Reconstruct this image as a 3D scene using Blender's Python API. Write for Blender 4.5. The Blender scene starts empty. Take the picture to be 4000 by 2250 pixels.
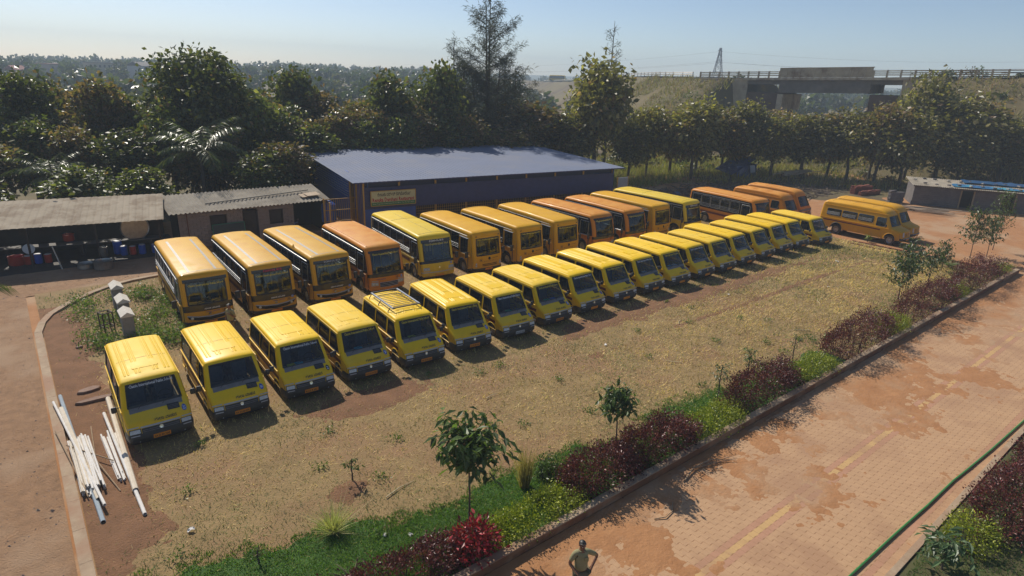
import bpy, bmesh, math, random
import numpy as np
from mathutils import Vector, Matrix
from mathutils.geometry import tessellate_polygon, delaunay_2d_cdt

# ------------------------------------------------------------------ camera, sky, sun, exposure
# site axes: X runs along the parking row and the paved road, Y runs away from the road, Z is up
SC = bpy.context.scene
COL = SC.collection
YAW, PITCH, ROLL, CAM_H = math.radians(39.3), math.radians(19.05), math.radians(1.947), 11.437
def w2s(x, y):
    c, s = math.cos(YAW), math.sin(YAW)
    return (c*x + s*y, -s*x + c*y)
cam = bpy.data.cameras.new('camera'); cam.sensor_width = 36; cam.lens = 36*2432.15/4000
cam.clip_start = .1; cam.clip_end = 6000
camo = bpy.data.objects.new('camera', cam); COL.objects.link(camo)
def _rot(v): x, y = w2s(v[0], v[1]); return Vector((x, y, v[2]))
_fw = _rot((0, math.cos(PITCH), -math.sin(PITCH))); _up = _rot((0, math.sin(PITCH), math.cos(PITCH))); _rt = _rot((1, 0, 0))
_r2 = math.cos(ROLL)*_rt + math.sin(ROLL)*_up; _u2 = -math.sin(ROLL)*_rt + math.cos(ROLL)*_up
camo.matrix_world = Matrix(((_r2.x, _u2.x, -_fw.x, 0), (_r2.y, _u2.y, -_fw.y, 0), (_r2.z, _u2.z, -_fw.z, CAM_H), (0, 0, 0, 1)))
SC.camera = camo
SUN_EL, SUN_AZ = math.radians(41), math.radians(1)      # azimuth clockwise from site +Y
world = bpy.data.worlds.new('World'); SC.world = world; world.use_nodes = True
nt = world.node_tree; nt.nodes.clear()
sky = nt.nodes.new('ShaderNodeTexSky'); sky.sky_type = 'NISHITA'; sky.sun_disc = False
sky.sun_elevation = SUN_EL; sky.sun_rotation = SUN_AZ; sky.air_density = .7; sky.dust_density = .5; sky.ozone_density = 2.
bg = nt.nodes.new('ShaderNodeBackground'); bg.inputs['Strength'].default_value = .085
wo = nt.nodes.new('ShaderNodeOutputWorld')
nt.links.new(sky.outputs[0], bg.inputs[0]); nt.links.new(bg.outputs[0], wo.inputs[0])
sl = bpy.data.lights.new('sun', 'SUN'); sl.energy = 4.0; sl.angle = math.radians(.53); sl.color = (1, .93, .82)
so = bpy.data.objects.new('sun', sl); COL.objects.link(so)
_sd = Vector((math.sin(SUN_AZ)*math.cos(SUN_EL), math.cos(SUN_AZ)*math.cos(SUN_EL), math.sin(SUN_EL)))
so.rotation_euler = _sd.to_track_quat('Z', 'Y').to_euler(); so.location = (0, 0, 60)
SC.view_settings.view_transform = 'Standard'; SC.view_settings.look = 'None'
SC.view_settings.exposure = 0.30; SC.view_settings.gamma = 1; SC.view_settings.use_curve_mapping = False
SC.cycles.max_bounces = 8; SC.cycles.diffuse_bounces = 4; SC.cycles.glossy_bounces = 3; SC.cycles.transparent_max_bounces = 24
SC.cycles.transmission_bounces = 4; SC.cycles.volume_bounces = 1; SC.cycles.caustics_reflective = False; SC.cycles.caustics_refractive = False
SC.cycles.use_denoising = True
SC.cycles.use_adaptive_sampling = True; SC.cycles.adaptive_threshold = .015

rng = np.random.default_rng(7); random.seed(7)
R = math.radians
# ------------------------------------------------------------------ materials
MATS = {}
def M(name, c1, c2=None, scale=3., rough=.6, metal=0., bump=0., bscale=30., spec=.5, coat=0., dust=None, dustamt=.5, det=5., c3=None, s3=.4, contrast=(.35, .65), mud=None):
    if name in MATS: return MATS[name]
    m = bpy.data.materials.new(name); m.use_nodes = True; n = m.node_tree; N = n.nodes; Lk = n.links
    p = N['Principled BSDF']
    p.inputs['Roughness'].default_value = rough; p.inputs['Metallic'].default_value = metal
    p.inputs['Specular IOR Level'].default_value = spec
    if coat: p.inputs['Coat Weight'].default_value = coat; p.inputs['Coat Roughness'].default_value = .12
    geo = N.new('ShaderNodeNewGeometry'); out = None
    def noise(sc, detail=det):
        t = N.new('ShaderNodeTexNoise'); t.inputs['Scale'].default_value = sc; t.inputs['Detail'].default_value = detail
        t.inputs['Roughness'].default_value = .62; Lk.new(geo.outputs['Position'], t.inputs['Vector']); return t
    def ramp(fac, lo, hi):
        r = N.new('ShaderNodeMapRange'); r.inputs[1].default_value = lo; r.inputs[2].default_value = hi; r.clamp = True
        Lk.new(fac, r.inputs[0]); return r.outputs[0]
    def mix(f, a, b):
        x = N.new('ShaderNodeMix'); x.data_type = 'RGBA'
        if isinstance(f, float): x.inputs[0].default_value = f
        else: Lk.new(f, x.inputs[0])
        for i, v in ((6, a), (7, b)):
            if isinstance(v, tuple): x.inputs[i].default_value = (*v, 1)
            else: Lk.new(v, x.inputs[i])
        return x.outputs[2]
    p.inputs['Base Color'].default_value = (*c1, 1)
    if c2 is not None: out = mix(ramp(noise(scale).outputs[0], *contrast), c1, c2)
    if c3 is not None: out = mix(ramp(noise(s3).outputs[0], .48, .62), out if out is not None else c1, c3)
    if dust is not None:
        sx = N.new('ShaderNodeSeparateXYZ'); Lk.new(geo.outputs['Normal'], sx.inputs[0])
        up = ramp(sx.outputs[2], .55, .98); dn = ramp(noise(1.7, 6.).outputs[0], .3, .75)
        ml = N.new('ShaderNodeMath'); ml.operation = 'MULTIPLY'; Lk.new(up, ml.inputs[0]); Lk.new(dn, ml.inputs[1])
        m2 = N.new('ShaderNodeMath'); m2.operation = 'MULTIPLY'; Lk.new(ml.outputs[0], m2.inputs[0]); m2.inputs[1].default_value = dustamt
        out = mix(m2.outputs[0], out if out is not None else c1, dust)
        ra = N.new('ShaderNodeMath'); ra.operation = 'MULTIPLY_ADD'; Lk.new(m2.outputs[0], ra.inputs[0]); ra.inputs[1].default_value = .35; ra.inputs[2].default_value = rough
        Lk.new(ra.outputs[0], p.inputs['Roughness'])
    if mud is not None:
        sp_ = N.new('ShaderNodeSeparateXYZ'); Lk.new(geo.outputs['Position'], sp_.inputs[0]); lo = N.new('ShaderNodeMapRange'); lo.inputs[1].default_value = 1.15; lo.inputs[2].default_value = .3; lo.inputs[3].default_value = 0; lo.inputs[4].default_value = .75; Lk.new(sp_.outputs[2], lo.inputs[0])
        mm = N.new('ShaderNodeMath'); mm.operation = 'MULTIPLY'; Lk.new(lo.outputs[0], mm.inputs[0]); Lk.new(ramp(noise(2.6, 6.).outputs[0], .32, .7), mm.inputs[1]); out = mix(mm.outputs[0], out if out is not None else c1, mud)
    if out is not None: Lk.new(out, p.inputs['Base Color'])
    if bump:
        b = N.new('ShaderNodeBump'); b.inputs['Strength'].default_value = bump; b.inputs['Distance'].default_value = .05
        Lk.new(noise(bscale).outputs[0], b.inputs['Height']); Lk.new(b.outputs[0], p.inputs['Normal'])
    MATS[name] = m; return m
def M_leaf(name, rough=.45, trans=.28, spec=.5, var=1.):
    """foliage coloured by the leaf's own colour attribute, with light passing through the blade"""
    if name in MATS: return MATS[name]
    m = bpy.data.materials.new(name); m.use_nodes = True; n = m.node_tree; N = n.nodes; Lk = n.links
    p = N['Principled BSDF']; p.inputs['Roughness'].default_value = rough; p.inputs['Specular IOR Level'].default_value = spec
    a = N.new('ShaderNodeAttribute'); a.attribute_name = 'Col'
    oi = N.new('ShaderNodeObjectInfo'); hs = N.new('ShaderNodeHueSaturation')
    mr = N.new('ShaderNodeMapRange'); mr.inputs[3].default_value = 1-.22*var; mr.inputs[4].default_value = 1+.25*var; Lk.new(oi.outputs['Random'], mr.inputs[0])
    Lk.new(mr.outputs[0], hs.inputs['Value']); Lk.new(a.outputs['Color'], hs.inputs['Color'])
    Lk.new(hs.outputs[0], p.inputs['Base Color'])
    if trans:
        t = N.new('ShaderNodeBsdfTranslucent'); mx = N.new('ShaderNodeMixShader'); mx.inputs[0].default_value = trans
        br = N.new('ShaderNodeMix'); br.data_type = 'RGBA'; br.blend_type = 'MULTIPLY'; br.inputs[0].default_value = 1; br.inputs[7].default_value = (1.5, 1.7, .7, 1)
        Lk.new(hs.outputs[0], br.inputs[6]); Lk.new(br.outputs[2], t.inputs['Color'])
        Lk.new(p.outputs[0], mx.inputs[1]); Lk.new(t.outputs[0], mx.inputs[2]); Lk.new(mx.outputs[0], N['Material Output'].inputs['Surface'])
    MATS[name] = m; return m
def M_glass(name, tint, op=.55, rough=.04):
    """thin tinted pane: tinted see-through plus a mirror that grows at grazing angles"""
    if name in MATS: return MATS[name]
    m = bpy.data.materials.new(name); m.use_nodes = True; n = m.node_tree; N = n.nodes; Lk = n.links
    N.remove(N['Principled BSDF'])
    tr = N.new('ShaderNodeBsdfTransparent'); tr.inputs[0].default_value = (*tint, 1)
    df = N.new('ShaderNodeBsdfDiffuse'); df.inputs[0].default_value = (.03, .035, .04, 1)
    gl = N.new('ShaderNodeBsdfGlossy'); gl.inputs['Roughness'].default_value = rough; gl.inputs[0].default_value = (.85, .9, .95, 1)
    a = N.new('ShaderNodeMixShader'); a.inputs[0].default_value = op; Lk.new(tr.outputs[0], a.inputs[1]); Lk.new(df.outputs[0], a.inputs[2])
    lw = N.new('ShaderNodeLayerWeight'); lw.inputs[0].default_value = .5; pw = N.new('ShaderNodeMath'); pw.operation = 'POWER'; pw.inputs[1].default_value = 5; Lk.new(lw.outputs['Facing'], pw.inputs[0])
    fr = N.new('ShaderNodeMath'); fr.operation = 'MULTIPLY_ADD'; fr.inputs[1].default_value = .9; fr.inputs[2].default_value = .045; Lk.new(pw.outputs[0], fr.inputs[0])
    b = N.new('ShaderNodeMixShader'); Lk.new(fr.outputs[0], b.inputs[0]); Lk.new(a.outputs[0], b.inputs[1]); Lk.new(gl.outputs[0], b.inputs[2])
    Lk.new(b.outputs[0], N['Material Output'].inputs['Surface']); MATS[name] = m; return m

# ------------------------------------------------------------------ object helpers
def tag(o, label=None, cat=None, group=None, kind=None):
    for k, v in (('label', label), ('category', cat), ('group', group), ('kind', kind)):
        if v: o[k] = v
    return o
def empty(name, loc=(0, 0, 0), rz=0., label=None, cat=None, group=None):
    o = bpy.data.objects.new(name, None); COL.objects.link(o); o.location = loc; o.rotation_euler = (0, 0, rz); o.empty_display_size = .2
    return tag(o, label, cat, group)
def link(name, me, mat, parent=None, loc=None, rz=None):
    o = bpy.data.objects.new(name, me); COL.objects.link(o)
    if mat is not None and not me.materials: me.materials.append(mat)
    elif mat is not None and me.materials[0] != mat:
        o.material_slots[0].link = 'OBJECT'; o.material_slots[0].material = mat
    if parent: o.parent = parent
    if loc is not None: o.location = loc
    if rz is not None: o.rotation_euler = (0, 0, rz)
    return o
def copy_tree(o, parent=None, depth=0):
    c = o.copy(); COL.objects.link(c); c.parent = parent
    for ch in list(o.children): copy_tree(ch, c, depth+1)
    return c
def np_mesh(name, V, Fq, col=None, smooth=False):
    """mesh from arrays: V (n,3), Fq (m,k) with k = 3 or 4"""
    V = np.asarray(V, np.float32); Fq = np.asarray(Fq, np.int32); k = Fq.shape[1]
    me = bpy.data.meshes.new(name); me.vertices.add(len(V)); me.vertices.foreach_set('co', V.ravel())
    me.loops.add(Fq.size); me.loops.foreach_set('vertex_index', Fq.ravel())
    me.polygons.add(len(Fq)); me.polygons.foreach_set('loop_start', np.arange(0, Fq.size, k, dtype=np.int32))
    me.polygons.foreach_set('use_smooth', np.full(len(Fq), bool(smooth)))
    if col is not None:
        a = me.color_attributes.new('Col', 'FLOAT_COLOR', 'POINT'); c = np.ones((len(V), 4), np.float32); c[:, :3] = col; a.data.foreach_set('color', c.ravel())
    me.update(calc_edges=True); return me
class MB:
    def __init__(s): s.v = []; s.f = []
    def add(s, vs, fs):
        n = len(s.v); s.v += [tuple(map(float, v)) for v in vs]; s.f += [tuple(i+n for i in f) for f in fs]; return s
    def bb(s, x0, x1, y0, y1, z0, z1):
        return s.add([(x0,y0,z0),(x1,y0,z0),(x1,y1,z0),(x0,y1,z0),(x0,y0,z1),(x1,y0,z1),(x1,y1,z1),(x0,y1,z1)],
                     [(3,2,1,0),(4,5,6,7),(0,1,5,4),(1,2,6,5),(2,3,7,6),(3,0,4,7)])
    def box(s, c, d, rz=0., rx=0., ry=0.):
        m = Matrix.Rotation(rz, 3, 'Z') @ Matrix.Rotation(ry, 3, 'Y') @ Matrix.Rotation(rx, 3, 'X'); h = [q/2 for q in d]
        vs = [m @ Vector((a*h[0], b*h[1], e*h[2])) + Vector(c) for a, b, e in ((-1,-1,-1),(1,-1,-1),(1,1,-1),(-1,1,-1),(-1,-1,1),(1,-1,1),(1,1,1),(-1,1,1))]
        return s.add(vs, [(3,2,1,0),(4,5,6,7),(0,1,5,4),(1,2,6,5),(2,3,7,6),(3,0,4,7)])
    def beam(s, a, b, w, h):
        a, b = Vector(a), Vector(b); d = (b-a).normalized(); x = d.cross(Vector((0, 0, 1)))
        if x.length < 1e-4: x = Vector((1, 0, 0))
        x.normalize(); z = x.cross(d); vs = []
        for p in (a, b):
            for i, j in ((-1,-1),(1,-1),(1,1),(-1,1)): vs.append(p + x*i*w/2 + z*j*h/2)
        return s.add(vs, [(3,2,1,0),(4,5,6,7),(0,1,5,4),(1,2,6,5),(2,3,7,6),(3,0,4,7)])
    def tube(s, pts, r, n=6, caps=True):
        pts = [Vector(p) for p in pts]; rs = r if isinstance(r, (list, tuple)) else [r]*len(pts); vs = []; fs = []
        ref = Vector((0, 0, 1)); d0 = (pts[-1]-pts[0])
        if abs(d0.normalized().z) > .9 if d0.length > 1e-6 else False: ref = Vector((1, 0, 0))
        for i, p in enumerate(pts):
            d = (pts[min(i+1, len(pts)-1)] - pts[max(i-1, 0)]).normalized(); x = d.cross(ref)
            if x.length < 1e-4: x = d.cross(Vector((0, 1, 0)))
            x.normalize(); y = d.cross(x)
            for k in range(n):
                a = 2*math.pi*k/n; vs.append(p + (x*math.cos(a) + y*math.sin(a))*rs[i])
        for i in range(len(pts)-1):
            for k in range(n): fs.append((i*n+k, i*n+(k+1) % n, (i+1)*n+(k+1) % n, (i+1)*n+k))
        if caps: fs += [tuple(range(n-1, -1, -1)), tuple((len(pts)-1)*n+k for k in range(n))]
        return s.add(vs, fs)
    def lathe(s, prof, n=16, c=(0, 0, 0), axis='z'):
        vs = []; fs = []; m = len(prof)
        for k in range(n):
            a = 2*math.pi*k/n
            for r, h in prof:
                q = (r*math.cos(a), r*math.sin(a), h) if axis == 'z' else (h, r*math.cos(a), r*math.sin(a)) if axis == 'x' else (r*math.cos(a), h, r*math.sin(a))
                vs.append((q[0]+c[0], q[1]+c[1], q[2]+c[2]))
        for k in range(n):
            for j in range(m-1):
                fs.append((k*m+j, ((k+1) % n)*m+j, ((k+1) % n)*m+j+1, k*m+j+1))
        return s.add(vs, fs)
    def prism(s, poly, f0, f1):
        """poly: 2-D points; f0, f1 map a 2-D point to the two 3-D faces"""
        n = len(poly); tri = tessellate_polygon([[Vector((a, b, 0)) for a, b in poly]])
        vs = [f0(a, b) for a, b in poly] + [f1(a, b) for a, b in poly]
        return s.add(vs, [t for t in tri] + [tuple(i+n for i in t) for t in tri] + [(i, (i+1) % n, n+(i+1) % n, n+i) for i in range(n)])
    def grid(s, P):
        """P: rows of 3-D points"""
        r, c = len(P), len(P[0]); return s.add([q for row in P for q in row], [(i*c+j, i*c+j+1, (i+1)*c+j+1, (i+1)*c+j) for i in range(r-1) for j in range(c-1)])
    def mesh(s, name='m', smooth=False, bevel=0., fix=True):
        me = bpy.data.meshes.new(name); me.from_pydata(s.v, [], s.f); me.update()
        if fix or bevel:
            b = bmesh.new(); b.from_mesh(me)
            if bevel:
                bmesh.ops.bevel(b, geom=[e for e in b.edges if len(e.link_faces) == 2 and e.calc_face_angle(0) > .7], offset=bevel, segments=1, affect='EDGES', clamp_overlap=True)
            if fix: bmesh.ops.recalc_face_normals(b, faces=b.faces)
            b.to_mesh(me); b.free()
        if smooth:
            me.polygons.foreach_set('use_smooth', [True]*len(me.polygons))
            try: me.set_sharp_from_angle(angle=R(38))
            except Exception: pass
        return me
    def build(s, name, mat, parent=None, smooth=False, bevel=0., loc=None, rz=None, fix=True):
        return link(name, s.mesh(name, smooth, bevel, fix), mat, parent, loc, rz)
def sheet(name, x0, x1, y0, y1, z, mat, nx=1, ny=1, zf=None, parent=None):
    xs = np.linspace(x0, x1, nx+1); ys = np.linspace(y0, y1, ny+1); X, Y = np.meshgrid(xs, ys); Z = np.full_like(X, z) if zf is None else z + zf(X, Y)
    V = np.stack([X.ravel(), Y.ravel(), Z.ravel()], 1); i = np.arange((nx+1)*(ny+1)).reshape(ny+1, nx+1)
    Fq = np.stack([i[:-1,:-1].ravel(), i[:-1,1:].ravel(), i[1:,1:].ravel(), i[1:,:-1].ravel()], 1)
    return link(name, np_mesh(name, V, Fq, smooth=zf is not None), mat, parent)
TXT = {}
def text_geo(body, weight=0.):
    """flat lettering as 2-D points and faces, 1 unit tall capitals, centred"""
    key = (body, weight)
    if key in TXT: return TXT[key]
    cu = bpy.data.curves.new('t', 'FONT'); cu.body = body; cu.size = 1.4; cu.resolution_u = 1; cu.align_x = 'CENTER'; cu.align_y = 'CENTER'; cu.offset = weight
    o = bpy.data.objects.new('t', cu); COL.objects.link(o); dg = bpy.context.evaluated_depsgraph_get(); dg.update()
    me = o.evaluated_get(dg).to_mesh(); vs = [(v.co.x, v.co.y) for v in me.vertices]; fs = [tuple(p.vertices) for p in me.polygons]
    o.evaluated_get(dg).to_mesh_clear(); bpy.data.objects.remove(o); bpy.data.curves.remove(cu)
    if not vs: vs, fs = [(0, 0), (.1, 0), (.1, .1)], [(0, 1, 2)]
    x0, x1 = min(v[0] for v in vs), max(v[0] for v in vs); y0, y1 = min(v[1] for v in vs), max(v[1] for v in vs)
    TXT[key] = ([(a-(x0+x1)/2, b-(y0+y1)/2) for a, b in vs], fs, x1-x0, y1-y0); return TXT[key]
def lettering(name, body, w, fmap, mat, parent, weight=.015, h=None):
    """words fitted to width w (and height h), laid by fmap(u, v)"""
    vs, fs, tw, th = text_geo(body, weight); sx = w/tw; sy = h/th if h else sx
    b = MB().add([fmap(a*sx, c*sy) for a, c in vs], fs); return b.build(name, mat, parent, fix=False)
def vnoise(X, Y, sc, seed=0):
    """smooth value noise on arrays"""
    r = np.random.default_rng(seed); T = r.random((64, 64)); x = X/sc; y = Y/sc; xi = np.floor(x).astype(int); yi = np.floor(y).astype(int); fx = x-xi; fy = y-yi
    fx = fx*fx*(3-2*fx); fy = fy*fy*(3-2*fy); g = lambda a, b: T[a % 64, b % 64]
    return (g(xi, yi)*(1-fx)+g(xi+1, yi)*fx)*(1-fy)+(g(xi, yi+1)*(1-fx)+g(xi+1, yi+1)*fx)*fy
ORD = ['first', 'second', 'third', 'fourth', 'fifth', 'sixth', 'seventh', 'eighth', 'ninth', 'tenth', 'eleventh', 'twelfth', 'thirteenth', 'fourteenth', 'fifteenth', 'sixteenth', 'seventeenth', 'eighteenth', 'nineteenth', 'twentieth', 'twenty-first', 'twenty-second', 'twenty-third', 'twenty-fourth']
# ------------------------------------------------------------------ the setting: terrain, yard, field, kerbs, paving
HWY = [(193.5, 14.4, 14.2), (113.5, 70.4, 13.9), (74.5, 99.4, 13.4), (61.5, 109.9, 12.6), (48.5, 120.4, 12.05), (42.3, 125.4, 11.9), (37.5, 143, 11.8), (37, 162, 11.75), (35.5, 210, 11.2), (36, 300, 9.2), (25, 400, 7.2), (5, 520, 5.5), (-30, 700, 4.)]   # highway centre line, plan frame of the camera
def hwy_pts(step=3.):
    P = np.array(HWY); d = np.r_[0, np.cumsum(np.hypot(*np.diff(P[:, :2], axis=0).T))]; t = np.arange(0, d[-1], step)
    return np.stack([np.interp(t, d, P[:, k]) for k in range(3)], 1), t
HP, HT = hwy_pts(2.)
for _ in range(6): HP[1:-1] = (HP[:-2]+2*HP[1:-1]+HP[2:])/4
BR0, BR1 = (44.8, 123.4), (64., 107.9)           # bridge opening ends on the centre line
_k0 = int(np.argmin(np.hypot(HP[:, 0]-BR1[0], HP[:, 1]-BR1[1]))); _k1 = int(np.argmin(np.hypot(HP[:, 0]-BR0[0], HP[:, 1]-BR0[1])))
def terrain_z(X, Y):
    """X, Y: plan frame of the camera"""
    d2 = np.full(X.shape, 1e9); zr = np.zeros(X.shape); idx = np.zeros(X.shape, int)
    for k in range(len(HP)):
        q = (X-HP[k, 0])**2 + (Y-HP[k, 1])**2; m = q < d2; d2[m] = q[m]; zr[m] = HP[k, 2]; idx[m] = k
    d = np.sqrt(d2); z = np.clip(zr - np.maximum(0, d-6.5)/1.75, 0, None)
    z = np.where(d < 6.5, zr-.15, z)
    gap = (idx >= _k0) & (idx <= _k1); z = np.where(gap & (d < 30), np.minimum(z, 1.5), z)
    z = z + np.clip((Y-180)/150, 0, 1)*np.clip((20-X)/80, 0, 1)*(3.2+2.4*vnoise(X, Y, 60, 3)) + (vnoise(X, Y, 9, 4)-.5)*np.clip((Y-60)/40, 0, 1)*.8*(d > 8)
    return z
def build_terrain():
    xs = np.r_[np.arange(-520, -60, 14.), np.arange(-60, 150, 3.), np.arange(150, 520, 14.)]; ys = np.r_[np.arange(-120, 40, 16.), np.arange(40, 190, 3.), np.arange(190, 900, 14.)]
    X, Y = np.meshgrid(xs, ys); Z = terrain_z(X, Y) - .03; c, s = math.cos(YAW), math.sin(YAW)
    V = np.stack([c*X.ravel()+s*Y.ravel(), -s*X.ravel()+c*Y.ravel(), Z.ravel()], 1); i = np.arange(X.size).reshape(X.shape)
    Fq = np.stack([i[:-1,:-1].ravel(), i[:-1,1:].ravel(), i[1:,1:].ravel(), i[1:,:-1].ravel()], 1)
    m = M('wild_grass_ground', (.15, .11, .045), (.11, .09, .032), .35, rough=.95, bump=.6, bscale=4, c3=(.09, .058, .03), s3=.05)
    tag(link('ground', np_mesh('ground', V, Fq, smooth=True), m), kind='structure')
    tag(sheet('land', -4000, 4000, -4000, 4000, -.6, M('far_land', (.10, .10, .05), (.07, .08, .035), .01, rough=1)), kind='structure')
build_terrain()
dirt = M('red_dirt', (.42, .205, .085), (.34, .155, .06), 1.3, rough=.95, bump=.5, bscale=14, c3=(.42, .26, .145), s3=.25, contrast=(.3, .7))
gravel = M('gravel_track', (.36, .205, .105), (.24, .135, .068), 3.2, rough=.95, bump=1., bscale=22, c3=(.36, .23, .135), s3=.22, contrast=(.3, .7))
straw = M('dry_field_soil', (.30, .20, .085), (.22, .145, .058), 1.1, rough=.95, bump=.6, bscale=18, c3=(.26, .15, .07), s3=.32, contrast=(.32, .68))
def rough_z(sc, amp, seed): return lambda X, Y: (vnoise(X, Y, sc, seed)-.5)*amp + (vnoise(X, Y, sc*.3, seed+1)-.5)*amp*.5
tag(sheet('dirt_yard', -60, 100, -30, 52, -.012, dirt, 220, 110, rough_z(3.2, .02, 11)), kind='structure')
tag(sheet('gravel_track', -45, -.42, -8, 42.5, .03, gravel, 260, 240, lambda X, Y: rough_z(1.1, .03, 13)(X, Y)+rough_z(.35, .02, 14)(X, Y)-.025*np.exp(-((X+2.3+.25*np.sin(Y*.2))/.28)**2)-.025*np.exp(-((X+3.9+.25*np.sin(Y*.2))/.28)**2)), kind='structure')
tag(sheet('sunlit_yard', -.42, 17.5, 38.0, 42.4, .03, gravel, 60, 20, rough_z(1.1, .02, 15)), kind='structure')
FIELD_Z = .10
def field_z(X, Y):
    e = np.clip((Y-9.8)/1.5, 0, 1)*np.clip((X+.1)/1., 0, 1)*np.clip((49.5-X)/2, 0, 1)
    return (vnoise(X, Y, 2.6, 21)-.5)*.05*e + (vnoise(X, Y, .7, 22)-.5)*.03*e
tag(sheet('field', -.06, 49.6, 9.7, 38., FIELD_Z, straw, 300, 170, field_z), kind='structure')
soil = M('bare_red_soil', (.23, .115, .055), (.17, .085, .04), 1.8, rough=1., bump=.7, bscale=16)
def bare(X, Y):
    """worn bare soil: by the left kerb, in front of the vans and at a few scrapes"""
    return np.exp(-(((X-8.8)/2.2)**2+((Y-18.5)/.9)**2))*1.1 + np.exp(-(((X-26)/5)**2+((Y-19.)/.9)**2)) + .8*np.exp(-(((X-20)/1.5)**2+((Y-19)/.8)**2)) + np.exp(-((X-.5)/1.05)**2)*np.clip((Y-14)/1.5, 0, 1)*np.clip((36-Y)/2, 0, 1)*1.05 + .8*np.exp(-(((X-36)/6)**2+((Y-18.8)/.7)**2)) + .8*np.exp(-(((X-6.)/.6)**2+((Y-14.2)/.4)**2)) + .9*np.exp(-((X-33)/16.)**2-((Y-16.5)/.25)**2)*.8
def soil_z(X, Y): return field_z(X, Y) + np.clip((bare(X, Y)+.55*(vnoise(X, Y, .8, 51)-.5)+.35*(vnoise(X, Y, .22, 52)-.5)-.5)*.06, -.03, .02)
tag(sheet('bare_soil', -.05, 48, 10.5, 37., FIELD_Z+.004, soil, 420, 240, soil_z), kind='structure')
def lawn_mask(X, Y): return np.clip((12.1+1.5*np.clip((8-X)/5, 0, 1)-.035*X-Y)/1.0, -1, 1) + .9*(vnoise(X, Y, .9, 55)-.5)+.6*(vnoise(X, Y, .25, 56)-.5)
tag(sheet('lawn', -.05, 27, 9.72, 14.5, FIELD_Z+.002, M('lawn_turf', (.05, .12, .015), (.035, .085, .012), 6, rough=.95, bump=.5, bscale=40), 300, 70, lambda X, Y: field_z(X, Y)+np.clip(lawn_mask(X, Y)*.03, -.03, .02)), kind='structure')
conc = M('weathered_kerb_concrete', (.42, .31, .205), (.33, .23, .145), 2.5, rough=.9, bump=.3, bscale=30, c3=(.34, .20, .12), s3=.6)
kface = M('shaded_red_kerb', (.23, .10, .045), (.17, .075, .035), 3., rough=.9, bump=.3, bscale=25, c3=(.30, .18, .10), s3=.8)  # red-brown road face, its shade put into the darker colour
def kerb_run(name, pts, w, h, mat, mat2=None, seg=1.2, label=None):
    """kerb of cast lengths butted end to end"""
    root = empty(name); tag(root, kind='structure'); P = [Vector((*p, 0)) for p in pts]
    for a, b in zip(P[:-1], P[1:]):
        L = (b-a).length; n = max(1, round(L/seg)); d = (b-a)/n; nr = Vector((-d.y, d.x, 0)).normalized()*w/2
        for k in range(n):
            p = a+d*k; q = a+d*(k+1)-d.normalized()*.002; dz = random.uniform(-.002, .002); m = MB()
            m.add([p-nr, q-nr, q+nr, p+nr] + [v+Vector((0, 0, h+dz)) for v in (p-nr, q-nr, q+nr, p+nr)], [(3,2,1,0),(4,5,6,7),(0,1,5,4),(1,2,6,5),(2,3,7,6),(3,0,4,7)])
            m.build('kerb_stone', mat, root, bevel=.004)
            if mat2:
                f = MB(); o = -nr*1.03; f.add([p+o, q+o, q+o+Vector((0, 0, h-.03)), p+o+Vector((0, 0, h-.03))], [(0, 1, 2, 3)]); f.build('kerb_face', mat2, root)
    return root
kerb_run('road_kerb', [(-.2, 9.58), (51.0, 9.58)], .24, .27, conc, kface, 1.5)
kerb_run('track_kerb', [(-.22, 9.7), (-.22, 31.9), (.0, 33.2), (.35, 34.2), (.95, 35.1), (1.6, 35.9), (2.3, 36.6), (3.2, 37.3), (4.2, 37.7), (5.6, 37.9), (18., 38.3)], .28, .2, conc, None, 1.4)
tag(sheet('right_bed', 5., 50, -8, 3.35, .05, M('lawn_soil', (.10, .085, .035), (.07, .08, .02), 1.5, rough=.95), 90, 20, rough_z(1.5, .04, 31)), kind='structure')
kerb_run('bed_kerb', [(4., 3.45), (50, 3.45)], .16, .1, conc, None, 1.5)
# interlocking pavers: zigzag blocks laid across the road
PX, PY = .265, .18; RX0, RX1, RY0, RY1 = 3.2, 47.5, 3.55, 9.44
def paver_geo():
    h = .0075; a, b = PX/2-.003, PY/2-.003; z = .018
    w = .011; o = [(-a, -b), (-a*.35, -b+w), (a*.35, -b-w), (a, -b), (a, b), (a*.35, b-w), (-a*.35, b+w), (-a, b)]
    n = len(o); V = [(x*.982, y*.982, h) for x, y in o] + [(x, y, h-.0012) for x, y in o] + [(x, y, -.02) for x, y in o]
    Fs = [(*range(n),)] + [(i+n*(k+1), (i+1) % n+n*(k+1), (i+1) % n+n*k, i+n*k) for k in range(2) for i in range(n)]
    return V, Fs
pav_mats = {'tan': M('tan_paver', (.50, .305, .165), (.45, .27, .145), 2.2, rough=.9, bump=.25, bscale=60, c3=(.40, .23, .125), s3=.5),
            'red': M('red_paver', (.47, .25, .15), (.42, .22, .13), 2.2, rough=.9, bump=.25, bscale=60, c3=(.38, .21, .12), s3=.5),
            'yellow': M('yellow_paver', (.56, .35, .145), (.51, .32, .135), 2.2, rough=.9, bump=.25, bscale=60, c3=(.40, .23, .125), s3=.5)}
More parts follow.
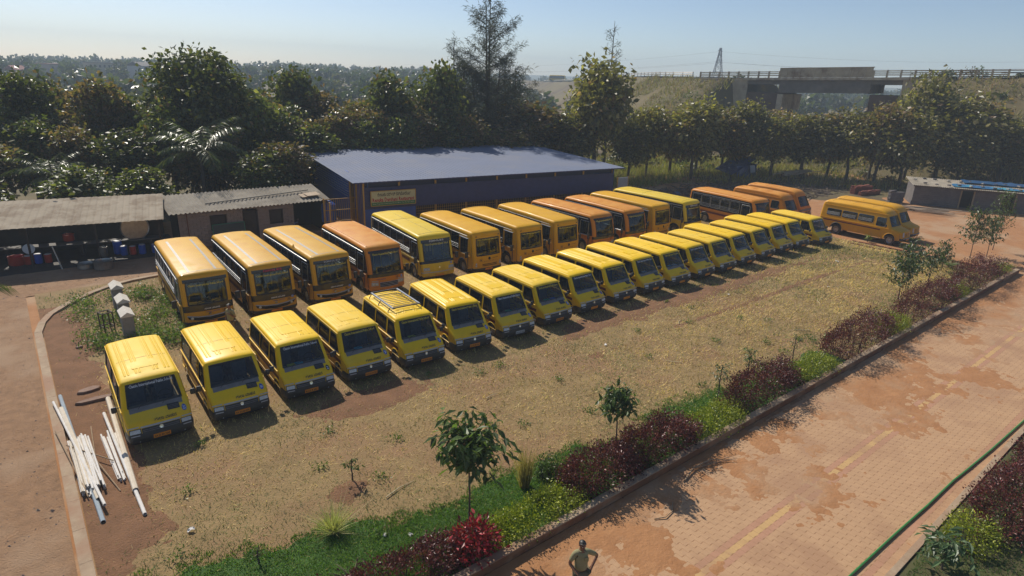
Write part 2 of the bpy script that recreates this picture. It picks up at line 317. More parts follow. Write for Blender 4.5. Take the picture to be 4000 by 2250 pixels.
def build_paving():
    root = empty('road'); tag(root, kind='structure')
    sheet('joint_bed', RX0-.1, RX1+.1, RY0-.08, RY1+.04, .0055, M('joint_sand', (.34, .185, .09), (.28, .15, .075), 2, rough=1), parent=root)
    V, Fs = paver_geo(); me = {}
    for k, m in pav_mats.items():
        me[k] = bpy.data.meshes.new('paver'); me[k].from_pydata(V, [], Fs); me[k].update(); me[k].materials.append(m)
    cells = []
    ny = int((RY1-RY0)/PY); nx = int((RX1-RX0)/PX)
    for j in range(ny):
        y = RY0+PY*(j+.5); yellow = abs(y-6.33) < .09; red = .09 <= abs(y-6.33) < .26 or y < RY0+.42 and y > RY0+.2
        for i in range(nx):
            x = RX0+PX*(i+.5)+(PX/2 if j % 2 else 0); k = 'yellow' if yellow else 'red' if red else 'tan'; dz = random.uniform(-.0008, .0008); cells.append((x, y, dz, k))
    # the ones that show largest: close to the camera's foot inside the view
    fwd = (_fw.x, _fw.y)
    def vis(c):
        d = c[0]*_fw.x+c[1]*_fw.y + (0-CAM_H)*_fw.z; r = c[0]*_r2.x+c[1]*_r2.y-CAM_H*_r2.z; u = c[0]*_u2.x+c[1]*_u2.y-CAM_H*_u2.z
        return d, abs(r/d) < .82, abs(u/d) < .462
    near = sorted([c for c in cells if all(vis(c)[1:])], key=lambda c: vis(c)[0])[:300]; ns = set(id(c) for c in near)
    for c in near: o = link('paver', me[c[3]], None, root, loc=(c[0], c[1], c[2]))
    for k, m in pav_mats.items():
        rest = [c for c in cells if id(c) not in ns and c[3] == k]; A = np.array([c[:3] for c in rest]); Va = np.array(V); n = len(Va)
        VV = (A[:, None, :]+Va[None]).reshape(-1, 3); top = [f for f in Fs if len(f) > 4]; qd = np.array([f for f in Fs if len(f) == 4])
        tops = np.array([[0, 1, 6, 7], [1, 2, 5, 6], [2, 3, 4, 5]]); allq = np.concatenate([qd, tops]); off = (np.arange(len(rest))*n)[:, None, None]
        tag(link('paver_rows', np_mesh('paver_rows', VV, (allq[None]+off).reshape(-1, 4)), m, root), kind='stuff')
    # red silt washed over the blocks: a thin uneven sheet that only shows where it lies higher than the paver tops
    def silt(X, Y):
        n = .38*vnoise(X, Y, 1.9, 41)+.30*vnoise(X, Y*1.2, .62, 42)+.20*vnoise(X, Y, .24, 43)+.12*vnoise(X, Y, .09, 44); edge = np.clip((Y-8.0)/1.2, 0, 1)*.16 + np.exp(-((Y-8.0)/.7)**2)*.10 - np.clip((6.9-Y)/1.5, 0, 1)*.10 + np.clip((X-30)/15, 0, 1)*.14
        return np.clip((n+edge-.50)*.075, -.012, .03)
    sheet('silt', RX0, RX1, RY0, RY1, .003, dirt, 860, 190, silt, root)
build_paving()
# loose stones on the track and the yard
def scatter_stones():
    n = 15000; X = np.where(rng.random(n) < .72, rng.uniform(-16, -.5, n), rng.uniform(-1, 17, n)); Y = np.where(X < -.5, rng.uniform(9, 41.5, n), rng.uniform(38.6, 42, n)); s = rng.gamma(1.6, .009, n)+.010
    base = np.array([(1,0,0),(0,1,0),(-1,0,0),(0,-1,0),(0,0,.7),(0,0,-.5)]); f = np.array([(0,1,4),(1,2,4),(2,3,4),(3,0,4)]); a = rng.uniform(0, 6.28, n)
    j = base[None]*(1+rng.uniform(-.35, .35, (n, 6, 3))); j = j*s[:, None, None]; x = j[..., 0]*np.cos(a)[:, None]-j[..., 1]*np.sin(a)[:, None]; y = j[..., 0]*np.sin(a)[:, None]+j[..., 1]*np.cos(a)[:, None]
    V = np.stack([x+X[:, None], y+Y[:, None], j[..., 2]+.012], -1).reshape(-1, 3); Fq = (f[None]+(np.arange(n)*6)[:, None, None]).reshape(-1, 3)
    tag(link('loose_gravel', np_mesh('loose_gravel', V, Fq), M('track_stone', (.36, .27, .2), (.22, .16, .12), 9, rough=.9)), 'small loose stones strewn over the brown gravel track', 'gravel', kind='stuff')
scatter_stones()

# ------------------------------------------------------------------ corrugated sheets
def corrug(w, l, pitch, amp, n_per=4, trap=False):
    """one roofing sheet: w across the ribs (x), l along them (y)"""
    n = max(2, round(w/pitch))*n_per; P = []
    for y in (0, l):
        row = []
        for i in range(n+1):
            t = i/n_per; z = amp*math.cos(2*math.pi*t) if not trap else amp*(1 if (t % 1) < .25 else -1 if .5 < (t % 1) < .75 else 0)
            row.append((w*i/n, y, z))
        P.append(row)
    return MB().grid(P).mesh('roof_sheet', not trap, fix=False)
def roof_plane(root, o, ex, ey, w, l, sw, pitch, amp, mat, rows=1, trap=False, lap=.12, jit=.006):
    """lay sheets over a sloped rectangle: o corner, ex across unit, ey down-slope unit"""
    ex, ey = Vector(ex).normalized(), Vector(ey).normalized(); ez = ex.cross(ey).normalized(); n = max(1, round(w/sw)); sw = w/n; ll = l/rows+lap; me = corrug(sw+.03, ll, pitch, amp, 4, trap); out = []
    for r in range(rows):
        for k in range(n):
            p = Vector(o)+ex*(k*sw)+ey*(r*l/rows-(lap if r else 0))+ez*(.0+.012*(rows-r)+random.uniform(0, jit)); q = link('roof_sheet', me, mat, root)
            q.matrix_local = Matrix(((ex.x, ey.x, ez.x, p.x), (ex.y, ey.y, ez.y, p.y), (ex.z, ey.z, ez.z, p.z), (0, 0, 0, 1))); out.append(q)
    return out
# ------------------------------------------------------------------ blue restaurant
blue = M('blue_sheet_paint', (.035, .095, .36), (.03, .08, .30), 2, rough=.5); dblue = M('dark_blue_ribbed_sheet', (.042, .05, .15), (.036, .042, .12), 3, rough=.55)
roofm = M('pale_blue_roof_sheet', (.178, .205, .285), (.16, .187, .262), .6, rough=.75, metal=0., spec=.12, c3=(.195, .212, .27), s3=.3); ypost = M('ochre_post_paint', (.46, .27, .05), (.40, .22, .045), 4, rough=.6)
def build_restaurant():
    rt = empty('restaurant', (18.28, 39.83, 0), R(-8.6), 'long blue sheet-metal restaurant with pale corrugated roof behind the buses', 'building'); L, D, ez, rz = 23.9, 16., 4.0, 4.36
    roof_plane(rt, (0, D, rz), (1, 0, 0), (0, -D, ez-rz), L, math.hypot(D, rz-ez), 1.0, .33, .045, roofm, 2, True)
    b0 = .75
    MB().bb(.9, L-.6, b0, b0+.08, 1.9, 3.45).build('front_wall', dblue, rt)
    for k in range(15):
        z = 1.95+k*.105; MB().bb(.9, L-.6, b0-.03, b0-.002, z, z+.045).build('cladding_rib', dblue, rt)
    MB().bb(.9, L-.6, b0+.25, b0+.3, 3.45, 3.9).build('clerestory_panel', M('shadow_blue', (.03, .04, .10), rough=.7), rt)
    MB().bb(.9, L-.6, b0+.0, b0+.08, 0, .95).build('plinth_wall', blue, rt); MB().bb(.9, 4.8, b0-.01, b0+.08, .95, 1.9).build('corner_panel', blue, rt)
    for x in (.95, 3.6, 6.45, 9.0, 11.7, 14.4, 17.2, 20.1, L-.65):
        MB().bb(x-.07, x+.07, b0+.10, b0+.17, 0, 3.96).build('post', ypost, rt)
    for x in np.arange(4.9, L-.7, .16): MB().bb(x-.009, x+.009, b0+.02, b0+.04, .95, 1.9).build('window_grille_bar', ypost, rt)
    for z in (1.1, 1.3, 1.5, 1.7): MB().bb(4.85, L-.7, b0+.015, b0+.045, z-.009, z+.009).build('window_grille_bar', ypost, rt)
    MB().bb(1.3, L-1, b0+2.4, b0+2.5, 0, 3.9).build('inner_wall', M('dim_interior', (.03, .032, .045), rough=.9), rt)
    MB().bb(L-.66, L-.58, b0, D-.6, 0, 3.9).build('right_wall', blue, rt); MB().bb(1., L-.6, D-.6, D-.5, 0, 4.2).build('rear_wall', dblue, rt)
    MB().bb(.86, .94, 4.2, D-.5, 0, 4.1).build('left_wall', blue, rt)
    for k in range(9): MB().bb(.80, .855, 4.3, D-.6, 2.2+k*.19, 2.25+k*.19).build('louvre', M('louvre_grey', (.3, .32, .36), rough=.5), rt)
    # caged entrance on the left side
    g = empty('entrance_cage'); g.parent = rt; tag(g)
    for x, y in ((.9, b0), (.9, 2.4), (.9, 4.1), (-1.5, 2.4), (-1.5, b0)): MB().bb(x-.05, x+.05, y-.05, y+.05, 0, 2.6 if x < 0 else 3.9).build('cage_post', ypost, g)
    for x in np.arange(-1.4, .9, .15): MB().bb(x-.012, x+.012, 2.38, 2.41, .1, 2.5).build('cage_bar', ypost, g)
    MB().bb(1.25, 1.3, b0+.1, 4.2, 0, 3.9).build('recess_wall', blue, rt)
    for y in np.arange(b0+.1, 4.1, .36): MB().bb(.88, .91, y-.012, y+.012, .1, 3.7).build('cage_bar', ypost, g)
    for z in (.15, .9, 1.7, 2.5): MB().bb(-1.5, .9, 2.37, 2.42, z-.02, z+.02).build('cage_rail', ypost, g)
    tag(MB().lathe([(.001, 0), (.5, 0), (.52, .3), (.5, .6), (.52, .9), (.5, 1.25), (.3, 1.42), (.16, 1.45), (.16, 1.52), (.001, 1.52)], 20).build('water_tank', M('blue_tank_plastic', (.02, .09, .42), (.02, .08, .36), 3, rough=.45), smooth=True, loc=(17.75, 43.05, .75)), 'blue plastic water tank behind the yellow entrance cage', 'water tank')
    MB().bb(.0, L, .02, .07, ez-.10, ez-.03).build('eave_fascia', dblue, rt)
    for x in np.linspace(.4, L-.4, 9): MB().beam((x, .08, ez-.11), (x, D-.2, rz-.11), .06, .10).build('rafter', dblue, rt)
    # sign board
    sg = empty('restaurant_sign', (18.28+.99*1.35+.1, 39.83-.15*1.35+.55, 0), R(-8.6), 'cream and green board reading Renuka Darshani Restaurant over the bus roofs', 'sign')
    w, z0, z1 = 3.35, 2.15, 3.20; MB().bb(0, w, -.03, .03, z0, z1).build('board', M('sign_cream', (.55, .50, .26), (.5, .46, .24), 2, rough=.5), sg, bevel=.01)
    MB().bb(.02, w-.02, -.036, -.032, z0+.02, z0+.26).build('green_band', M('sign_green', (.06, .18, .05), rough=.5), sg)
    f = lambda cx, cz: (lambda u, v: (w/2+cx+u, -.042, cz+v))
    lettering('lettering', 'ರೇಣುಕಾ ದರ್ಶನಿ ರೆಸ್ಟೋರೆಂಟ್', 2.5, f(.05, 2.96), VMs['ink'], sg, .02, .26); lettering('lettering', 'Renuka Darshani Restaurant', 3.15, f(0, 2.58), VMs['red'], sg, .04, .30)
    lettering('lettering', 'Near Tapovan, Kyarkoppa Road, Mob. Tel. Ph. No. 0836', 3.1, f(0, 2.29), VMs['pale'], sg, .01, .11)
    for x in (0, w): MB().beam((x, .0, z0), (x, .0, z1), .06, .08).build('frame', ypost, sg)
    for z in (z0, z1): MB().beam((0, 0, z), (w, 0, z), .08, .05).build('frame', ypost, sg)
    # grey cabinet on the right end
    cb = empty('roadside_cabinet', (42.4, 37.4, 0), R(-8), 'grey framed panel standing at the right end of the blue restaurant', 'panel'); MB().bb(0, 1.2, 0, .08, .9, 2.9).build('panel', M('grey_panel', (.32, .34, .36), (.27, .29, .31), 2, rough=.6), cb)
    for x in (0, 1.2): MB().bb(x-.03, x+.03, -.02, .1, 0, 2.95).build('post', ypost, cb)
VMs = dict(ink=M('sign_ink', (.05, .04, .03), rough=.6), red=M('sign_red', (.42, .03, .02), rough=.6), pale=M('sign_pale', (.5, .48, .35), rough=.6))
build_restaurant()
# ------------------------------------------------------------------ brown brick quarters with asbestos roof
asb = M('asbestos_sheet', (.33, .29, .225), (.24, .205, .16), 1.6, rough=.9, bump=.2, bscale=20, c3=(.20, .17, .13), s3=.5); tin = M('weathered_tin_roof', (.40, .335, .25), (.34, .28, .205), 1.2, rough=.85, spec=.12, c3=(.26, .20, .14), s3=.9)
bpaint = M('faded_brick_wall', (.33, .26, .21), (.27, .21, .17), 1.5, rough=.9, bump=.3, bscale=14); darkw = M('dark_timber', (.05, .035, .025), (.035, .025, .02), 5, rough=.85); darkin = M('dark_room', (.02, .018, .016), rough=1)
def brick_courses(root, x0, x1, y, z0, z1, holes, mat, bl=.42, bh=.2, dep=.05):
    """face blocks laid in courses in the plane y, leaving the openings free"""
    me = MB().bb(0, bl-.012, 0, dep, 0, bh-.012).mesh('brick', bevel=.006); me.materials.append(mat); halves = {}
    r = 0; z = z0
    while z+bh <= z1+.01:
        x = x0-(bl/2 if r % 2 else 0)
        while x < x1:
            a, b = max(x, x0), min(x+bl, x1)
            for h in holes:
                if z+bh > h[2]+.02 and z < h[3]-.02:
                    if a < h[0] < b: b = h[0]
                    elif h[0] <= a < h[1]: a = h[1]
            if b-a > .06:
                w = round(b-a, 2)
                if abs(w-bl) < .005: o = link('brick', me, None, root, loc=(a, y-random.uniform(0, .006), z))
                else:
                    if w not in halves: halves[w] = MB().bb(0, w-.012, 0, dep, 0, bh-.012).mesh('brick', bevel=.006); halves[w].materials.append(mat)
                    o = link('brick', halves[w], None, root, loc=(a, y-random.uniform(0, .006), z))
            x += bl
        z += bh; r += 1
def build_quarters():
    q = empty('staff_quarters', (7.5, 43.3, 0), R(-1), 'low pinkish block-walled quarters under a grey corrugated asbestos roof', 'building'); L, D = 10.1, 2.6
    op = [(2.3, 3.25, 1.05, 1.95), (4.35, 5.25, .0, 2.05), (6.1, 6.95, 1.05, 1.95), (7.75, 9.9, .0, 2.1)]
    MB().bb(.4, 9.98, .11, .16, 0, .1).build('wall_footing', bpaint, q)
    brick_courses(q, .4, 7.75, 0.05, 0, 2.4, op, bpaint)
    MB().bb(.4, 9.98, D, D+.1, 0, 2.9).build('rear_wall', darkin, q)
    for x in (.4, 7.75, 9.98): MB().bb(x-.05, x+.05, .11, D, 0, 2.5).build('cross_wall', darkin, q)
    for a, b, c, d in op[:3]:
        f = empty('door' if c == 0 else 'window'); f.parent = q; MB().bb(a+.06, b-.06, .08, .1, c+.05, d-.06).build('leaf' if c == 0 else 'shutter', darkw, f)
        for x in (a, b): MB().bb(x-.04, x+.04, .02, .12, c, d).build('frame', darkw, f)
        MB().bb(a-.05, b+.05, .0, .12, d-.04, d+.06).build('lintel', darkw, f)
    roof_plane(q, (-.2, D+.3, 3.05), (1, 0, 0), (0, -(D+.95), 2.5-3.05), L+.3, math.hypot(D+.95, .55), 1.0, .25, .042, asb, 1)
    MB().beam((2.2, .55, 2.72), (9.3, 1.25, 2.92), .07, .07).build('roof_pole', M('old_pole', (.3, .26, .2), rough=.8), q)
    MB().beam((.9, -.02, 0), (.9, -.02, 2.45), .05, .05).build('drain_pipe', M('rusty_pipe', (.16, .06, .03), rough=.7), q)
    for x, w, z in ((8.9, 1.1, 2.74), (9.2, 1.0, 2.80)): MB().box((x, .25, z), (w, .7, .02), rx=R(9), rz=.1).build('cover_board', M('plywood', (.5, .38, .26), (.42, .31, .2), 3, rough=.8), q)
    g = empty('notice_board', (9.9, 42.9, 0), 0, 'green-framed dark board leaning on the quarters wall below its window', 'board'); MB().box((.9, .1, .75), (2.0, .04, 1.3), rx=R(-6)).build('panel', M('dark_board', (.03, .05, .05), rough=.6), g)
    for x in (-.1, 1.9): MB().beam((x, .04, .1), (x, .17, 1.42), .05, .05).build('frame', M('green_frame', (.02, .16, .09), rough=.6), g)
    MB().beam((-.1, .17, 1.42), (1.9, .17, 1.42), .05, .05).build('frame', MATS['green_frame'], g)
build_quarters()
# ------------------------------------------------------------------ open cooking shed
def build_shed():
    s = empty('cooking_shed', (-13.0, 45.7, 0), R(-11.5), 'open-fronted cooking shed with pale tin roof at the left edge', 'shed'); L, D = 20.2, 4.3
    roof_plane(s, (0, D, 3.25), (1, 0, 0), (0, -D, 2.5-3.25), L, math.hypot(D, .75), 1.05, .35, .022, tin, 1, True)
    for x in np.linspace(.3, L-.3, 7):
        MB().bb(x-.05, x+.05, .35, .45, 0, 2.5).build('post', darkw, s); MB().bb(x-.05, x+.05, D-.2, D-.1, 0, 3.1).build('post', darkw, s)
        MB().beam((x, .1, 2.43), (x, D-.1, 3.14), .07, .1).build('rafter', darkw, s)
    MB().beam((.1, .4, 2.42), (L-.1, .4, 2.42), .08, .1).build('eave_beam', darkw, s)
    MB().bb(.3, L-2.2, D-.3, D-.22, 0, 1.7).build('rear_wall', M('dark_wall', (.05, .04, .032), (.035, .03, .025), 2, rough=.95), s); MB().bb(L-2.2, L-.2, D-.3, D-.22, 0, 3.0).build('side_boarding', darkw, s)  # rear wall coloured very dark brown
    for k in range(5): MB().bb(12.3+k*.85, 12.8+k*.85, D-.32, D-.24, 1.15, 3.0).build('board', darkw, s)
    MB().bb(.3, L-.3, 2.2, 2.9, .74, .8).build('work_slab', M('stone_slab', (.11, .1, .09), rough=.8), s)
    for x in np.linspace(1, L-1, 6): MB().bb(x-.08, x+.08, 2.25, 2.85, 0, .74).build('slab_support', darkw, s)
    tag(sheet('shed_floor', -14, 8, 42.1, 48, .012, M('dark_floor', (.06, .05, .04), (.045, .038, .03), 1.2, rough=.8)), kind='structure')  # floor sheet coloured darker than the yard gravel
build_shed()
# ------------------------------------------------------------------ vehicles: lofted skins with real openings, panes and fittings
VM = dict(
    van=M('van_yellow_paint', (.92, .575, .004), (.88, .55, .005), 1.2, rough=.42, spec=.24, coat=.03, dust=(.80, .58, .06), dustamt=.45, mud=(.30, .17, .09)),
    gold=M('bus_golden_paint', (.66, .34, .012), (.62, .31, .014), 1.2, rough=.42, spec=.24, coat=.03, dust=(.70, .45, .07), dustamt=.6, mud=(.30, .17, .09)),
    orange=M('bus_orange_paint', (.64, .23, .012), (.60, .21, .014), 1.2, rough=.42, spec=.24, coat=.03, dust=(.74, .40, .10), dustamt=.8, mud=(.30, .17, .09)),
    amber=M('bus_amber_paint', (.72, .37, .006), (.68, .34, .008), 1.2, rough=.42, spec=.24, coat=.03, dust=(.76, .46, .04), dustamt=.5, mud=(.30, .17, .09)),
    lemon=M('bus_lemon_paint', (.78, .53, .015), (.74, .50, .018), 1.2, rough=.42, spec=.24, coat=.03, dust=(.76, .60, .14), dustamt=.55, mud=(.30, .17, .09)),
    trav=M('minibus_yellow_paint', (.70, .34, .006), (.66, .32, .008), 1.2, rough=.42, spec=.24, coat=.03, dust=(.70, .42, .05), dustamt=.4, mud=(.30, .17, .09)),
    black=M('black_plastic', (.022, .022, .024), (.04, .038, .036), 6, rough=.55),
    gloss=M('black_gloss_panel', (.018, .018, .02), (.03, .028, .028), 3, rough=.25),
    rubber=M('tyre_rubber', (.03, .028, .026), (.07, .055, .045), 5, rough=.85),
    rim=M('wheel_steel', (.45, .45, .45), (.25, .22, .2), 7, rough=.45, metal=.6),
    chrome=M('chrome', (.75, .75, .75), rough=.2, metal=1.),
    silver=M('silver_strip', (.42, .44, .48), (.34, .36, .4), 8, rough=.4, metal=.2),
    grey=M('grey_cowl_plastic', (.14, .14, .145), (.2, .19, .185), 6, rough=.6),
    glass=M_glass('vehicle_glass', (.72, .82, .8), .12), dark=M_glass('dark_glass', (.4, .45, .45), .5), smoked=M_glass('smoked_glass', (.12, .13, .13), .7),
    lens=M('lamp_lens', (.62, .66, .7), (.35, .38, .42), 40, rough=.12, spec=.8), amberlens=M('indicator_lens', (.8, .3, .03), rough=.2),
    redlens=M('tail_lamp_lens', (.5, .02, .015), rough=.2), seat=M('seat_cloth', (.11, .12, .16), (.08, .085, .12), 9, rough=.9),
    trim=M('interior_trim', (.19, .19, .17), (.14, .135, .12), 5, rough=.8), maroon=M('maroon_stripe', (.16, .03, .018), (.13, .03, .02), 4, rough=.5),
    plate=M('orange_number_plate', (.78, .27, .02), (.7, .24, .02), 9, rough=.45), ink=M('dark_lettering', (.02, .018, .03), rough=.6),
    purple=M('purple_lettering', (.10, .06, .22), rough=.6), white=M('white_lettering', (.78, .78, .78), rough=.6),
    yel=M('yellow_lettering', (.75, .58, .08), rough=.6), redtxt=M('red_lettering', (.6, .03, .08), rough=.6), blue=M('blue_badge', (.03, .09, .42), rough=.5),
    bar=M('window_guard_bar', (.45, .46, .47), (.3, .3, .3), 9, rough=.4, metal=.6), tape=M('silver_roof_tape', (.38, .34, .27), (.32, .28, .22), 5, rough=.5),
    seatframe=M('yellow_grab_rail', (.62, .46, .05), rough=.5), curtain=M('pale_curtain', (.4, .36, .32), (.3, .26, .24), 12, rough=.9))
def rrect(y0, y1, z0, z1, r=.05, n=3, sl=0.):
    pts = []
    for cy, cz, a0 in ((y1-r, z1-r, 0), (y0+r, z1-r, 90), (y0+r, z0+r, 180), (y1-r, z0+r, 270)):
        for k in range(n+1):
            a = R(a0+90*k/n); pts.append((cy+r*math.cos(a), cz+r*math.sin(a)))
    return [(y + sl*(z-z0), z) for y, z in pts]
class Skin:
    """a vehicle shell: a side-view outline swept across the width with rounded shoulders"""
    def __init__(s, prof, w0, w1, zb, zt, r=.1, bow=.05, crown=.03, taper=(.0, .5), nfront=None):
        P = [Vector((0, y, z)) for y, z in prof]; s.P = P; n = len(P); s.N = []
        for i in range(n):
            d = P[min(i+1, n-1)] - P[max(i-1, 0)]; s.N.append(Vector((0, -d.z, d.y)).normalized())
        s.S = [0.]
        for i in range(1, n): s.S.append(s.S[-1] + (P[i]-P[i-1]).length)
        s.w0, s.w1, s.zb, s.zt, s.r, s.bow, s.crown, s.taper = w0, w1, zb, zt, r, bow, crown, taper
        s.itop = max(range(n), key=lambda i: P[i].z)
    def W(s, y, z):
        w = s.w0 if z < s.zb else s.w0 + (s.w1-s.w0)*min(1, (z-s.zb)/(s.zt-s.zb))
        if y < s.taper[1]: w -= s.taper[0]*(1-y/s.taper[1])**2
        return w
    def at(s, q):
        q = min(max(q, 0), s.S[-1]); i = 1
        while i < len(s.S)-1 and s.S[i] < q: i += 1
        f = (q-s.S[i-1])/max(1e-9, s.S[i]-s.S[i-1]); return s.P[i-1].lerp(s.P[i], f), s.N[i-1].lerp(s.N[i], f).normalized()
    def edge(s, q, t=0., off=0.):
        """point on the shoulder, t = 0 at the side, 90 deg at the top skin"""
        p, n = s.at(q); b = p - n*s.r; w = s.W(b.y, b.z); o = p - n*s.r + n*(s.r*math.sin(t)+off*math.sin(t)); x = w - s.r + (s.r+off)*math.cos(t)
        return x, o.y + s.bow*max(0, -n.y), o.z - s.crown*max(0, n.z)
    def xe(s, q):
        p, n = s.at(q); b = p - n*s.r; return s.W(b.y, b.z) - s.r
    def top(s, x, q, off=0.):
        p, n = s.at(q); e = s.xe(q); f = min(1, abs(x)/e)**2; o = p + n*off
        return (x, o.y + s.bow*max(0, -n.y)*f, o.z - s.crown*max(0, n.z)*f)
    def q_at_z(s, z):
        for i in range(1, s.itop+1):
            a, b = s.P[i-1].z, s.P[i].z
            if a <= z <= b: return s.S[i-1] + (s.S[i]-s.S[i-1])*(z-a)/max(1e-9, b-a)
        return s.S[s.itop]
    def q_at_y(s, y):          # along the roof
        for i in range(s.itop+1, len(s.P)):
            if s.P[i].y >= y: return s.S[i-1] + (s.S[i]-s.S[i-1])*(y-s.P[i-1].y)/max(1e-9, s.P[i].y-s.P[i-1].y)
        return s.S[-1]
    def front(s, x, z, off=.004): return s.top(x, s.q_at_z(z), off)
    def fpatch(s, x0, x1, z0, z1, off=.004, nx=4, nz=3):
        return MB().grid([[s.front(x0+(x1-x0)*i/nx, z0+(z1-z0)*j/nz, off) for i in range(nx+1)] for j in range(nz+1)])
    def belt(s, z0, z1, yb, off, nz=3, lip=True):
        rows = []
        zs = [z0+(z1-z0)*j/nz for j in range(nz+1)]
        for j, z in enumerate(zs):
            q = s.q_at_z(z); k = off*(.35 if lip and j in (0, nz) else 1); row = []
            xs, ys, zz = s.edge(q, 0, k)
            for side in (-1, 1):
                part = [((xs+k)*side, yb, z), ((xs+k)*side, (yb+ys)/2, z)] + [(lambda e: (e[0]*side, e[1], e[2]))(s.edge(q, R(t), k)) for t in (0, 22, 45, 68, 90)]
                row += part if side < 0 else [s.top(s.xe(q)*f, q, k) for f in (-.66, -.33, 0, .33, .66)] + part[::-1]
            rows.append(row)
        return MB().grid(rows)
    def shell(s, openings=(), fr=(0, .3, .6, .93, 1.), nt=4):
        """top skin (front, roof, rear) and shoulders; openings: (q0, q1) spans left free between |fr| <= .93"""
        qs = sorted(set(s.S) | {q for o in openings for q in o[:2]}); lat = [-f for f in fr[::-1]] + list(fr[1:]); m = MB(); rows = []
        for q in qs:
            e = s.xe(q); L = [(lambda p: (-p[0], p[1], p[2]))(s.edge(q, R(90*k/nt))) for k in range(nt)]
            rows.append(L + [s.top(f*e, q) for f in lat] + [s.edge(q, R(90*k/nt)) for k in range(nt-1, -1, -1)])
        c = len(rows[0]); n0 = len(m.v); fs = []
        for i in range(len(qs)-1):
            mid = (qs[i]+qs[i+1])/2; op = any(o[0] < mid < o[1] for o in openings)
            for j in range(c-1):
                k = j-nt
                if op and 0 <= k < len(lat)-1 and abs(lat[k]) <= .931 and abs(lat[k+1]) <= .931: continue
                fs.append((i*c+j, i*c+j+1, (i+1)*c+j+1, (i+1)*c+j))
        return m.add([p for r in rows for p in r], fs)
    def pane(s, q0, q1, fx=.93, off=-.012, n=6, nx=8):
        return MB().grid([[s.top(s.xe(q0+(q1-q0)*j/n)*fx*(2*i/nx-1), q0+(q1-q0)*j/n, off) for i in range(nx+1)] for j in range(n+1)])
    def pane_frame(s, q0, q1, fx=.93, r=.016):
        m = MB(); P = lambda f, q: s.top(s.xe(q)*f, q, .0); loop = []
        loop = [P(fx*(2*i/8-1), q0) for i in range(9)] + [P(fx, q0+(q1-q0)*j/5) for j in range(1, 6)] + [P(fx*(1-2*i/8), q1) for i in range(1, 9)] + [P(-fx, q1-(q1-q0)*j/5) for j in range(1, 6)]
        return m.tube(loop, r, 5, False)
    def outline(s, zs, arches, ra):
        """side-view silhouette with wheel arches"""
        pts = [(e[1], e[2]) for e in (s.edge(q) for q in s.S)]; pts = [p for p in pts if p[1] > zs+.02]
        y1, y0 = pts[-1][0], pts[0][0]; bot = [(y1, zs)]
        for c in sorted(arches, reverse=True):
            bot += [(c+ra*math.cos(R(a)), zs+(ra)*math.sin(R(a))*1.05) for a in range(0, 181, 20)]
        return pts + bot + [(y0, zs)]
    def side_sheets(s, m, poly, split, holes, lo=True, hi=True):
        def clip(P, up):
            o = []
            for i in range(len(P)):
                a, b = P[i], P[(i+1) % len(P)]; ia = (a[1] >= split) == up; ib = (b[1] >= split) == up
                if ia: o.append(a)
                if ia != ib: f = (split-a[1])/(b[1]-a[1]); o.append((a[0]+(b[0]-a[0])*f, split))
            return o
        for up, hs in ((False, []), (True, holes)):
            if (up and not hi) or (not up and not lo): continue
            P = clip(poly, up); loops = [P] + list(hs); flat = []; ed = []
            for l in loops: n0 = len(flat); flat += [Vector(p) for p in l]; ed += [(n0+k, n0+(k+1) % len(l)) for k in range(len(l))]
            vs, _, fc, *_ = delaunay_2d_cdt(flat, ed, [], 0, 1e-5)
            def inside(p, L):
                c = False; j = len(L)-1
                for i in range(len(L)):
                    if (L[i][1] > p[1]) != (L[j][1] > p[1]) and p[0] < (L[j][0]-L[i][0])*(p[1]-L[i][1])/(L[j][1]-L[i][1])+L[i][0]: c = not c
                    j = i
                return c
            tri = [f for f in fc if (lambda q: inside(q, P) and not any(inside(q, h) for h in hs))((sum(vs[i].x for i in f)/3, sum(vs[i].y for i in f)/3))]
            for sd in (-1, 1): m.add([(sd*s.W(p.x, p.y), p.x, p.y) for p in vs], tri)
        return m
    def side_pane(s, hole, sd, off=-.012):
        tri = tessellate_polygon([[Vector((a, b, 0)) for a, b in hole]]); return MB().add([(sd*(s.W(a, b)+off), a, b) for a, b in hole], tri)
    def side_ring(s, holes, sd, r=.012, off=0.):
        m = MB()
        for h in holes: m.tube([(sd*(s.W(a, b)+off), a, b) for a, b in h] + [(sd*(s.W(*h[0])+off), *h[0])], r, 4, False)
        return m
    def side_patch(s, y0, y1, z0, z1, sd, off=.005, ny=4):
        return MB().grid([[(sd*(s.W(y0+(y1-y0)*i/ny, z)+off), y0+(y1-y0)*i/ny, z) for i in range(ny+1)] for z in (z0, z1)])
def wheel(root, x, y, rad, wd, sd):
    p = [(rad*.58, -wd/2), (rad*.93, -wd/2), (rad, -wd*.32), (rad, wd*.32), (rad*.93, wd/2), (rad*.58, wd/2)]
    w = MB().lathe(p, 20, (0, 0, 0), 'x').build('wheel', VM['rubber'], root, True, loc=(x, y, rad))
    q = [(.02, sd*wd*.3), (rad*.16, sd*wd*.34), (rad*.2, sd*wd*.2), (rad*.42, sd*wd*.16), (rad*.5, sd*wd*.38), (rad*.6, sd*wd*.44)]
    MB().lathe(q, 16, (0, 0, 0), 'x').build('rim', VM['rim'], w, True)
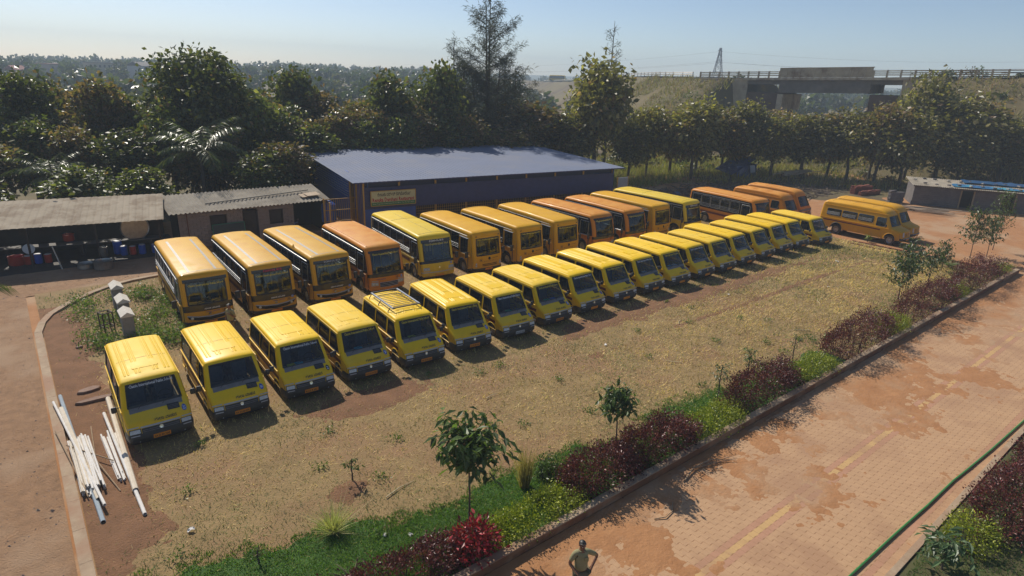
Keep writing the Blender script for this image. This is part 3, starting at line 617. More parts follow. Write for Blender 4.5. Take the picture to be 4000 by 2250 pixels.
def seat(root, x, y, zf, w, h=.62, rail=None):
    m = MB(); m.box((x, y+.22, zf+.38), (w, .44, .14)); m.box((x, y+.46, zf+.45+h/2), (w, .11, h), rx=R(-10)); m.box((x, y+.25, zf+.16), (w*.8, .3, .32))
    st = m.build('seat', VM['seat'], root, bevel=.03)
    if rail:
        zt = zf+.5+h
        MB().tube([(x-w/2, y+.42, zf+.5), (x-w/2, y+.54, zt), (x-w*.3, y+.56, zt+.08), (x+w*.3, y+.56, zt+.08), (x+w/2, y+.54, zt), (x+w/2, y+.42, zf+.5)], .022, 5).build('grab_rail', VM['seatframe'], st)
def steering(root, x, y, z):
    m = MB(); pts = [(x+.2*math.cos(2*math.pi*k/14), y+.2*math.sin(2*math.pi*k/14)*.75, z+.2*math.sin(2*math.pi*k/14)*.66) for k in range(15)]
    m.tube(pts, .014, 5, False); m.tube([(x, y, z), (x, y-.3, z-.3)], .025, 5); m.tube([pts[0], (x, y, z), pts[7]], .012, 4); m.build('steering_wheel', VM['black'], root)
def mirror(root, sk, sd, z, y, arm=.16, h=.2, w=.15, drop=0.):
    x = sk.W(y, z)
    MB().tube([(sd*(x-.02), y+.02, z), (sd*(x+arm*.6), y-.05, z+.03), (sd*(x+arm), y-.06, z-drop)], .014, 5).build('mirror_arm', VM['black'], root)
    b = MB(); b.box((sd*(x+arm+w*.25), y-.08, z-drop), (w, .09, h)); mo = b.build('mirror', VM['black'], root, True, bevel=.03)
    MB().box((sd*(x+arm+w*.25), y-.032, z-drop), (w*.8, .006, h*.8)).build('mirror_glass', VM['chrome'], mo)
def disc(sk, x, z, r, off=.008, n=16): return MB().add([sk.front(x, z, off)] + [sk.front(x+r*math.cos(2*math.pi*k/n), z+r*math.sin(2*math.pi*k/n), off) for k in range(n)], [(0, k+1, (k+1) % n+1) for k in range(n)])
def lamp(root, sk, x, z, r, name='headlight'):
    c = Vector(sk.front(x, z, 0)); o = MB().lathe([(r*1.12, .02), (r*1.12, -.012), (r, -.02), (r*.96, .0)], 14, tuple(c), 'y').build(name, VM['chrome'], root, True)
    MB().lathe([(r, -.004), (r*.7, -.024), (.001, -.034)], 14, tuple(c), 'y').build('lens', VM['lens'], o, True)
def child_sign(root, sk, x, z, a, mat='ink'):
    """framed pictogram of two school children"""
    m = MB(); f = lambda u, v: sk.front(x+u*a, z+v*a, .007)
    for u0, u1, v0, v1 in ((-.5, .5, .44, .5), (-.5, .5, -.5, -.44), (-.5, -.44, -.44, .44), (.44, .5, -.44, .44)): m.add([f(u0, v0), f(u1, v0), f(u1, v1), f(u0, v1)], [(0, 1, 2, 3)])
    for cx, sc in ((-.13, 1), (.15, .85)):
        m.add([f(cx+.08*math.cos(k*.785)*sc, .24*sc+.08*math.sin(k*.785)) for k in range(8)], [tuple(range(8))])
        m.add([f(cx-.1*sc, .14*sc), f(cx+.1*sc, .14*sc), f(cx+.14*sc, -.12), f(cx-.14*sc, -.12)], [(0, 1, 2, 3)])
        for k in (-1, 1): m.add([f(cx+k*.06*sc-.03, -.12), f(cx+k*.06*sc+.03, -.12), f(cx+k*.1*sc+.03, -.36), f(cx+k*.1*sc-.03, -.36)], [(0, 1, 2, 3)])
    m.build('school_sign', VM[mat], root, fix=False)

# ---------------------------------------------------------------- small school van
def van_skin(L):
    e = 1.02+L
    return Skin([(.10, .24), (.02, .32), (0, .42), (0, .56), (.03, .66), (.07, .84), (.20, .985), (.47, 1.135), (.57, 1.235), (.98, 1.885), (1.03, 1.945), (1.10, 1.985), (1.3, 2.015),
                 (e*.5, 2.03), (e-.25, 2.015), (e-.06, 1.985), (e, 1.94), (e+.04, 1.86), (e+.13, 1.2), (e+.15, .9), (e+.15, .5), (e+.1, .3)], .93, .82, 1.08, 1.96, r=.10, bow=.07, crown=.05, taper=(.07, .6))
VAN_SK = {}
def make_van(L, name='school_van'):
    sk = van_skin(L); VAN_SK[L] = sk; e = 1.02+L; root = empty(name); q0, q1 = sk.q_at_z(1.25), sk.q_at_z(1.875)
    rq0 = [q for q, p in zip(sk.S, sk.P) if abs(p.z-1.86) < 1e-6][-1]; rq1 = rq0+.6
    door = [(.86, 1.19), (1.17, 1.745), (1.20, 1.76), (1.68, 1.765), (1.71, 1.74), (1.71, 1.17), (1.68, 1.15), (.92, 1.15)]
    l1 = 1.86+(e-1.86-.2)*.45; holes = [door[::-1], rrect(1.86, l1, 1.20, 1.765, .05), rrect(l1+.13, e-.1, 1.20, 1.765, .05)]
    wy = (.93, e-.78); poly = sk.outline(.34, wy, .40)
    b = sk.shell([(q0, q1), (rq0, rq1)]); sk.side_sheets(b, poly, 1.08, holes); body = b.build('body', VM['van'], root, True)
    m = MB(); m.bb(-.82, .82, .25, e+.05, .36, .40); m.bb(-.80, .80, .36, .42, .4, 1.0); m.build('floor', VM['trim'], root)
    sk.pane(q0, q1).build('windshield', VM['glass'], root, True); sk.pane_frame(q0, q1).build('windshield_seal', VM['black'], root)
    sk.pane(rq0, rq1).build('rear_window', VM['dark'], root, True)
    for sd in (-1, 1):
        for h in holes: sk.side_pane(h, sd).build('side_window', VM['dark'], root)
        sk.side_ring(holes, sd).build('window_seal', VM['black'], root)
        MB().beam((sd*(sk.W(1.2, 1.2)-.004), 1.16, 1.15), (sd*(sk.W(1.2, 1.75)-.004), 1.24, 1.755), .03, .03).build('quarter_light_bar', VM['black'], root)
        sk.side_patch(.66, e-.1, .78, .92, sd).build('side_stripe', VM['maroon'], root)
        # belt ledge, sill step and gutter
        MB().tube([(sd*(sk.W(y, 1.09)+.006), y, 1.09+.0*y) for y in np.linspace(.75, e, 8)], .022, 5).build('belt_moulding', VM['van'], root)
        MB().tube([(sd*(sk.W(y, 1.86)+.012), y, 1.86) for y in np.linspace(1.05, e-.05, 6)], .016, 5).build('rain_gutter', VM['van'], root)
        MB().tube([(sd*(sk.W(y, .5)+.008), y, .50) for y in np.linspace(.55, e, 4)], .02, 5).build('sill_moulding', VM['van'], root)
        MB().bb(sd*.86-.03, sd*.86+.03, 1.35, e-1.2, .30, .36).build('sill', VM['black'], root)
        MB().box((sd*(sk.W(1.6, 1.0)+.012), 1.62, .99), (.02, .16, .03)).build('door_handle', VM['black'], root)
        mirror(root, sk, sd, 1.23, .86)
        for y in wy: wheel(root, sd*.76, y, .325, .19, sd)
    for y in wy:
        for sd in (-1, 1):
            MB().tube([(sd*(sk.W(y, .6)+.004), y+.40*math.cos(R(a)), .34+.42*math.sin(R(a))) for a in range(0, 181, 20)], .02, 4).build('wheel_arch', VM['van'], root)
    sk.belt(.24, .60, .56, .035).build('bumper', VM['black'], root, True)
    g = sk.fpatch(-.53, .53, .595, .755, .012, 6, 2).build('grille', VM['black'], root)
    for z in (.64, .69): MB().tube([sk.front(x, z, .018) for x in np.linspace(-.5, .5, 7)], .008, 4).build('grille_bar', VM['grey'], g)
    disc(sk, 0, .69, .055, .028).build('emblem', VM['chrome'], root)
    sk.fpatch(-.55, .55, .765, .815, .012, 6, 1).build('reflective_strip', VM['silver'], root)
    for sd in (-1, 1):
        h = MB().grid([[sk.front(sd*x, z, .010) for x in (.55, .66, .77, .87)] for z in (.60, .67, .765)]).build('headlight', VM['black'], root)
        MB().grid([[sk.front(sd*x, z, .020) for x in (.575, .66, .76, .85)] for z in (.622, .68, .745)]).build('lens', VM['lens'], h)
        MB().grid([[sk.front(sd*x, z, .042) for x in (.6, .7, .84)] for z in (.545, .575)]).build('indicator', VM['silver'], root)
        sk.fpatch(min(sd*.6, sd*.9), max(sd*.6, sd*.9), .80, .835, .008, 3, 1).build('reflective_strip', VM['silver'], root)
        lamp(root, sk, sd*.62, .36, .045, 'fog_lamp')
    sk.fpatch(-.74, .74, 1.128, 1.245, .006, 8, 2).build('cowl', VM['grey'], root)
    v = sk.fpatch(.28, .62, 1.035, 1.150, .012, 4, 2).build('cowl_vent', VM['black'], root)
    for z in (1.06, 1.085, 1.11): MB().tube([sk.front(x, z, .02) for x in (.3, .45, .6)], .007, 4).build('slat', VM['grey'], v)
    for x0, x1 in ((-.5, -.05), (.18, .62)):
        MB().tube([sk.front(x0, 1.19, .03), sk.front(x0+.1, 1.27, .03), sk.front(x1, 1.34, .022)], .011, 4).build('wiper', VM['black'], root)
    lettering('lettering', 'ಶಾಲಾ ವಾಹನ', .62, lambda u, w: sk.front(u+.16, .915+w, .008), VM['ink'], root, .02, .085)
    # interior
    d = MB(); d.grid([[(-.74, .62, 1.2), (.74, .62, 1.2)], [(-.76, .85, 1.19), (.76, .85, 1.19)], [(-.76, 1.0, 1.1), (.76, 1.0, 1.1)], [(-.74, 1.0, .75), (.74, 1.0, .75)]]); d.build('dashboard', VM['trim'], root)
    steering(root, .36, 1.12, 1.18)
    for x in (-.4, .4): seat(root, x, 1.3, .42, .5, .6)
    y = 2.15
    while y < e-.6:
        seat(root, -.36, y, .42, .72, .52); seat(root, .4, y, .42, .62, .52); y += .78
    # pressed roof: ribs and hatch panel
    rb = MB(); ya, yb_ = 1.42, e-.22
    for x in (-.62, -.52, -.3, -.2, .2, .3, .52, .62):
        rows = []
        for y in np.linspace(ya, yb_, 7):
            q = sk.q_at_y(y); rows.append([sk.top(x+o, q, h) for o, h in ((-.034, -.002), (-.018, .010), (.018, .010), (.034, -.002))])
        rb.grid(rows)
    rb.build('roof_rib', VM['van'], root, True)
    hp = MB(); P = rrect(1.75, 2.3, -.38, .38, .09); f = lambda o: (lambda a, c: sk.top(c, sk.q_at_y(a), o))
    hp.prism(P, f(-.004), f(.016)); hp.build('roof_hatch', VM['van'], root)
    MB().tube([sk.top(x, sk.q_at_y(2.62), .002) for x in np.linspace(-.72, .72, 7)], .005, 4).build('roof_seam', VM['trim'], root)
    return root

# ---------------------------------------------------------------- buses
BSK = {}
def make_bus(kind, L, paint, name='school_bus'):
    """kind: 'panel' (black lower screen panel), 'oval' (rounded screen, wide grille), 'visor' (roof visor, bare front), 'banner' (black header board, bonnet panel)"""
    sp = dict(panel=dict(ws=(1.30, 2.30), prof=[(.08, .34), (0, .42), (0, .62), (0, 1.0), (.02, 1.18), (.06, 1.5), (.16, 2.05), (.22, 2.38), (.24, 2.47), (.28, 2.57), (.37, 2.66), (.55, 2.70)], r=.16, bow=.10),
              oval=dict(ws=(1.26, 2.34), prof=[(.08, .34), (0, .42), (0, .62), (0, .95), (.03, 1.2), (.09, 1.6), (.20, 2.05), (.32, 2.38), (.37, 2.48), (.45, 2.58), (.57, 2.665), (.8, 2.71)], r=.17, bow=.14),
              visor=dict(ws=(1.28, 2.26), prof=[(.08, .34), (0, .42), (0, .62), (0, 1.0), (.02, 1.2), (.07, 1.6), (.14, 2.05), (.17, 2.3), (.18, 2.42), (.22, 2.55), (.34, 2.66), (.6, 2.71)], r=.17, bow=.10),
              banner=dict(ws=(1.25, 2.25), prof=[(.06, .34), (0, .42), (0, .60), (.03, .8), (.10, 1.1), (.17, 1.28), (.25, 1.6), (.36, 2.05), (.43, 2.36), (.45, 2.46), (.5, 2.56), (.6, 2.66), (.8, 2.71)], r=.16, bow=.12))[kind]
    e = L+.42; sk = Skin(sp['prof'] + [(e*.5, 2.735), (e-.3, 2.71), (e-.1, 2.66), (e, 2.55), (e+.05, 2.4), (e+.1, 1.5), (e+.1, .9), (e+.08, .45)], 1.08, 1.03, 1.25, 2.6, r=sp['r'], bow=sp['bow'], crown=.06, taper=(.10, .7))
    BSK[name+kind+paint] = sk; root = empty(name); q0, q1 = sk.q_at_z(sp['ws'][0]), sk.q_at_z(sp['ws'][1]); zt = 2.28
    rq0 = sk.S[-4]+.02; rq1 = rq0+.75
    wy = (1.25, e-1.75); poly = sk.outline(.42, wy, .5); holes = []
    holes.append(rrect(.72, 1.5, 1.28, zt-.08, .06)); y = 1.66; n = max(4, round((e-.3-y)/.92)); st = (e-.25-y)/n
    for k in range(n): holes.append(rrect(y+k*st+.04, y+(k+1)*st-.04, 1.42, zt, .05))
    b = sk.shell([(q0, q1), (rq0, rq1)], nt=5)
    if kind == 'visor': sk.side_sheets(b, poly, 1.30, [holes[0]]+holes[1:])
    else: sk.side_sheets(b, poly, 1.30, holes, True, False)
    b.build('body', VM[paint], root, True)
    if kind != 'visor': sk.side_sheets(MB(), poly, 1.30, holes, False, True).build('window_band', VM['gloss'], root)
    else:
        for sd in (-1, 1): sk.side_patch(1.62, e-.2, 1.33, 1.41, sd).build('window_band', VM['gloss'], root); sk.side_patch(1.62, e-.2, zt+.01, zt+.1, sd).build('window_band', VM['gloss'], root)
    MB().bb(-.95, .95, .2, e, .60, .66).build('floor', VM['trim'], root)
    sk.pane(q0, q1).build('windshield', VM['glass'], root, True); sk.pane_frame(q0, q1, r=.03).build('windshield_seal', VM['black'], root)
    sk.pane(rq0, rq1).build('rear_window', VM['dark'], root, True)
    for sd in (-1, 1):
        for h in holes: sk.side_pane(h, sd, -.02).build('side_window', VM['dark'], root)
        sk.side_ring(holes, sd, .014).build('window_seal', VM['bar'] if kind != 'visor' else VM['black'], root)
        for z in (1.48, 1.58, 1.68):
            MB().tube([(sd*(sk.W(2, z)+.03), 1.68, z), (sd*(sk.W(2, z)+.03), e-.28, z)], .012, 5).build('window_guard_bar', VM['bar'], root)
        MB().tube([(sd*(sk.W(2, 2.36)+.012), .8, 2.36), (sd*(sk.W(2, 2.36)+.012), e-.15, 2.36)], .018, 5).build('rain_gutter', VM['bar'], root)
        MB().tube([(sd*(sk.W(2, 1.2)+.008), .45, 1.22), (sd*(sk.W(2, 1.2)+.008), e, 1.22)], .02, 5).build('belt_moulding', VM[paint], root)
        sk.side_patch(1.7, e-.3, .92, 1.08, sd).build('side_stripe', VM['maroon'], root)
        MB().bb(sd*1.0-.03, sd*1.0+.03, 1.9, e-2.4, .34, .44).build('sill', VM['black'], root)
        for y in wy:
            wheel(root, sd*.88, y, .41, .24, sd)
            MB().tube([(sd*(sk.W(y, .6)+.004), y+.5*math.cos(R(a)), .42+.525*math.sin(R(a))) for a in range(0, 181, 20)], .022, 4).build('wheel_arch', VM['black'], root)
        mirror(root, sk, sd, 1.45 if kind != 'oval' else 1.4, .5, .2, .36, .2, .1)
        MB().box((sd*1.085, 2.2, 1.0), (.02, .06, .04)).build('side_lamp', VM['redlens'], root)
        for z in (.9,): MB().bb(sd*1.083-.004, sd*1.083+.004, .62, .68, .46, 1.28).build('door_shut_line', VM['black'], root)
    F = lambda *a: sk.fpatch(*a); W1 = .9
    if kind == 'panel':
        F(-1.0*W1, 1.0*W1, 2.29, 2.44, .006, 6, 2).build('header_board', VM['gloss'], root)
        sk.belt(.98, 1.27, .5, .010, 2, False).build('front_panel', VM['gloss'], root)
        lettering('lettering', 'ASHOK LEYLAND', .66, lambda u, w: sk.front(u+.12, 1.08+w, .018), VM['white'], root, .03)
        lettering('lettering', 'ಶಾಲಾ ವಾಹನ', .6, lambda u, w: sk.front(u+.12, .93+w, .014), VM['purple'], root, .03, .07)
        m = MB(); pts = [(-.86, .66), (-.5, .57), (0, .54), (.5, .57), (.86, .66), (.92, .80), (.5, .72), (0, .69), (-.5, .72), (-.92, .80)]
        m.grid([[sk.front(x, z, .014) for x, z in pts[:5]], [sk.front(x, z, .014) for x, z in pts[:4:-1]]]); m.build('grille', VM['gloss'], root)
        MB().tube([sk.front(x, z+.02, .02) for x, z in pts[:4:-1]], .026, 5).build('chrome_strip', VM['silver'], root)
        for sd in (-1, 1): lamp(root, sk, sd*.72, .69, .07)
        disc(sk, 0, .83, .06, .02).build('emblem', VM['chrome'], root); child_sign(root, sk, .62, .90, .17)
    elif kind == 'oval':
        F(-.9, .9, 2.335, 2.46, .006, 6, 2).build('header_board', VM['gloss'], root)
        sk.belt(1.08, 1.265, .4, .008, 2, False).build('front_panel', VM['gloss'], root)
        g = F(-.48, .55, .56, .78, .012, 6, 2).build('grille', VM['gloss'], root)
        for z in (.55, .63, .71, .79): MB().tube([sk.front(x, z, .022) for x in (-.5, -.2, 0, .2, .57)], .013, 4).build('grille_bar', VM['silver'], g)
        for sd in (-1, 1):
            F(min(sd*.56, sd*.92), max(sd*.56, sd*.92), .62, .82, .008, 4, 2).build('lamp_housing', VM['silver'], root)
            for dx in (.66, .82): lamp(root, sk, sd*dx, .71, .068)
            F(min(sd*.56, sd*.9), max(sd*.56, sd*.9), .86, .90, .01, 3, 1).build('reflective_strip', VM['silver'], root)
        lettering('lettering', 'ಶಾಲಾ ವಾಹನ', .5, lambda u, w: sk.front(u-.42, .98+w, .012), VM['purple'], root, .03, .065); child_sign(root, sk, .52, .98, .16)
    elif kind == 'visor':
        m = MB(); m.grid([[sk.top(x*sk.xe(sk.q_at_z(z)), sk.q_at_z(z), o) for x in (-.85, -.4, 0, .4, .85)] for z, o in ((2.38, .0), (2.42, .02), (2.55, .03), (2.64, .022), (2.68, .0))]); m.build('roof_visor', VM[paint], root, True)
        for sd in (-1, 1):
            MB().box(sk.front(sd*.78, 2.40, .012), (.1, .03, .04)).build('marker_lamp', VM['black'], root)
            for z, r in ((.80, .052), (.67, .062)): lamp(root, sk, sd*.84, z, r)
            MB().box((sd*(sk.W(1, 1.9)+.04), 1.1, 2.24), (.1, .9, .03)).build('door_visor', VM['silver'], root)
        F(-.5, .62, .62, .82, .006, 5, 2).build('grille_panel', VM[paint], root)
        for z in (.66, .74): F(-.46, .58, z-.02, z+.02, .013, 5, 1).build('grille_slot', VM['gloss'], root)
        disc(sk, .02, 1.07, .09, .012).build('emblem', VM['gloss'], root)
        lettering('lettering', 'E I C H E R', .72, lambda u, w: sk.front(u+.02, .92+w, .010), VM['ink'], root, .0, .045)
        lettering('lettering', 'ಶಾಲಾ ವಾಹನ', .42, lambda u, w: sk.front(u+.45, 1.08+w, .010), VM['ink'], root, .03, .055); child_sign(root, sk, -.55, 1.0, .17)
    else:
        F(-.92, .92, 2.245, 2.43, .006, 6, 2).build('header_board', VM['gloss'], root)
        sk.belt(1.12, 1.26, .55, .008, 2, False).build('front_panel', VM['gloss'], root)
        m = F(-.6, .6, .78, 1.11, .012, 5, 2); m.build('bonnet_panel', VM[paint], root)
        sk.belt(.60, .66, .4, .012, 1, False).build('reflective_strip', VM['silver'], root)
        for sd in (-1, 1):
            F(min(sd*.58, sd*.95), max(sd*.58, sd*.95), .72, .9, .010, 4, 2).build('lamp_housing', VM['silver'], root)
            for dx in (.67, .83): lamp(root, sk, sd*dx, .81, .065)
        child_sign(root, sk, .34, .95, .24); disc(sk, 0, .88, .05, .02).build('emblem', VM['chrome'], root)
    sk.belt(.36, .52, .5, .02).build('bumper', VM['black'] if kind in ('panel', 'visor') else VM[paint], root, True)
    p = F(-.26, .26, .40, .50, .03, 2, 1).build('number_plate', VM['plate'], root)
    for x0, x1 in ((-.55, -.05), (.1, .6)):
        zz = sp['ws'][0]; MB().tube([sk.front(x0, zz-.05, .03), sk.front(x0+.1, zz+.06, .03), sk.front(x1, zz+.16, .03)], .012, 4).build('wiper', VM['black'], root)
    d = MB(); z = sp['ws'][0]-.04; d.grid([[(-.9, .2, z), (.9, .2, z)], [(-.92, .62, z-.02), (.92, .62, z-.02)], [(-.9, .68, .7), (.9, .68, .7)]]); d.build('dashboard', VM['trim'], root)
    steering(root, .52, .78, 1.32); seat(root, .52, .95, .7, .5, .6, True)
    y = 1.75
    while y < e-.75: seat(root, -.5, y, .62, .86, .6, True); seat(root, .56, y, .62, .74, .6, True); y += .82
    if kind in ('panel', 'visor', 'banner'):
        for k in range(9):
            x = -.8+k*.2; MB().grid([[(x-.05, 1.62+.02*math.sin(z*9), z), (x, 1.60, z), (x+.05, 1.62+.02*math.cos(z*7), z)] for z in (1.4, 1.7, 2.0, 2.3)]).build('curtain', VM['curtain'], root, True)
    if kind == 'panel':
        for x in (-.55, .55):
            m = MB(); m.grid([[sk.top(x+o, sk.q_at_y(yy), .005) for o in (-.055, .055)] for yy in np.linspace(.62, e-.15, 9)]); m.build('roof_tape', VM['tape'], root)
        MB().grid([[sk.top(x, sk.q_at_y(yy), .006) for x in np.linspace(-.88, .88, 9)] for yy in (.57, .61)]).build('roof_tape', VM['tape'], root)
    if kind == 'oval':
        for sd in (-1, 1): MB().tube([sk.top(sd*.84, sk.q_at_y(yy), .006) for yy in np.linspace(.75, e-.2, 7)], .022, 5).build('roof_rail', VM[paint], root)
    if kind == 'banner':
        MB().tube([sk.top(0, sk.q_at_y(yy), .001) for yy in np.linspace(.9, e-.2, 6)], .007, 4).build('roof_seam', VM['trim'], root)
        for yy in (.95, e*.62): MB().tube([sk.top(x, sk.q_at_y(yy), .002) for x in np.linspace(-.9, .9, 7)], .008, 4).build('roof_seam', VM['trim'], root)
    if kind == 'visor':
        MB().tube([sk.top(x, sk.q_at_y(e-.45), .002) for x in np.linspace(-.9, .9, 7)], .007, 4).build('roof_seam', VM['trim'], root)
    root['_k'] = kind
    return root, sk

# ---------------------------------------------------------------- bonneted minibus
def make_minibus(L, paint='trav', flat=False, name='minibus'):
    e = L+1.75
    if flat:
        e = L+.75
        prof = [(.08, .30), (0, .38), (0, .6), (.03, .8), (.10, 1.05), (.28, 1.2), (.72, 1.95), (.80, 2.06), (.95, 2.24), (1.25, 2.38), (1.6, 2.43)]; ws = (1.22, 1.93); tap = (.08, .7); arch = .95
    else:
        prof = [(.08, .36), (0, .44), (0, .6), (.03, .75), (.07, 1.02), (.16, 1.10), (.78, 1.24), (.86, 1.30), (1.24, 1.98), (1.33, 2.10), (1.5, 2.27), (1.8, 2.40), (2.2, 2.45)]; ws = (1.32, 1.96); tap = (.22, 1.0); arch = .88
    sk = Skin(prof + [(e*.6, 2.47), (e-.3, 2.44), (e-.1, 2.38), (e, 2.26), (e+.05, 2.1), (e+.12, 1.3), (e+.12, .9), (e+.08, .4)], .95, .80, 1.15, 2.35, r=.14, bow=.09, crown=.06, taper=tap)
    root = empty(name); q0, q1 = sk.q_at_z(ws[0]), sk.q_at_z(ws[1]); rq0 = sk.S[-4]+.02; rq1 = rq0+.6
    y0 = 1.15 if flat else 1.35; wy = (arch, e-1.35); poly = sk.outline(.42, wy, .44)
    holes = [rrect(y0, y0+.68, 1.24, 1.86, .08)]; y = y0+.86; n = 3; st = (e-.35-y)/n
    for k in range(n): holes.append(rrect(y+k*st+.06, y+(k+1)*st-.06, 1.36, 1.86, .08))
    b = sk.shell([(q0, q1), (rq0, rq1)], nt=5); sk.side_sheets(b, poly, 1.15, holes); b.build('body', VM[paint], root, True)
    MB().bb(-.85, .85, .3, e, .48, .54).build('floor', VM['trim'], root)
    sk.pane(q0, q1).build('windshield', VM['glass'], root, True); sk.pane_frame(q0, q1, r=.02).build('windshield_seal', VM['black'], root); sk.pane(rq0, rq1).build('rear_window', VM['dark'], root, True)
    for sd in (-1, 1):
        for k, h in enumerate(holes):
            sk.side_pane(h, sd).build('side_window', VM['smoked'], root)
            if k:
                for z in (1.45, 1.53, 1.61): MB().tube([(sd*(sk.W(2, z)+.01), h[4][0]+.02, z), (sd*(sk.W(2, z)+.01), h[0][0]-.0, z)], .010, 4).build('window_guard_bar', VM['bar'], root)
        sk.side_ring(holes, sd, .014).build('window_seal', VM['black'], root)
        sk.side_patch(y0+.3, e-.2, .95, 1.04, sd).build('side_stripe', VM['maroon'], root)
        lettering('lettering', 'ಕ್ಲಾಸಿಕ್ ಇಂಟರ್ ನ್ಯಾಷನಲ್ ಸ್ಕೂಲ್', 2.2, lambda u, w: (sd*(sk.W(3, 1.1)+.006), y0+2.2+sd*u, 1.13+w), VM['redtxt'], root, .02, .1)
        MB().tube([(sd*(sk.W(2, 2.12)+.01), y0-.1, 2.10), (sd*(sk.W(2, 2.12)+.01), e-.1, 2.10)], .02, 5).build('rain_gutter', VM[paint], root)
        MB().tube([(sd*(sk.W(2, 1.15)+.006), y0-.3, 1.15), (sd*(sk.W(2, 1.15)+.006), e, 1.15)], .02, 5).build('belt_moulding', VM[paint], root)
        for y in wy:
            wheel(root, sd*.78, y, .37, .22, sd)
            MB().tube([(sd*(sk.W(y, .6)+.01), y+.44*math.cos(R(a)), .42+.46*math.sin(R(a))) for a in range(0, 181, 20)], .03, 5).build('wheel_arch', VM['black'] if y > 2 else VM[paint], root)
        mirror(root, sk, sd, 1.35, y0-.05, .14, .2, .14)
        if not flat:
            h = MB().grid([[sk.front(sd*x, z, .012) for x in (.46, .56, .64)] for z in (.68, .85, 1.02)]).build('headlight', VM['silver'], root)
            MB().grid([[sk.front(sd*x, z, .02) for x in (.48, .55, .62)] for z in (.70, .85, 1.0)]).build('lens', VM['lens'], h)
        else:
            F2 = sk.fpatch(min(sd*.5, sd*.82), max(sd*.5, sd*.82), .62, .8, .01, 3, 2).build('headlight', VM['lens'], root)
    sk.belt(.40, .60, .7, .03).build('bumper', VM['black'], root, True)
    MB().tube([sk.front(x, .58, .05) for x in np.linspace(-.62, .62, 7)], .02, 5).build('chrome_strip', VM['silver'], root)
    g = sk.fpatch(-.42, .42, .66, .98 if not flat else .8, .012, 4, 2).build('grille', VM[paint] if not flat else VM['grey'], root)
    for z in (.70, .79, .88) if not flat else (.66, .74):
        for a, c in ((-.38, -.04), (.04, .38)): sk.fpatch(a, c, z, z+.045, .02, 2, 1).build('grille_slot', VM['gloss'], g)
    sk.fpatch(-.22, .22, .44, .54, .05, 2, 1).build('number_plate', VM['plate'], root)
    if flat: sk.belt(.84, 1.04, .5, .008, 1, False).build('front_panel', VM['grey'], root)
    for x0, x1 in ((-.45, 0), (.1, .5)): MB().tube([sk.front(x0, ws[0]-.03, .025), sk.front(x1, ws[0]+.12, .025)], .011, 4).build('wiper', VM['black'], root)
    d = MB(); z = ws[0]-.03; ya = sk.at(q0)[0].y+.08; d.grid([[(-.66, ya, z), (.66, ya, z)], [(-.75, ya+.35, z-.02), (.75, ya+.35, z-.02)], [(-.75, ya+.4, .7), (.75, ya+.4, .7)]]); d.build('dashboard', VM['trim'], root)
    steering(root, .36, ya+.5, 1.25)
    y = y0+.35
    while y < e-.8: seat(root, -.4, y, .54, .66, .6); seat(root, .42, y, .54, .6, .6); y += .85
    for yy in np.linspace(2.6, e-.6, 3): MB().tube([sk.top(x, sk.q_at_y(yy), .002) for x in np.linspace(-.7, .7, 6)], .006, 4).build('roof_seam', VM['trim'], root)
    return root

# ---------------------------------------------------------------- parking rows
# van rows: x, y of the roof front edge, turn, long body
VANS = [(2.34,20.84,1.1,1),(4.76,20.83,1.5,1),(7.18,20.92,2.,0),(9.51,20.91,1.5,0),(11.88,20.72,3.4,0),(14.33,20.77,5.3,1),(16.79,20.78,3.2,0),(19.28,20.9,.4,0),(21.8,21.08,0,1),(24.31,21.15,.6,1),(26.82,21.26,0,1),
        (29.14,21.2,.8,1),(31.59,21.22,-.7,1),(33.89,21.21,.8,0),(36.35,21.35,-.3,1),(38.88,21.41,-.3,0),(41.41,21.52,.4,1),(43.64,21.49,2.5,0),(46.27,21.05,4.6,0)]
VINFO = {0: ('22', 'KA 25 AA 9663', 'w'), 1: ('30', 'KA 25 AB 0370', None), 2: ('2', 'KA 25 B 2467', 'w'), 3: ('3', 'KA 25 D 6723', 'y'), 4: ('20', 'KA 25 AA 6668', 'y'), 5: ('17', 'KA 25 AB 5962', 'y'), 6: ('16', 'KA 25 AA 7066', 'w'), 7: ('4', 'KA 25 B 3165', 'y')}
VLAB = ['yellow school van with badge 22 at the left end of the front row', 'yellow school van with badge 30 and no school name on its windscreen', 'yellow school van with black badge 2, third from the left kerb', 'yellow school van with badge 3, between badge 2 and the roof rack van',
        'yellow school van carrying a metal luggage rack on its roof', 'yellow school van with badge 17, just right of the roof rack van']
VPROTO = {}
for i, (x, y, a, lg) in enumerate(VANS):
    L = 3.68 if lg else 3.3
    if lg in VPROTO: o = copy_tree(VPROTO[lg])
    else: o = VPROTO[lg] = make_van(L)
    VPROTO.setdefault('objs', []).append((o, L, i))
    fx, fy = -math.sin(R(a)), -math.cos(R(a)); o.location = (x+fx*1.02, y+fy*1.02, .0); o.rotation_euler = (0, 0, -R(a))
    lab = VLAB[i] if i < 6 else ('yellow school van at the far right end of the front row' if i == 18 else f'yellow school van, {ORD[i]} from the left in the front row')
    tag(o, lab, 'van', 'yellow school vans parked in the front row')
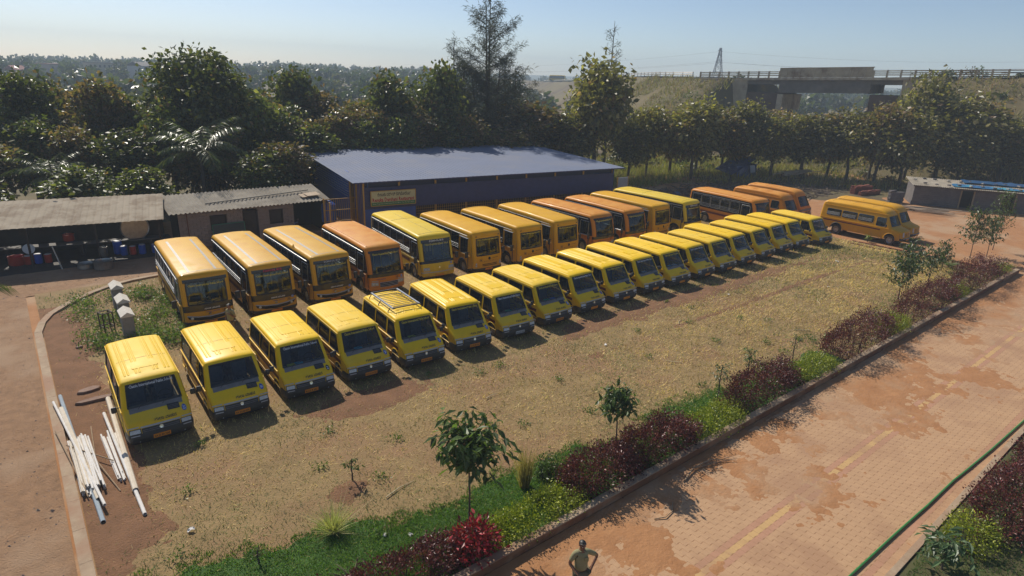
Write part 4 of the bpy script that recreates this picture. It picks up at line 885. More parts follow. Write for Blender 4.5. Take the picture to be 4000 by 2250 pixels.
for o, L, i in VPROTO['objs']:
    sk = VAN_SK[L]; num, plate, ban = VINFO.get(i, ('', '', 'wy'[i % 2]))
    if ban: lettering('lettering', 'Classic International Public School', 1.22, lambda u, w: sk.front(u, 1.81+w, .012), VM['white' if ban == 'w' else 'yel'], o, .02, .085)
    bd = disc(sk, .73, 1.02, .065, .010).build('badge', VM['ink' if i == 2 else 'blue'], o)
    if num: lettering('lettering', num, .075, lambda u, w: sk.front(u+.73, 1.02+w, .016), VM['white'], bd, .03, .065)
    pl = MB().grid([[sk.front(-.02+u, z, .05) for u in (-.24, .24)] for z in (.385, .505)]).build('number_plate', VM['plate'] if i != 6 else VM['lens'], o)
    if plate: lettering('lettering', plate, .42, lambda u, w: sk.front(u-.02, .445+w, .056), VM['ink'], pl, .03, .07)
    if i == 4:      # roof rack
        rk = empty('luggage_rack', (0, 0, 0)); rk.parent = o; m = MB()
        for xx in (-.6, .6): MB().beam((xx, 1.75, 2.15), (xx, 3.95, 2.15), .07, .05).build('side_rail', VM['silver'], rk)
        for yy in (1.75, 3.95): MB().beam((-.6, yy, 2.16), (.6, yy, 2.16), .05, .04).build('end_rail', VM['black'], rk)
        for k in range(10): MB().tube([(-.6, 1.95+k*.2, 2.13), (.6, 1.95+k*.2, 2.13)], .014, 5).build('cross_bar', VM['bar'], rk)
        for xx in (-.66, .66):
            for yy in (1.9, 2.85, 3.8): MB().tube([(xx*1.12, yy, 1.9), (xx*1.16, yy, 2.0), (xx, yy, 2.14)], .02, 5).build('clamp', VM['black'], rk)
VPAINT = [None, M('van_yellow_dusty', (.87, .545, .006), (.83, .52, .007), 1.2, rough=.46, spec=.24, coat=.0, dust=(.78, .58, .12), dustamt=.75, mud=(.30, .17, .09)), M('van_yellow_warm', (.92, .58, .003), (.88, .55, .004), 1.2, rough=.36, spec=.28, coat=.08, dust=(.80, .55, .05), dustamt=.25, mud=(.32, .18, .09))]
for o, L, i in VPROTO['objs']:
    pm = VPAINT[[1, 2, 0, 1, 0, 2, 1, 1, 0, 2, 0, 0, 2, 1, 0, 1, 2, 0, 1][i]]
    if pm:
        for c in o.children_recursive:
            if c.type == 'MESH' and c.material_slots and c.material_slots[0].material == VM['van']: c.material_slots[0].link = 'OBJECT'; c.material_slots[0].material = pm
PAPER = {'cyan': M('cyan_folder', (.03, .36, .55), rough=.6), 'green': M('green_folder', (.02, .36, .22), rough=.6), 'pale': M('pale_paper', (.6, .66, .68), rough=.7), 'yellow': M('yellow_folder', (.5, .5, .08), rough=.6), 'blue': M('blue_folder', (.04, .15, .5), rough=.6)}
for i, cn, dx in ((2, 'cyan', -.2), (2, 'yellow', -.5), (3, 'cyan', -.2), (4, 'yellow', -.35), (6, 'green', -.2), (7, 'green', -.25), (7, 'blue', .15), (10, 'pale', -.2), (11, 'cyan', -.35), (11, 'pale', .1), (12, 'pale', -.1), (13, 'cyan', -.2)):
    x, y, a, lg = VANS[i]
    p = MB().prism(rrect(-.15, .15, -.1, .1, .02), lambda u, v: (u, v, 0), lambda u, v: (u*.98, v, .022)).build('folder', PAPER[cn], loc=(x+dx*.9+math.sin(R(a))*.2, y-.27, 1.215), rz=.3*dx)
    tag(p, f'{cn} folder on the dashboard of the {ORD[i]} van from the left', 'folder', 'papers on the van dashboards')
BUSES = [('panel', 'gold', 5.97, 28.96, 2.7, 6.95, 'golden school bus with black front panel at the left end of the back row'), ('panel', 'gold', 8.83, 28.76, 1.6, 6.95, 'golden school bus with SCHOOL BUS in red lettering over its screen'),
         ('panel', 'gold', 11.73, 28.69, .1, 6.95, 'golden school bus with grey SCHOOL BUS lettering and dented roof edge'), ('oval', 'orange', 14.74, 28.9, 2.1, 6.3, 'orange school bus beside the three golden buses, fourth in the back row'),
         ('banner', 'lemon', 18.25, 29.35, 5.1, 7.2, 'lemon yellow school bus with white SCHOOL BUS header and badge 5'), ('visor', 'amber', 21.27, 28.54, 2.2, 6.2, 'amber school bus with slotted grille, just right of the lemon bus'),
         ('visor', 'amber', 24.44, 28.32, 1.2, 6.2, 'amber school bus, middle one of the three alike amber buses'), ('visor', 'amber', 27.47, 28.27, 2.3, 6.2, 'amber school bus standing left of the pair of orange buses'),
         ('oval', 'orange', 30.77, 28.32, -.6, 6.3, 'orange school bus, left of the adjoining pair in the back row'), ('oval', 'orange', 33.89, 28.13, .6, 6.3, 'orange school bus, right of the adjoining pair in the back row'),
         ('visor', 'amber', 37.08, 28.27, -1.4, 6.2, 'amber school bus between the orange pair and the pale yellow bus'), ('banner', 'lemon', 40.33, 27.92, -1.8, 7.2, 'pale yellow school bus, last of the close back row'),
         ('oval', 'orange', 45.79, 25.45, 4.9, 6.3, 'orange school bus parked apart with its window bars facing the lot')]
BP = {}
for i, (k, pt, x, y, a, L, lab) in enumerate(BUSES):
    key = (k, pt)
    if key in BP: o = copy_tree(BP[key][0])
    else: BP[key] = make_bus(k, L, pt); o = BP[key][0]
    BP.setdefault('objs', []).append((o, BP[key][1], k, i))
    d = dict(panel=.42, oval=.6, visor=.36, banner=.6)[k]; o.location = (x-math.sin(R(a))*d, y-math.cos(R(a))*d, 0); o.rotation_euler = (0, 0, -R(a)); tag(o, lab, 'bus', 'school buses parked in the back row')
for o, sk, k, i in BP['objs']:
    if '_k' in o: del o['_k']
    zt = dict(panel=2.16, oval=2.27, visor=2.2, banner=2.17)[k]
    if i != 12: lettering('lettering', 'Classic International Public School', 1.45, lambda u, w: sk.front(u, zt+w, .02), VM['yel'], o, .02, .1)
    if i in (1, 2): lettering('lettering', 'SCHOOL BUS', .85, lambda u, w: sk.front(u+.02, 2.36+w, .018), VM['redtxt' if i == 1 else 'silver'], o, .03, .1)
    if k == 'banner': lettering('lettering', 'SCHOOL BUS', .9, lambda u, w: sk.front(u, 2.35+w, .018), VM['white'], o, .03, .1)
    n = {1: '13', 2: '11', 3: '15', 4: '5'}.get(i)
    if n:
        z = .98 if k != 'banner' else 1.04; bd = disc(sk, .8, z, .07, .016).build('badge', VM['blue'], o); lettering('lettering', n, .085, lambda u, w: sk.front(u+.8, z+w, .022), VM['white'], bd, .03, .075)
    if i == 2:      # bent sheet at the roof edge
        MB().grid([[(-1.0+.02*j, 2.55+.35*u, 2.64+.05*j*math.sin(u*math.pi)*1.4) for u in np.linspace(0, 1, 7)] for j in range(3)]).build('dented_sheet', VM['gold'], o, True)
# minibuses
MINI = [('trav', False, 52.5, 18.1, 1.5, 4.55, 'amber bonneted minibus with red side stripe, nearer of the parked pair'), ('trav', False, 54.9, 18.3, 1.5, 4.55, 'amber bonneted minibus standing behind its twin near the brick hut'),
        ('orange', True, 51.0, 25.9, 2., 4.9, 'orange snub-nosed minibus parked right of the lone orange bus'), ('orange', True, 53.9, 26.3, 0., 4.9, 'orange snub-nosed minibus farthest back, half hidden by its twin')]
MP = {}
for pt, fl, x, y, a, L, lab in MINI:
    if not fl: x -= .45
    if (pt, fl) in MP: o = copy_tree(MP[(pt, fl)])
    else: o = MP[(pt, fl)] = make_minibus(L, pt, fl)
    d = .85 if fl else 1.35; o.location = (x-math.sin(R(a))*d, y-math.cos(R(a))*d, 0); o.rotation_euler = (0, 0, -R(a)); o.scale = (1, 1, 1.06); tag(o, lab, 'minibus', 'minibuses at the far end of the lot')
# ------------------------------------------------------------------ highway, bridge, far things
asph = M('asphalt', (.05, .05, .05), (.065, .06, .055), 2, rough=.9); bconc = M('bridge_concrete', (.62, .49, .33), (.52, .39, .25), .8, rough=.9, c3=(.34, .22, .14), s3=.35, bump=.2, bscale=5)
gird = M('girder_concrete', (.20, .165, .135), (.15, .12, .10), .7, rough=.9, c3=(.24, .19, .15), s3=.3); abut = M('brown_abutment', (.15, .085, .06), (.11, .065, .045), .8, rough=.9, bump=.2, bscale=6)
def along(off):
    d = np.gradient(HP[:, :2], axis=0); d /= np.hypot(d[:, 0], d[:, 1])[:, None]; n = np.stack([-d[:, 1], d[:, 0]], 1); return HP[:, :2]+n*off, HP[:, 2]
def build_highway():
    A, z = along(-5.6); B, _ = along(5.6); V = []; n = len(A)
    for k in range(n):
        for P in (A, B): x, y = w2s(*P[k]); V.append((x, y, z[k]+.02))
    Fq = [(2*k, 2*k+1, 2*k+3, 2*k+2) for k in range(n-1)]; tag(link('highway', np_mesh('highway', V, Fq), asph), kind='structure')
build_highway()
SIDE = -5.6
_t = along(SIDE)[0]; _o = along(-SIDE)[0]
if np.hypot(*_o[_k0]) < np.hypot(*_t[_k0]): SIDE = 5.6; _t = _o          # the edge nearer to the camera
def guard_rail(k0, k1, label):
    P = _t; z = HP[:, 2]; o = w2s(*P[k0]); r = empty('guard_rail', (*o, z[k0]), 0, label, 'guard rail', 'steel guard rails along the highway'); me = MB().bb(-.06, .06, -.06, .06, -.2, .95).mesh('post'); st = M('galvanised_rail', (.32, .31, .29), (.25, .23, .2), 2, rough=.5, metal=.3); me.materials.append(st)
    L = lambda k, dz: (w2s(*P[k])[0]-o[0], w2s(*P[k])[1]-o[1], z[k]-z[k0]+dz)
    for k in range(k0, k1, 2): link('post', me, None, r, loc=L(k, 0))
    for dz in (.45, .8): MB().tube([L(k, dz) for k in range(k0, k1+1, 2)], .09, 4).build('rail', st, r)
guard_rail(_k1+6, _k1+150, 'steel guard rail along the highway left of the bridge'); guard_rail(4, _k0-6, 'steel guard rail along the highway right of the bridge')
def build_bridge():
    a, b = _t[_k1], _t[_k0]; sa, sb = Vector((*w2s(*a), 0)), Vector((*w2s(*b), 0)); d = (sb-sa); Ltot = d.length; rz = math.atan2(d.y, d.x); z0, z1 = HP[_k1, 2], HP[_k0, 2]
    r = empty('road_bridge', sa, rz, 'concrete road bridge with panelled parapet above the trees', 'bridge'); zr = lambda x: z0+(z1-z0)*x/Ltot
    sgn = 1 if (Matrix.Rotation(rz, 3, 'Z') @ Vector((0, 1, 0))).dot(sa) > 0 else -1       # local y away from the camera
    def slab(x0, x1, y0, y1, t0, t1, name, mat, rel=True, bv=0.):
        y0, y1 = y0*sgn, y1*sgn; m = MB(); f = (lambda x, t: zr(x)+t) if rel else (lambda x, t: t)
        if y0 > y1: y0, y1 = y1, y0
        m.add([(x0,y0,f(x0,t0)),(x1,y0,f(x1,t0)),(x1,y1,f(x1,t0)),(x0,y1,f(x0,t0)),(x0,y0,f(x0,t1)),(x1,y0,f(x1,t1)),(x1,y1,f(x1,t1)),(x0,y1,f(x0,t1))], [(3,2,1,0),(4,5,6,7),(0,1,5,4),(1,2,6,5),(2,3,7,6),(3,0,4,7)])
        return m.build(name, mat, r, bevel=bv)
    g0, g1 = Ltot*.23, Ltot*.82
    slab(-1, Ltot+1, -.35, 11.5, -.42, -.02, 'deck', bconc)
    for y in (.15, 3.6, 7.2, 10.6): slab(g0, g1, y, y+.5, -2.25, -.43, 'girder', gird); slab(g0, g1, y-.12, y+.62, -2.5, -2.26, 'girder', gird)
    slab(0, g0, .6, 10.8, 0, None if False else 9.6, 'abutment', abut, False); slab(0, g0, .3, 11, -1.1, -.43, 'abutment_cap', gird); slab(g0-.05, g0+.9, .1, 11, 6.6, 9.4, 'bearing_ledge', bconc, False)
    slab(g1, Ltot, .6, 10.8, 0, 9.9, 'abutment', abut, False); slab(g1, Ltot, .3, 11, -1.1, -.43, 'abutment_cap', gird)
    for s_, x in ((-1, 0.), (1, Ltot)):
        m = MB(); P = [(x, .05, 5.5), (x, .05, zr(x)-.1), (x+s_*9, .05, zr(x)-.3), (x+s_*9, .05, zr(x)-2.2)]; m.add([(p[0], (p[1])*sgn, p[2]) for p in P]+[(p[0], (p[1]+.4)*sgn, p[2]) for p in P], [(0,1,2,3),(7,6,5,4),(0,4,5,1),(1,5,6,2),(2,6,7,3)]); m.build('wing_wall', bconc, r)
    n = 13; w = (g1-g0)/n
    for k in range(n):
        x = g0+k*w; slab(x+.03, x+w-.03, -.30, -.16, .0, 1.5, 'parapet_panel', bconc); slab(x-.09, x+.09, -.42, -.12, -.02, 1.55, 'parapet_pilaster', bconc)
        for t in (.35, .72, 1.1): slab(x+.1, x+w-.1, -.33, -.301, t, t+.22, 'panel_band', bconc)
    slab(g0-.1, g1+.1, -.38, -.10, 1.5, 1.62, 'parapet_coping', bconc)
    for xa, xb in ((-9., g0-.1), (g1+.1, Ltot+13)):
        m = max(2, round((xb-xa)/1.9))
        for k in range(m+1): x = xa+(xb-xa)*k/m; slab(x-.13, x+.13, -.36, -.10, -.1, 1.1, 'rail_post', bconc)
        for t in (.28, .58, .88): slab(xa, xb, -.28, -.16, t, t+.16, 'hand_rail', bconc)
build_bridge()
def build_pylon(x, y, z, H, w, label, name='power_pylon'):
    r = empty(name, (x, y, z), R(20), label, 'pylon', 'power pylons'); st = M('galvanised_lattice', (.34, .35, .36), rough=.5, metal=.3); m = MB(); lv = [0, .22, .42, .58, .72, .84, .92, 1.]; wd = lambda t: w*(1-t)**1.15*.5+w*.05
    for a, b in zip(lv[:-1], lv[1:]):
        for i in range(4):
            c = [(1,1),(1,-1),(-1,-1),(-1,1)]; p, q = c[i], c[(i+1) % 4]; wa, wb = wd(a), wd(b)
            m.tube([(p[0]*wa, p[1]*wa, a*H), (p[0]*wb, p[1]*wb, b*H)], .14, 4); m.tube([(p[0]*wa, p[1]*wa, a*H), (q[0]*wb, q[1]*wb, b*H)], .09, 4); m.tube([(q[0]*wa, q[1]*wa, a*H), (p[0]*wb, p[1]*wb, b*H)], .09, 4); m.tube([(p[0]*wb, p[1]*wb, b*H), (q[0]*wb, q[1]*wb, b*H)], .09, 4)
    m.build('tower', st, r)
    for t in (.74, .84, .94):
        a = MB()
        for s in (-1, 1): a.tube([(0, 0, t*H), (s*w*.55, 0, t*H+.2)], .11, 4); a.tube([(0, 0, t*H+H*.04), (s*w*.55, 0, t*H+.2)], .09, 4)
        a.build('cross_arm', st, r)
    return r
build_pylon(259.6, 175.2, 1., 24, 7., 'steel lattice pylon standing behind the highway left of the bridge')
build_pylon(242, 577, 0, 9.5, 8, 'faint distant pylon over the tree line, right of two'); build_pylon(219, 596, 0, 8., 8, 'faint distant pylon over the tree line, left of two')
wire = M('power_wire', (.12, .12, .13), rough=.6)
for i, (dz, off, e1, e2, lab) in enumerate(((19, -3.5, (225, 420, 13), (420, 40, 27), 'upper left power line hanging from the lattice pylon'), (19, 3.5, (232, 423, 13), (425, 45, 26), 'upper right power line hanging from the lattice pylon'), (23.5, 0, (228, 421, 15), (422, 43, 29), 'topmost power line hanging from the lattice pylon'))):
    c = Vector((259.6+off, 175.2, dz)); pts = []
    for A, B in ((Vector(e1), c), (c, Vector(e2))):
        for k in range(13): t = k/12; p = A.lerp(B, t); p.z -= 4*4.*t*(1-t); pts.append(tuple(p))
    tag(MB().tube(pts, .028, 3, False).build('power_line', wire), lab, 'power line', 'power lines at the pylon')
# road sign beside the highway
_x, _y = 231., 237.; sgp = empty('round_road_sign', (_x, _y, 8.6), R(39), 'small round road sign beside the far highway near the bus', 'road sign'); MB().tube([(0, 0, 0), (0, 0, 2.6)], .07, 5).build('post', gird, sgp); MB().lathe([(.001, -.03), (.75, -.03), (.75, .03), (.001, .03)], 14, (0, 0, 3.1), 'y').build('disc', M('sign_back', (.12, .13, .14), rough=.6), sgp)
# far houses
def far_house(x, y, z, w, d, h, rz, wall, roof, label, pitched=True):
    r = empty('far_house', (x, y, z), rz, label, 'house', 'far houses on the rise'); wm = M('house_'+wall[0], wall[1], rough=.85); rm = M('houseroof_'+roof[0], roof[1], rough=.8)
    MB().bb(-w/2, w/2, -d/2, d/2, -2, h).build('wall', wm, r)
    if pitched: MB().add([(-w/2-.4, -d/2-.4, h), (w/2+.4, -d/2-.4, h), (w/2+.4, d/2+.4, h), (-w/2-.4, d/2+.4, h), (-w/2-.4, 0, h+1.6), (w/2+.4, 0, h+1.6)], [(0,1,5,4),(2,3,4,5),(0,4,3),(1,2,5),(0,3,2,1)]).build('roof', rm, r)
    else: MB().bb(-w/2-.3, w/2+.3, -d/2-.3, d/2+.3, h+.01, h+.35).build('roof', rm, r)
    for k in range(int(w//2.6)):
        f = MB().bb(-w/2+.8+k*2.6, -w/2+1.9+k*2.6, -d/2-.05, -d/2+.05, h-2.1, h-.9).build('window', M('far_window_frame', (.3, .28, .26), rough=.7), r); MB().bb(-w/2+.9+k*2.6, -w/2+1.8+k*2.6, -d/2-.08, -d/2-.055, h-2., h-1.).build('pane', M('far_pane', (.03, .035, .04), rough=.3), f)
hz = lambda x, y: float(terrain_z(np.array([x*math.cos(YAW)-y*math.sin(YAW)]), np.array([x*math.sin(YAW)+y*math.cos(YAW)]))[0])
for x, y, w, d, h, a, wl, rf, lab, pt in ((24.3, 360, 10, 8, 4.2, 38, ('cream', (.55, .45, .38)), ('pink', (.4, .2, .17)), 'cream and pink house on the far rise at the left', False), (44., 366, 13, 8, 5.0, 38, ('pale', (.5, .44, .33)), ('grey', (.2, .2, .2)), 'pale wide house on the far rise, second from the left', False),
    (58., 332, 15, 9, 5.2, 30, ('white', (.6, .58, .55)), ('dark', (.1, .09, .09)), 'long far building with dark pitched roof left of the big tree', True), (72, 300, 7, 6, 2.6, 38, ('brick', (.3, .13, .1)), ('red', (.32, .1, .08)), 'small red-roofed far house by the big tree', True), (10, 330, 5, 5, 3.8, 38, ('rust', (.35, .2, .16)), ('red', (.32, .1, .08)), 'small red-roofed far house at the left frame edge', True)):
    far_house(x, y, hz(x, y), w, d, h, R(a), wl, rf, lab, pt)

# ------------------------------------------------------------------ foliage
def unit(v): return v/np.maximum(1e-6, np.linalg.norm(v, axis=-1, keepdims=True))
def leaf_quads(C, D, size, ratio=.5, cup=.0, seed=0, flat=.0):
    """diamond blades at C along D; returns V, F"""
    r = np.random.default_rng(seed); n = len(C); D = unit(D); s = unit(np.cross(D, r.normal(size=(n, 3))*(1-flat)+np.array([0, 0, 1.])*flat)); size = np.broadcast_to(size, (n,))[:, None]; up = np.cross(s, D)
    V = np.stack([C, C+D*size*.45+s*size*ratio*.5+up*size*cup, C+D*size-np.array([0, 0, 1])*size*.12, C+D*size*.5-s*size*ratio*.5+up*size*cup], 1).reshape(-1, 3)
    return V, np.arange(n*4).reshape(n, 4)
def palette(n, cols, w, seed, jit=.25):
    r = np.random.default_rng(seed); c = np.array(cols)[r.choice(len(cols), n, p=np.array(w)/sum(w))]; return np.clip(c*(1+r.uniform(-jit, jit, (n, 1))), 0, 1)
def crown_mesh(name, H, rw, zb, nclump, per, leaf, cols, w, seed, ratio=.55, spread=.42, droop=.5, lumps=7, egg=.25):
    """clumped crown between zb and H with radius rw: lumps of leaf clusters with gaps between"""
    r = np.random.default_rng(seed); zc = (H+zb)/2; rz = (H-zb)/2
    lc = []
    for k in range(lumps):
        a = r.uniform(0, 6.28); t = -.75+1.65*k/max(1, lumps-1); rad = rw*.55*math.sqrt(max(0, 1-t*t*.8)); lc.append((rad*math.cos(a), rad*math.sin(a), zc+rz*t*.8, r.uniform(.42, .62)*rw))
    lc.append((0, 0, zc, rw*.7)); lc.append((0, 0, H-rw*.45, rw*.42)); lc = np.array(lc)
    i = r.integers(0, len(lc), nclump); u = unit(r.normal(size=(nclump, 3))); rad = lc[i, 3]*r.uniform(.55, 1.05, nclump)**.6; CC = lc[i, :3]+u*rad[:, None]*np.array([1, 1, 1.05])
    CC[:, 2] = np.clip(CC[:, 2], zb-.2, H+.1)
    ctint = r.uniform(.75, 1.25, (nclump, 1)); dry = r.random(nclump)
    C = np.repeat(CC, per, 0)+r.normal(size=(nclump*per, 3))*spread*np.array([1, 1, .8]); D = unit(np.repeat(unit(CC-np.array([0, 0, zc-.3*rz])), per, 0)*.7+r.normal(size=(nclump*per, 3))*.7)+np.array([0, 0, -droop])
    V, Fq = leaf_quads(C, D, leaf*r.uniform(.6, 1.2, len(C)), ratio, .06, seed+1, .35)
    col = palette(len(C), cols, w, seed+2)*np.repeat(ctint, per, 0)
    return np_mesh(name, V, Fq, np.repeat(col, 4, 0))
def trunk_mesh(H, r0, seed, lean=.25, limbs=6, zl=.35, n=7):
    r = np.random.default_rng(seed); m = MB(); pts = [(lean*r.normal()*t*.5, lean*r.normal()*t*.5, H*t) for t in (0, .2, .4, .6, .8, .95)]; pts[0] = (0, 0, -.15); m.tube(pts, [r0*1.25, r0, r0*.85, r0*.65, r0*.42, r0*.2], n)
    for k in range(limbs):
        t = zl+(.9-zl)*k/limbs; a = r.uniform(0, 6.28); L = H*(.32-.2*t); p = Vector(pts[min(5, int(t*5.5))]); p.z = H*t; m.tube([p, p+Vector((math.cos(a)*L*.5, math.sin(a)*L*.5, L*.35)), p+Vector((math.cos(a)*L, math.sin(a)*L, L*.75))], [r0*.4, r0*.28, r0*.08], 5)
    return m.mesh('trunk', True)
leafm = M_leaf('broad_leaf', .42, .36, .45); bark = M('grey_brown_bark', (.10, .075, .055), (.065, .05, .038), 5, rough=.95, bump=.5, bscale=14)
GREEN = [(.07, .085, .022), (.095, .11, .028), (.14, .145, .04), (.21, .20, .055), (.19, .115, .05)]; BROWN = [(.12, .10, .036), (.19, .12, .062), (.24, .15, .08), (.11, .11, .034), (.19, .17, .055)]
OLIVE = [(.12, .11, .036), (.16, .14, .046), (.22, .19, .06), (.29, .25, .09), (.24, .15, .075)]; TAWNY = [(.15, .115, .045), (.22, .14, .072), (.27, .17, .09), (.13, .12, .04), (.22, .19, .065)]
TP = {}
def tree_proto(kind, v):
    """returns meshes for a tree of unit-like size: height 8, radius 2.2"""
    if (kind, v) in TP: return TP[(kind, v)]
    sd = 100+v*7+dict(t=0, b=50, r=90, s=130)[kind]
    t = trunk_mesh(7.2, .14, sd, .35, 7); c = crown_mesh('crown', 8, 2.15, 1.6 if kind not in 'rs' else 2.7, 230, 21, .46, dict(t=GREEN, b=BROWN, r=OLIVE, s=TAWNY)[kind], (4, 4, 3, 1, .7) if kind not in 'bs' else (3, 3, 3, 3, 1), sd, .62, .42 if kind not in 'rs' else .6, .45, 9)
    TP[(kind, v)] = (t, c); return TP[(kind, v)]
TREES = [(1.72,68.37,9.9,5.2,'t'),(4.19,71.52,9.04,4.4,'b'),(6.12,66.06,9.58,4.6,'b'),(8.65,66.58,8.61,4.4,'t'),(1.74,63.19,6.78,4.1,'t'),(4.32,61.08,6.28,4.1,'b'),(7.44,58.52,6.11,4.1,'t'),(10.93,60.83,8.08,4.1,'t'),
(16.56,61.39,9.05,4.8,'t'),(19.07,61.92,8.35,4.6,'b'),(24.72,67.64,10.83,4.8,'t'),(19.72,58.81,7.13,4.1,'t'),(26.04,63.98,8.64,4.2,'b'),(25.85,58.96,7.03,4.4,'b'),(21.89,57.03,6.18,4.1,'t'),(31.71,59.33,10.41,5.3,'t'),(28.24,58.3,7.42,4.4,'b'),
(36.19,58.25,11.38,4.8,'t'),(32.51,56.1,7.14,4.5,'b'),(37.31,54.75,6.77,4.2,'b'),(30.29,55.32,6.85,4.0,'t'),(46.51,54.98,7.96,6.9,'b'),(48.94,52.99,7.13,4.6,'b'),(41.39,54.0,5.53,5.2,'b'),(53.85,51.55,12.4,7.1,'t'),(51.03,52.57,6.69,5.1,'t'),
(57.08,48.91,5.97,4.3,'t'),(60.31,48.85,7.48,4.9,'t'),(64.13,48.3,7.24,5.0,'b'),(64.52,45.4,8.69,6.3,'t'),(70.89,45.35,7.35,4.6,'b'),(72.66,43.91,8.46,5.1,'t'),(77.51,42.52,7.45,4.7,'b'),(78.68,38.98,7.1,6.1,'t'),(81.21,36.91,7.4,4.6,'b'),
(81.11,34.41,8.0,5.5,'t'),(81.65,31.38,8.7,4.9,'b'),(81.89,28.6,7.91,5.7,'t'),(88.81,30.69,12.06,4.6,'t'),(89.57,27.48,9.92,7.5,'t'),(94.92,25.69,9.68,6.1,'b'),(93.14,21.97,7.75,5.8,'t'),(87.05,24.38,6.8,5.2,'t'),
(-3.5,66.,8.9,4.8,'t'),(-1.5,60.5,6.5,4.2,'b'),(13.2,57.2,6.4,4.4,'b'),(11.8,67.,8.2,4.6,'b'),(22.5,63.,7.4,4.4,'t'),(34.6,60.8,8.2,4.4,'b'),(29.2,62.2,7.9,4.6,'b'),(39.2,57.5,7.4,4.6,'t'),(67.6,47.0,6.9,4.6,'t'),(75.,41.,6.9,4.4,'t'),(85.2,33.4,7.9,4.8,'b'),(97.5,20.5,7.6,5.4,'t'),(-2.5,53.2,5.2,4.4,'t'),(3.4,52.6,4.6,4.2,'t'),(7.6,52.2,4.3,3.8,'t'),(15.4,52.6,4.9,4.2,'t'),(17.8,53.4,5.4,4.2,'b'),(27.4,56.6,6.5,4.4,'t'),(35.6,55.2,6.6,4.2,'t'),(20.9,57.6,6.5,4.2,'b'),(43.6,53.4,6.2,4.2,'b')]
BIG = (13.7, 60.2, 11.6, 8.4)
def place_trees():
    L = sorted(TREES, key=lambda t: math.atan2(t[0], t[1])); cnt = {'t': 0, 'b': 0}; zone = lambda x, y: 'behind the sheds' if x < 18 else 'behind the blue restaurant' if x < 50 else 'below the bridge'
    nz = {}
    for i, (x, y, h, w, k) in enumerate(L):
        if x < 18: y -= 2.6; h *= .985
        elif x < 45: y -= .9
        right = x > 50; v = i % 4; t, c = tree_proto({'t': 'r', 'b': 's'}[k] if right else k, v); z = zone(x, y); nz[(z, k)] = nz.get((z, k), 0)+1; nn = nz[(z, k)]
        g0 = max(0., hz(x, y)) if y > 52 or x > 60 else 0.
        r = empty('teak_tree', (x, y, g0), random.uniform(0, 6.28), f'{"dark green" if k == "t" else "browning"} teak tree, {ORD[nn-1]} of its colour from the left {z}', 'tree', f'teak trees {z}')
        s = (w/4.4, w/4.4, (h-g0)/8.); r.scale = (s[0]*random.uniform(.85, 1.2), s[1]*random.uniform(.85, 1.2), s[2]); r.rotation_euler = (random.uniform(-.05, .05), random.uniform(-.05, .05), random.uniform(0, 6.28)); link('trunk', t, bark, r); link('crown', c, leafm, r)
    x, y, h, w = BIG; r = empty('large_tree', (x, y, 0), 0, 'tallest round-crowned leafy tree standing behind the sheds', 'tree')
    link('trunk', trunk_mesh(10.5, .26, 5, .5, 9), bark, r); link('crown', crown_mesh('crown', 11.7, 4.3, 3.2, 620, 22, .48, GREEN, (4, 4, 3, 1, .5), 77, .6, .5, .4, 14), leafm, r)
place_trees()
needle = M_leaf('feathery_needles', .6, .2, .3)
def casuarina(name, x, y, H, rw, seed, label, stems=3, dens=1.0):
    r = np.random.default_rng(seed); root = empty(name, (x, y, max(0, hz(x, y))), 0, label, 'tree'); m = MB(); C, D = [], []
    for s in range(stems):
        a = r.uniform(0, 6.28); Hs = H*(1-.22*s*r.uniform(.5, 1)); dx, dy = (rw*.35*math.cos(a)*(s > 0), rw*.35*math.sin(a)*(s > 0)); top = Vector((dx, dy, Hs)); m.tube([(0, 0, -.2), (dx*.3, dy*.3, Hs*.3), (dx*.7, dy*.7, Hs*.65), top], [.22, .16, .1, .02], 6)
        for k in range(int(26*dens)):
            t = .22+.76*k/(26*dens); b = r.uniform(0, 6.28); L = rw*(1.05-t)*r.uniform(.6, 1.15)+.5; p = Vector((dx*t, dy*t, Hs*t)); e = p+Vector((math.cos(b)*L, math.sin(b)*L, L*r.uniform(.35, .9))); mid = p.lerp(e, .5)-Vector((0, 0, L*.06)); m.tube([p, mid, e], [.05, .03, .008], 4)
            for q in range(int(52*L*dens)):
                f = r.uniform(.2, 1.05); pp = p.lerp(e, f)+Vector(r.normal(size=3)*.2); C.append(pp); D.append(Vector((math.cos(b)*.5, math.sin(b)*.5, .1))+Vector(r.normal(size=3)*.6))
    C = np.array([tuple(c) for c in C]); D = np.array([tuple(c) for c in D]); V, Fq = leaf_quads(C, D, r.uniform(.3, .75, len(C)), .085, 0, seed); col = palette(len(C), [(.05, .058, .035), (.07, .07, .045), (.04, .045, .03)], (1, 1, 1), seed)
    m.build('trunk', bark, root, True); link('crown', np_mesh('crown', V, Fq, np.repeat(col, 4, 0)), needle, root)
casuarina('casuarina_tree', 43.04, 57.81, 20.8, 6.0, 3, 'tall feathery dark tree rising out of the top of the picture', 4, 1.35); casuarina('casuarina_tree', 40.3, 60.6, 14.8, 3.6, 4, 'shorter feathery tree leaning left of the tallest feathery one', 2); casuarina('casuarina_tree', 57.77, 53.51, 17.4, 1.5, 9, 'thin feathery spire of a tree above the dark conical tree', 1, .9)
casuarina('casuarina_tree', 47.6, 58.8, 11.8, 5.6, 12, 'low spreading feathery tree right of the tallest feathery one', 2, .8)
palm_leaf = M_leaf('palm_leaflet', .35, .3, .6)
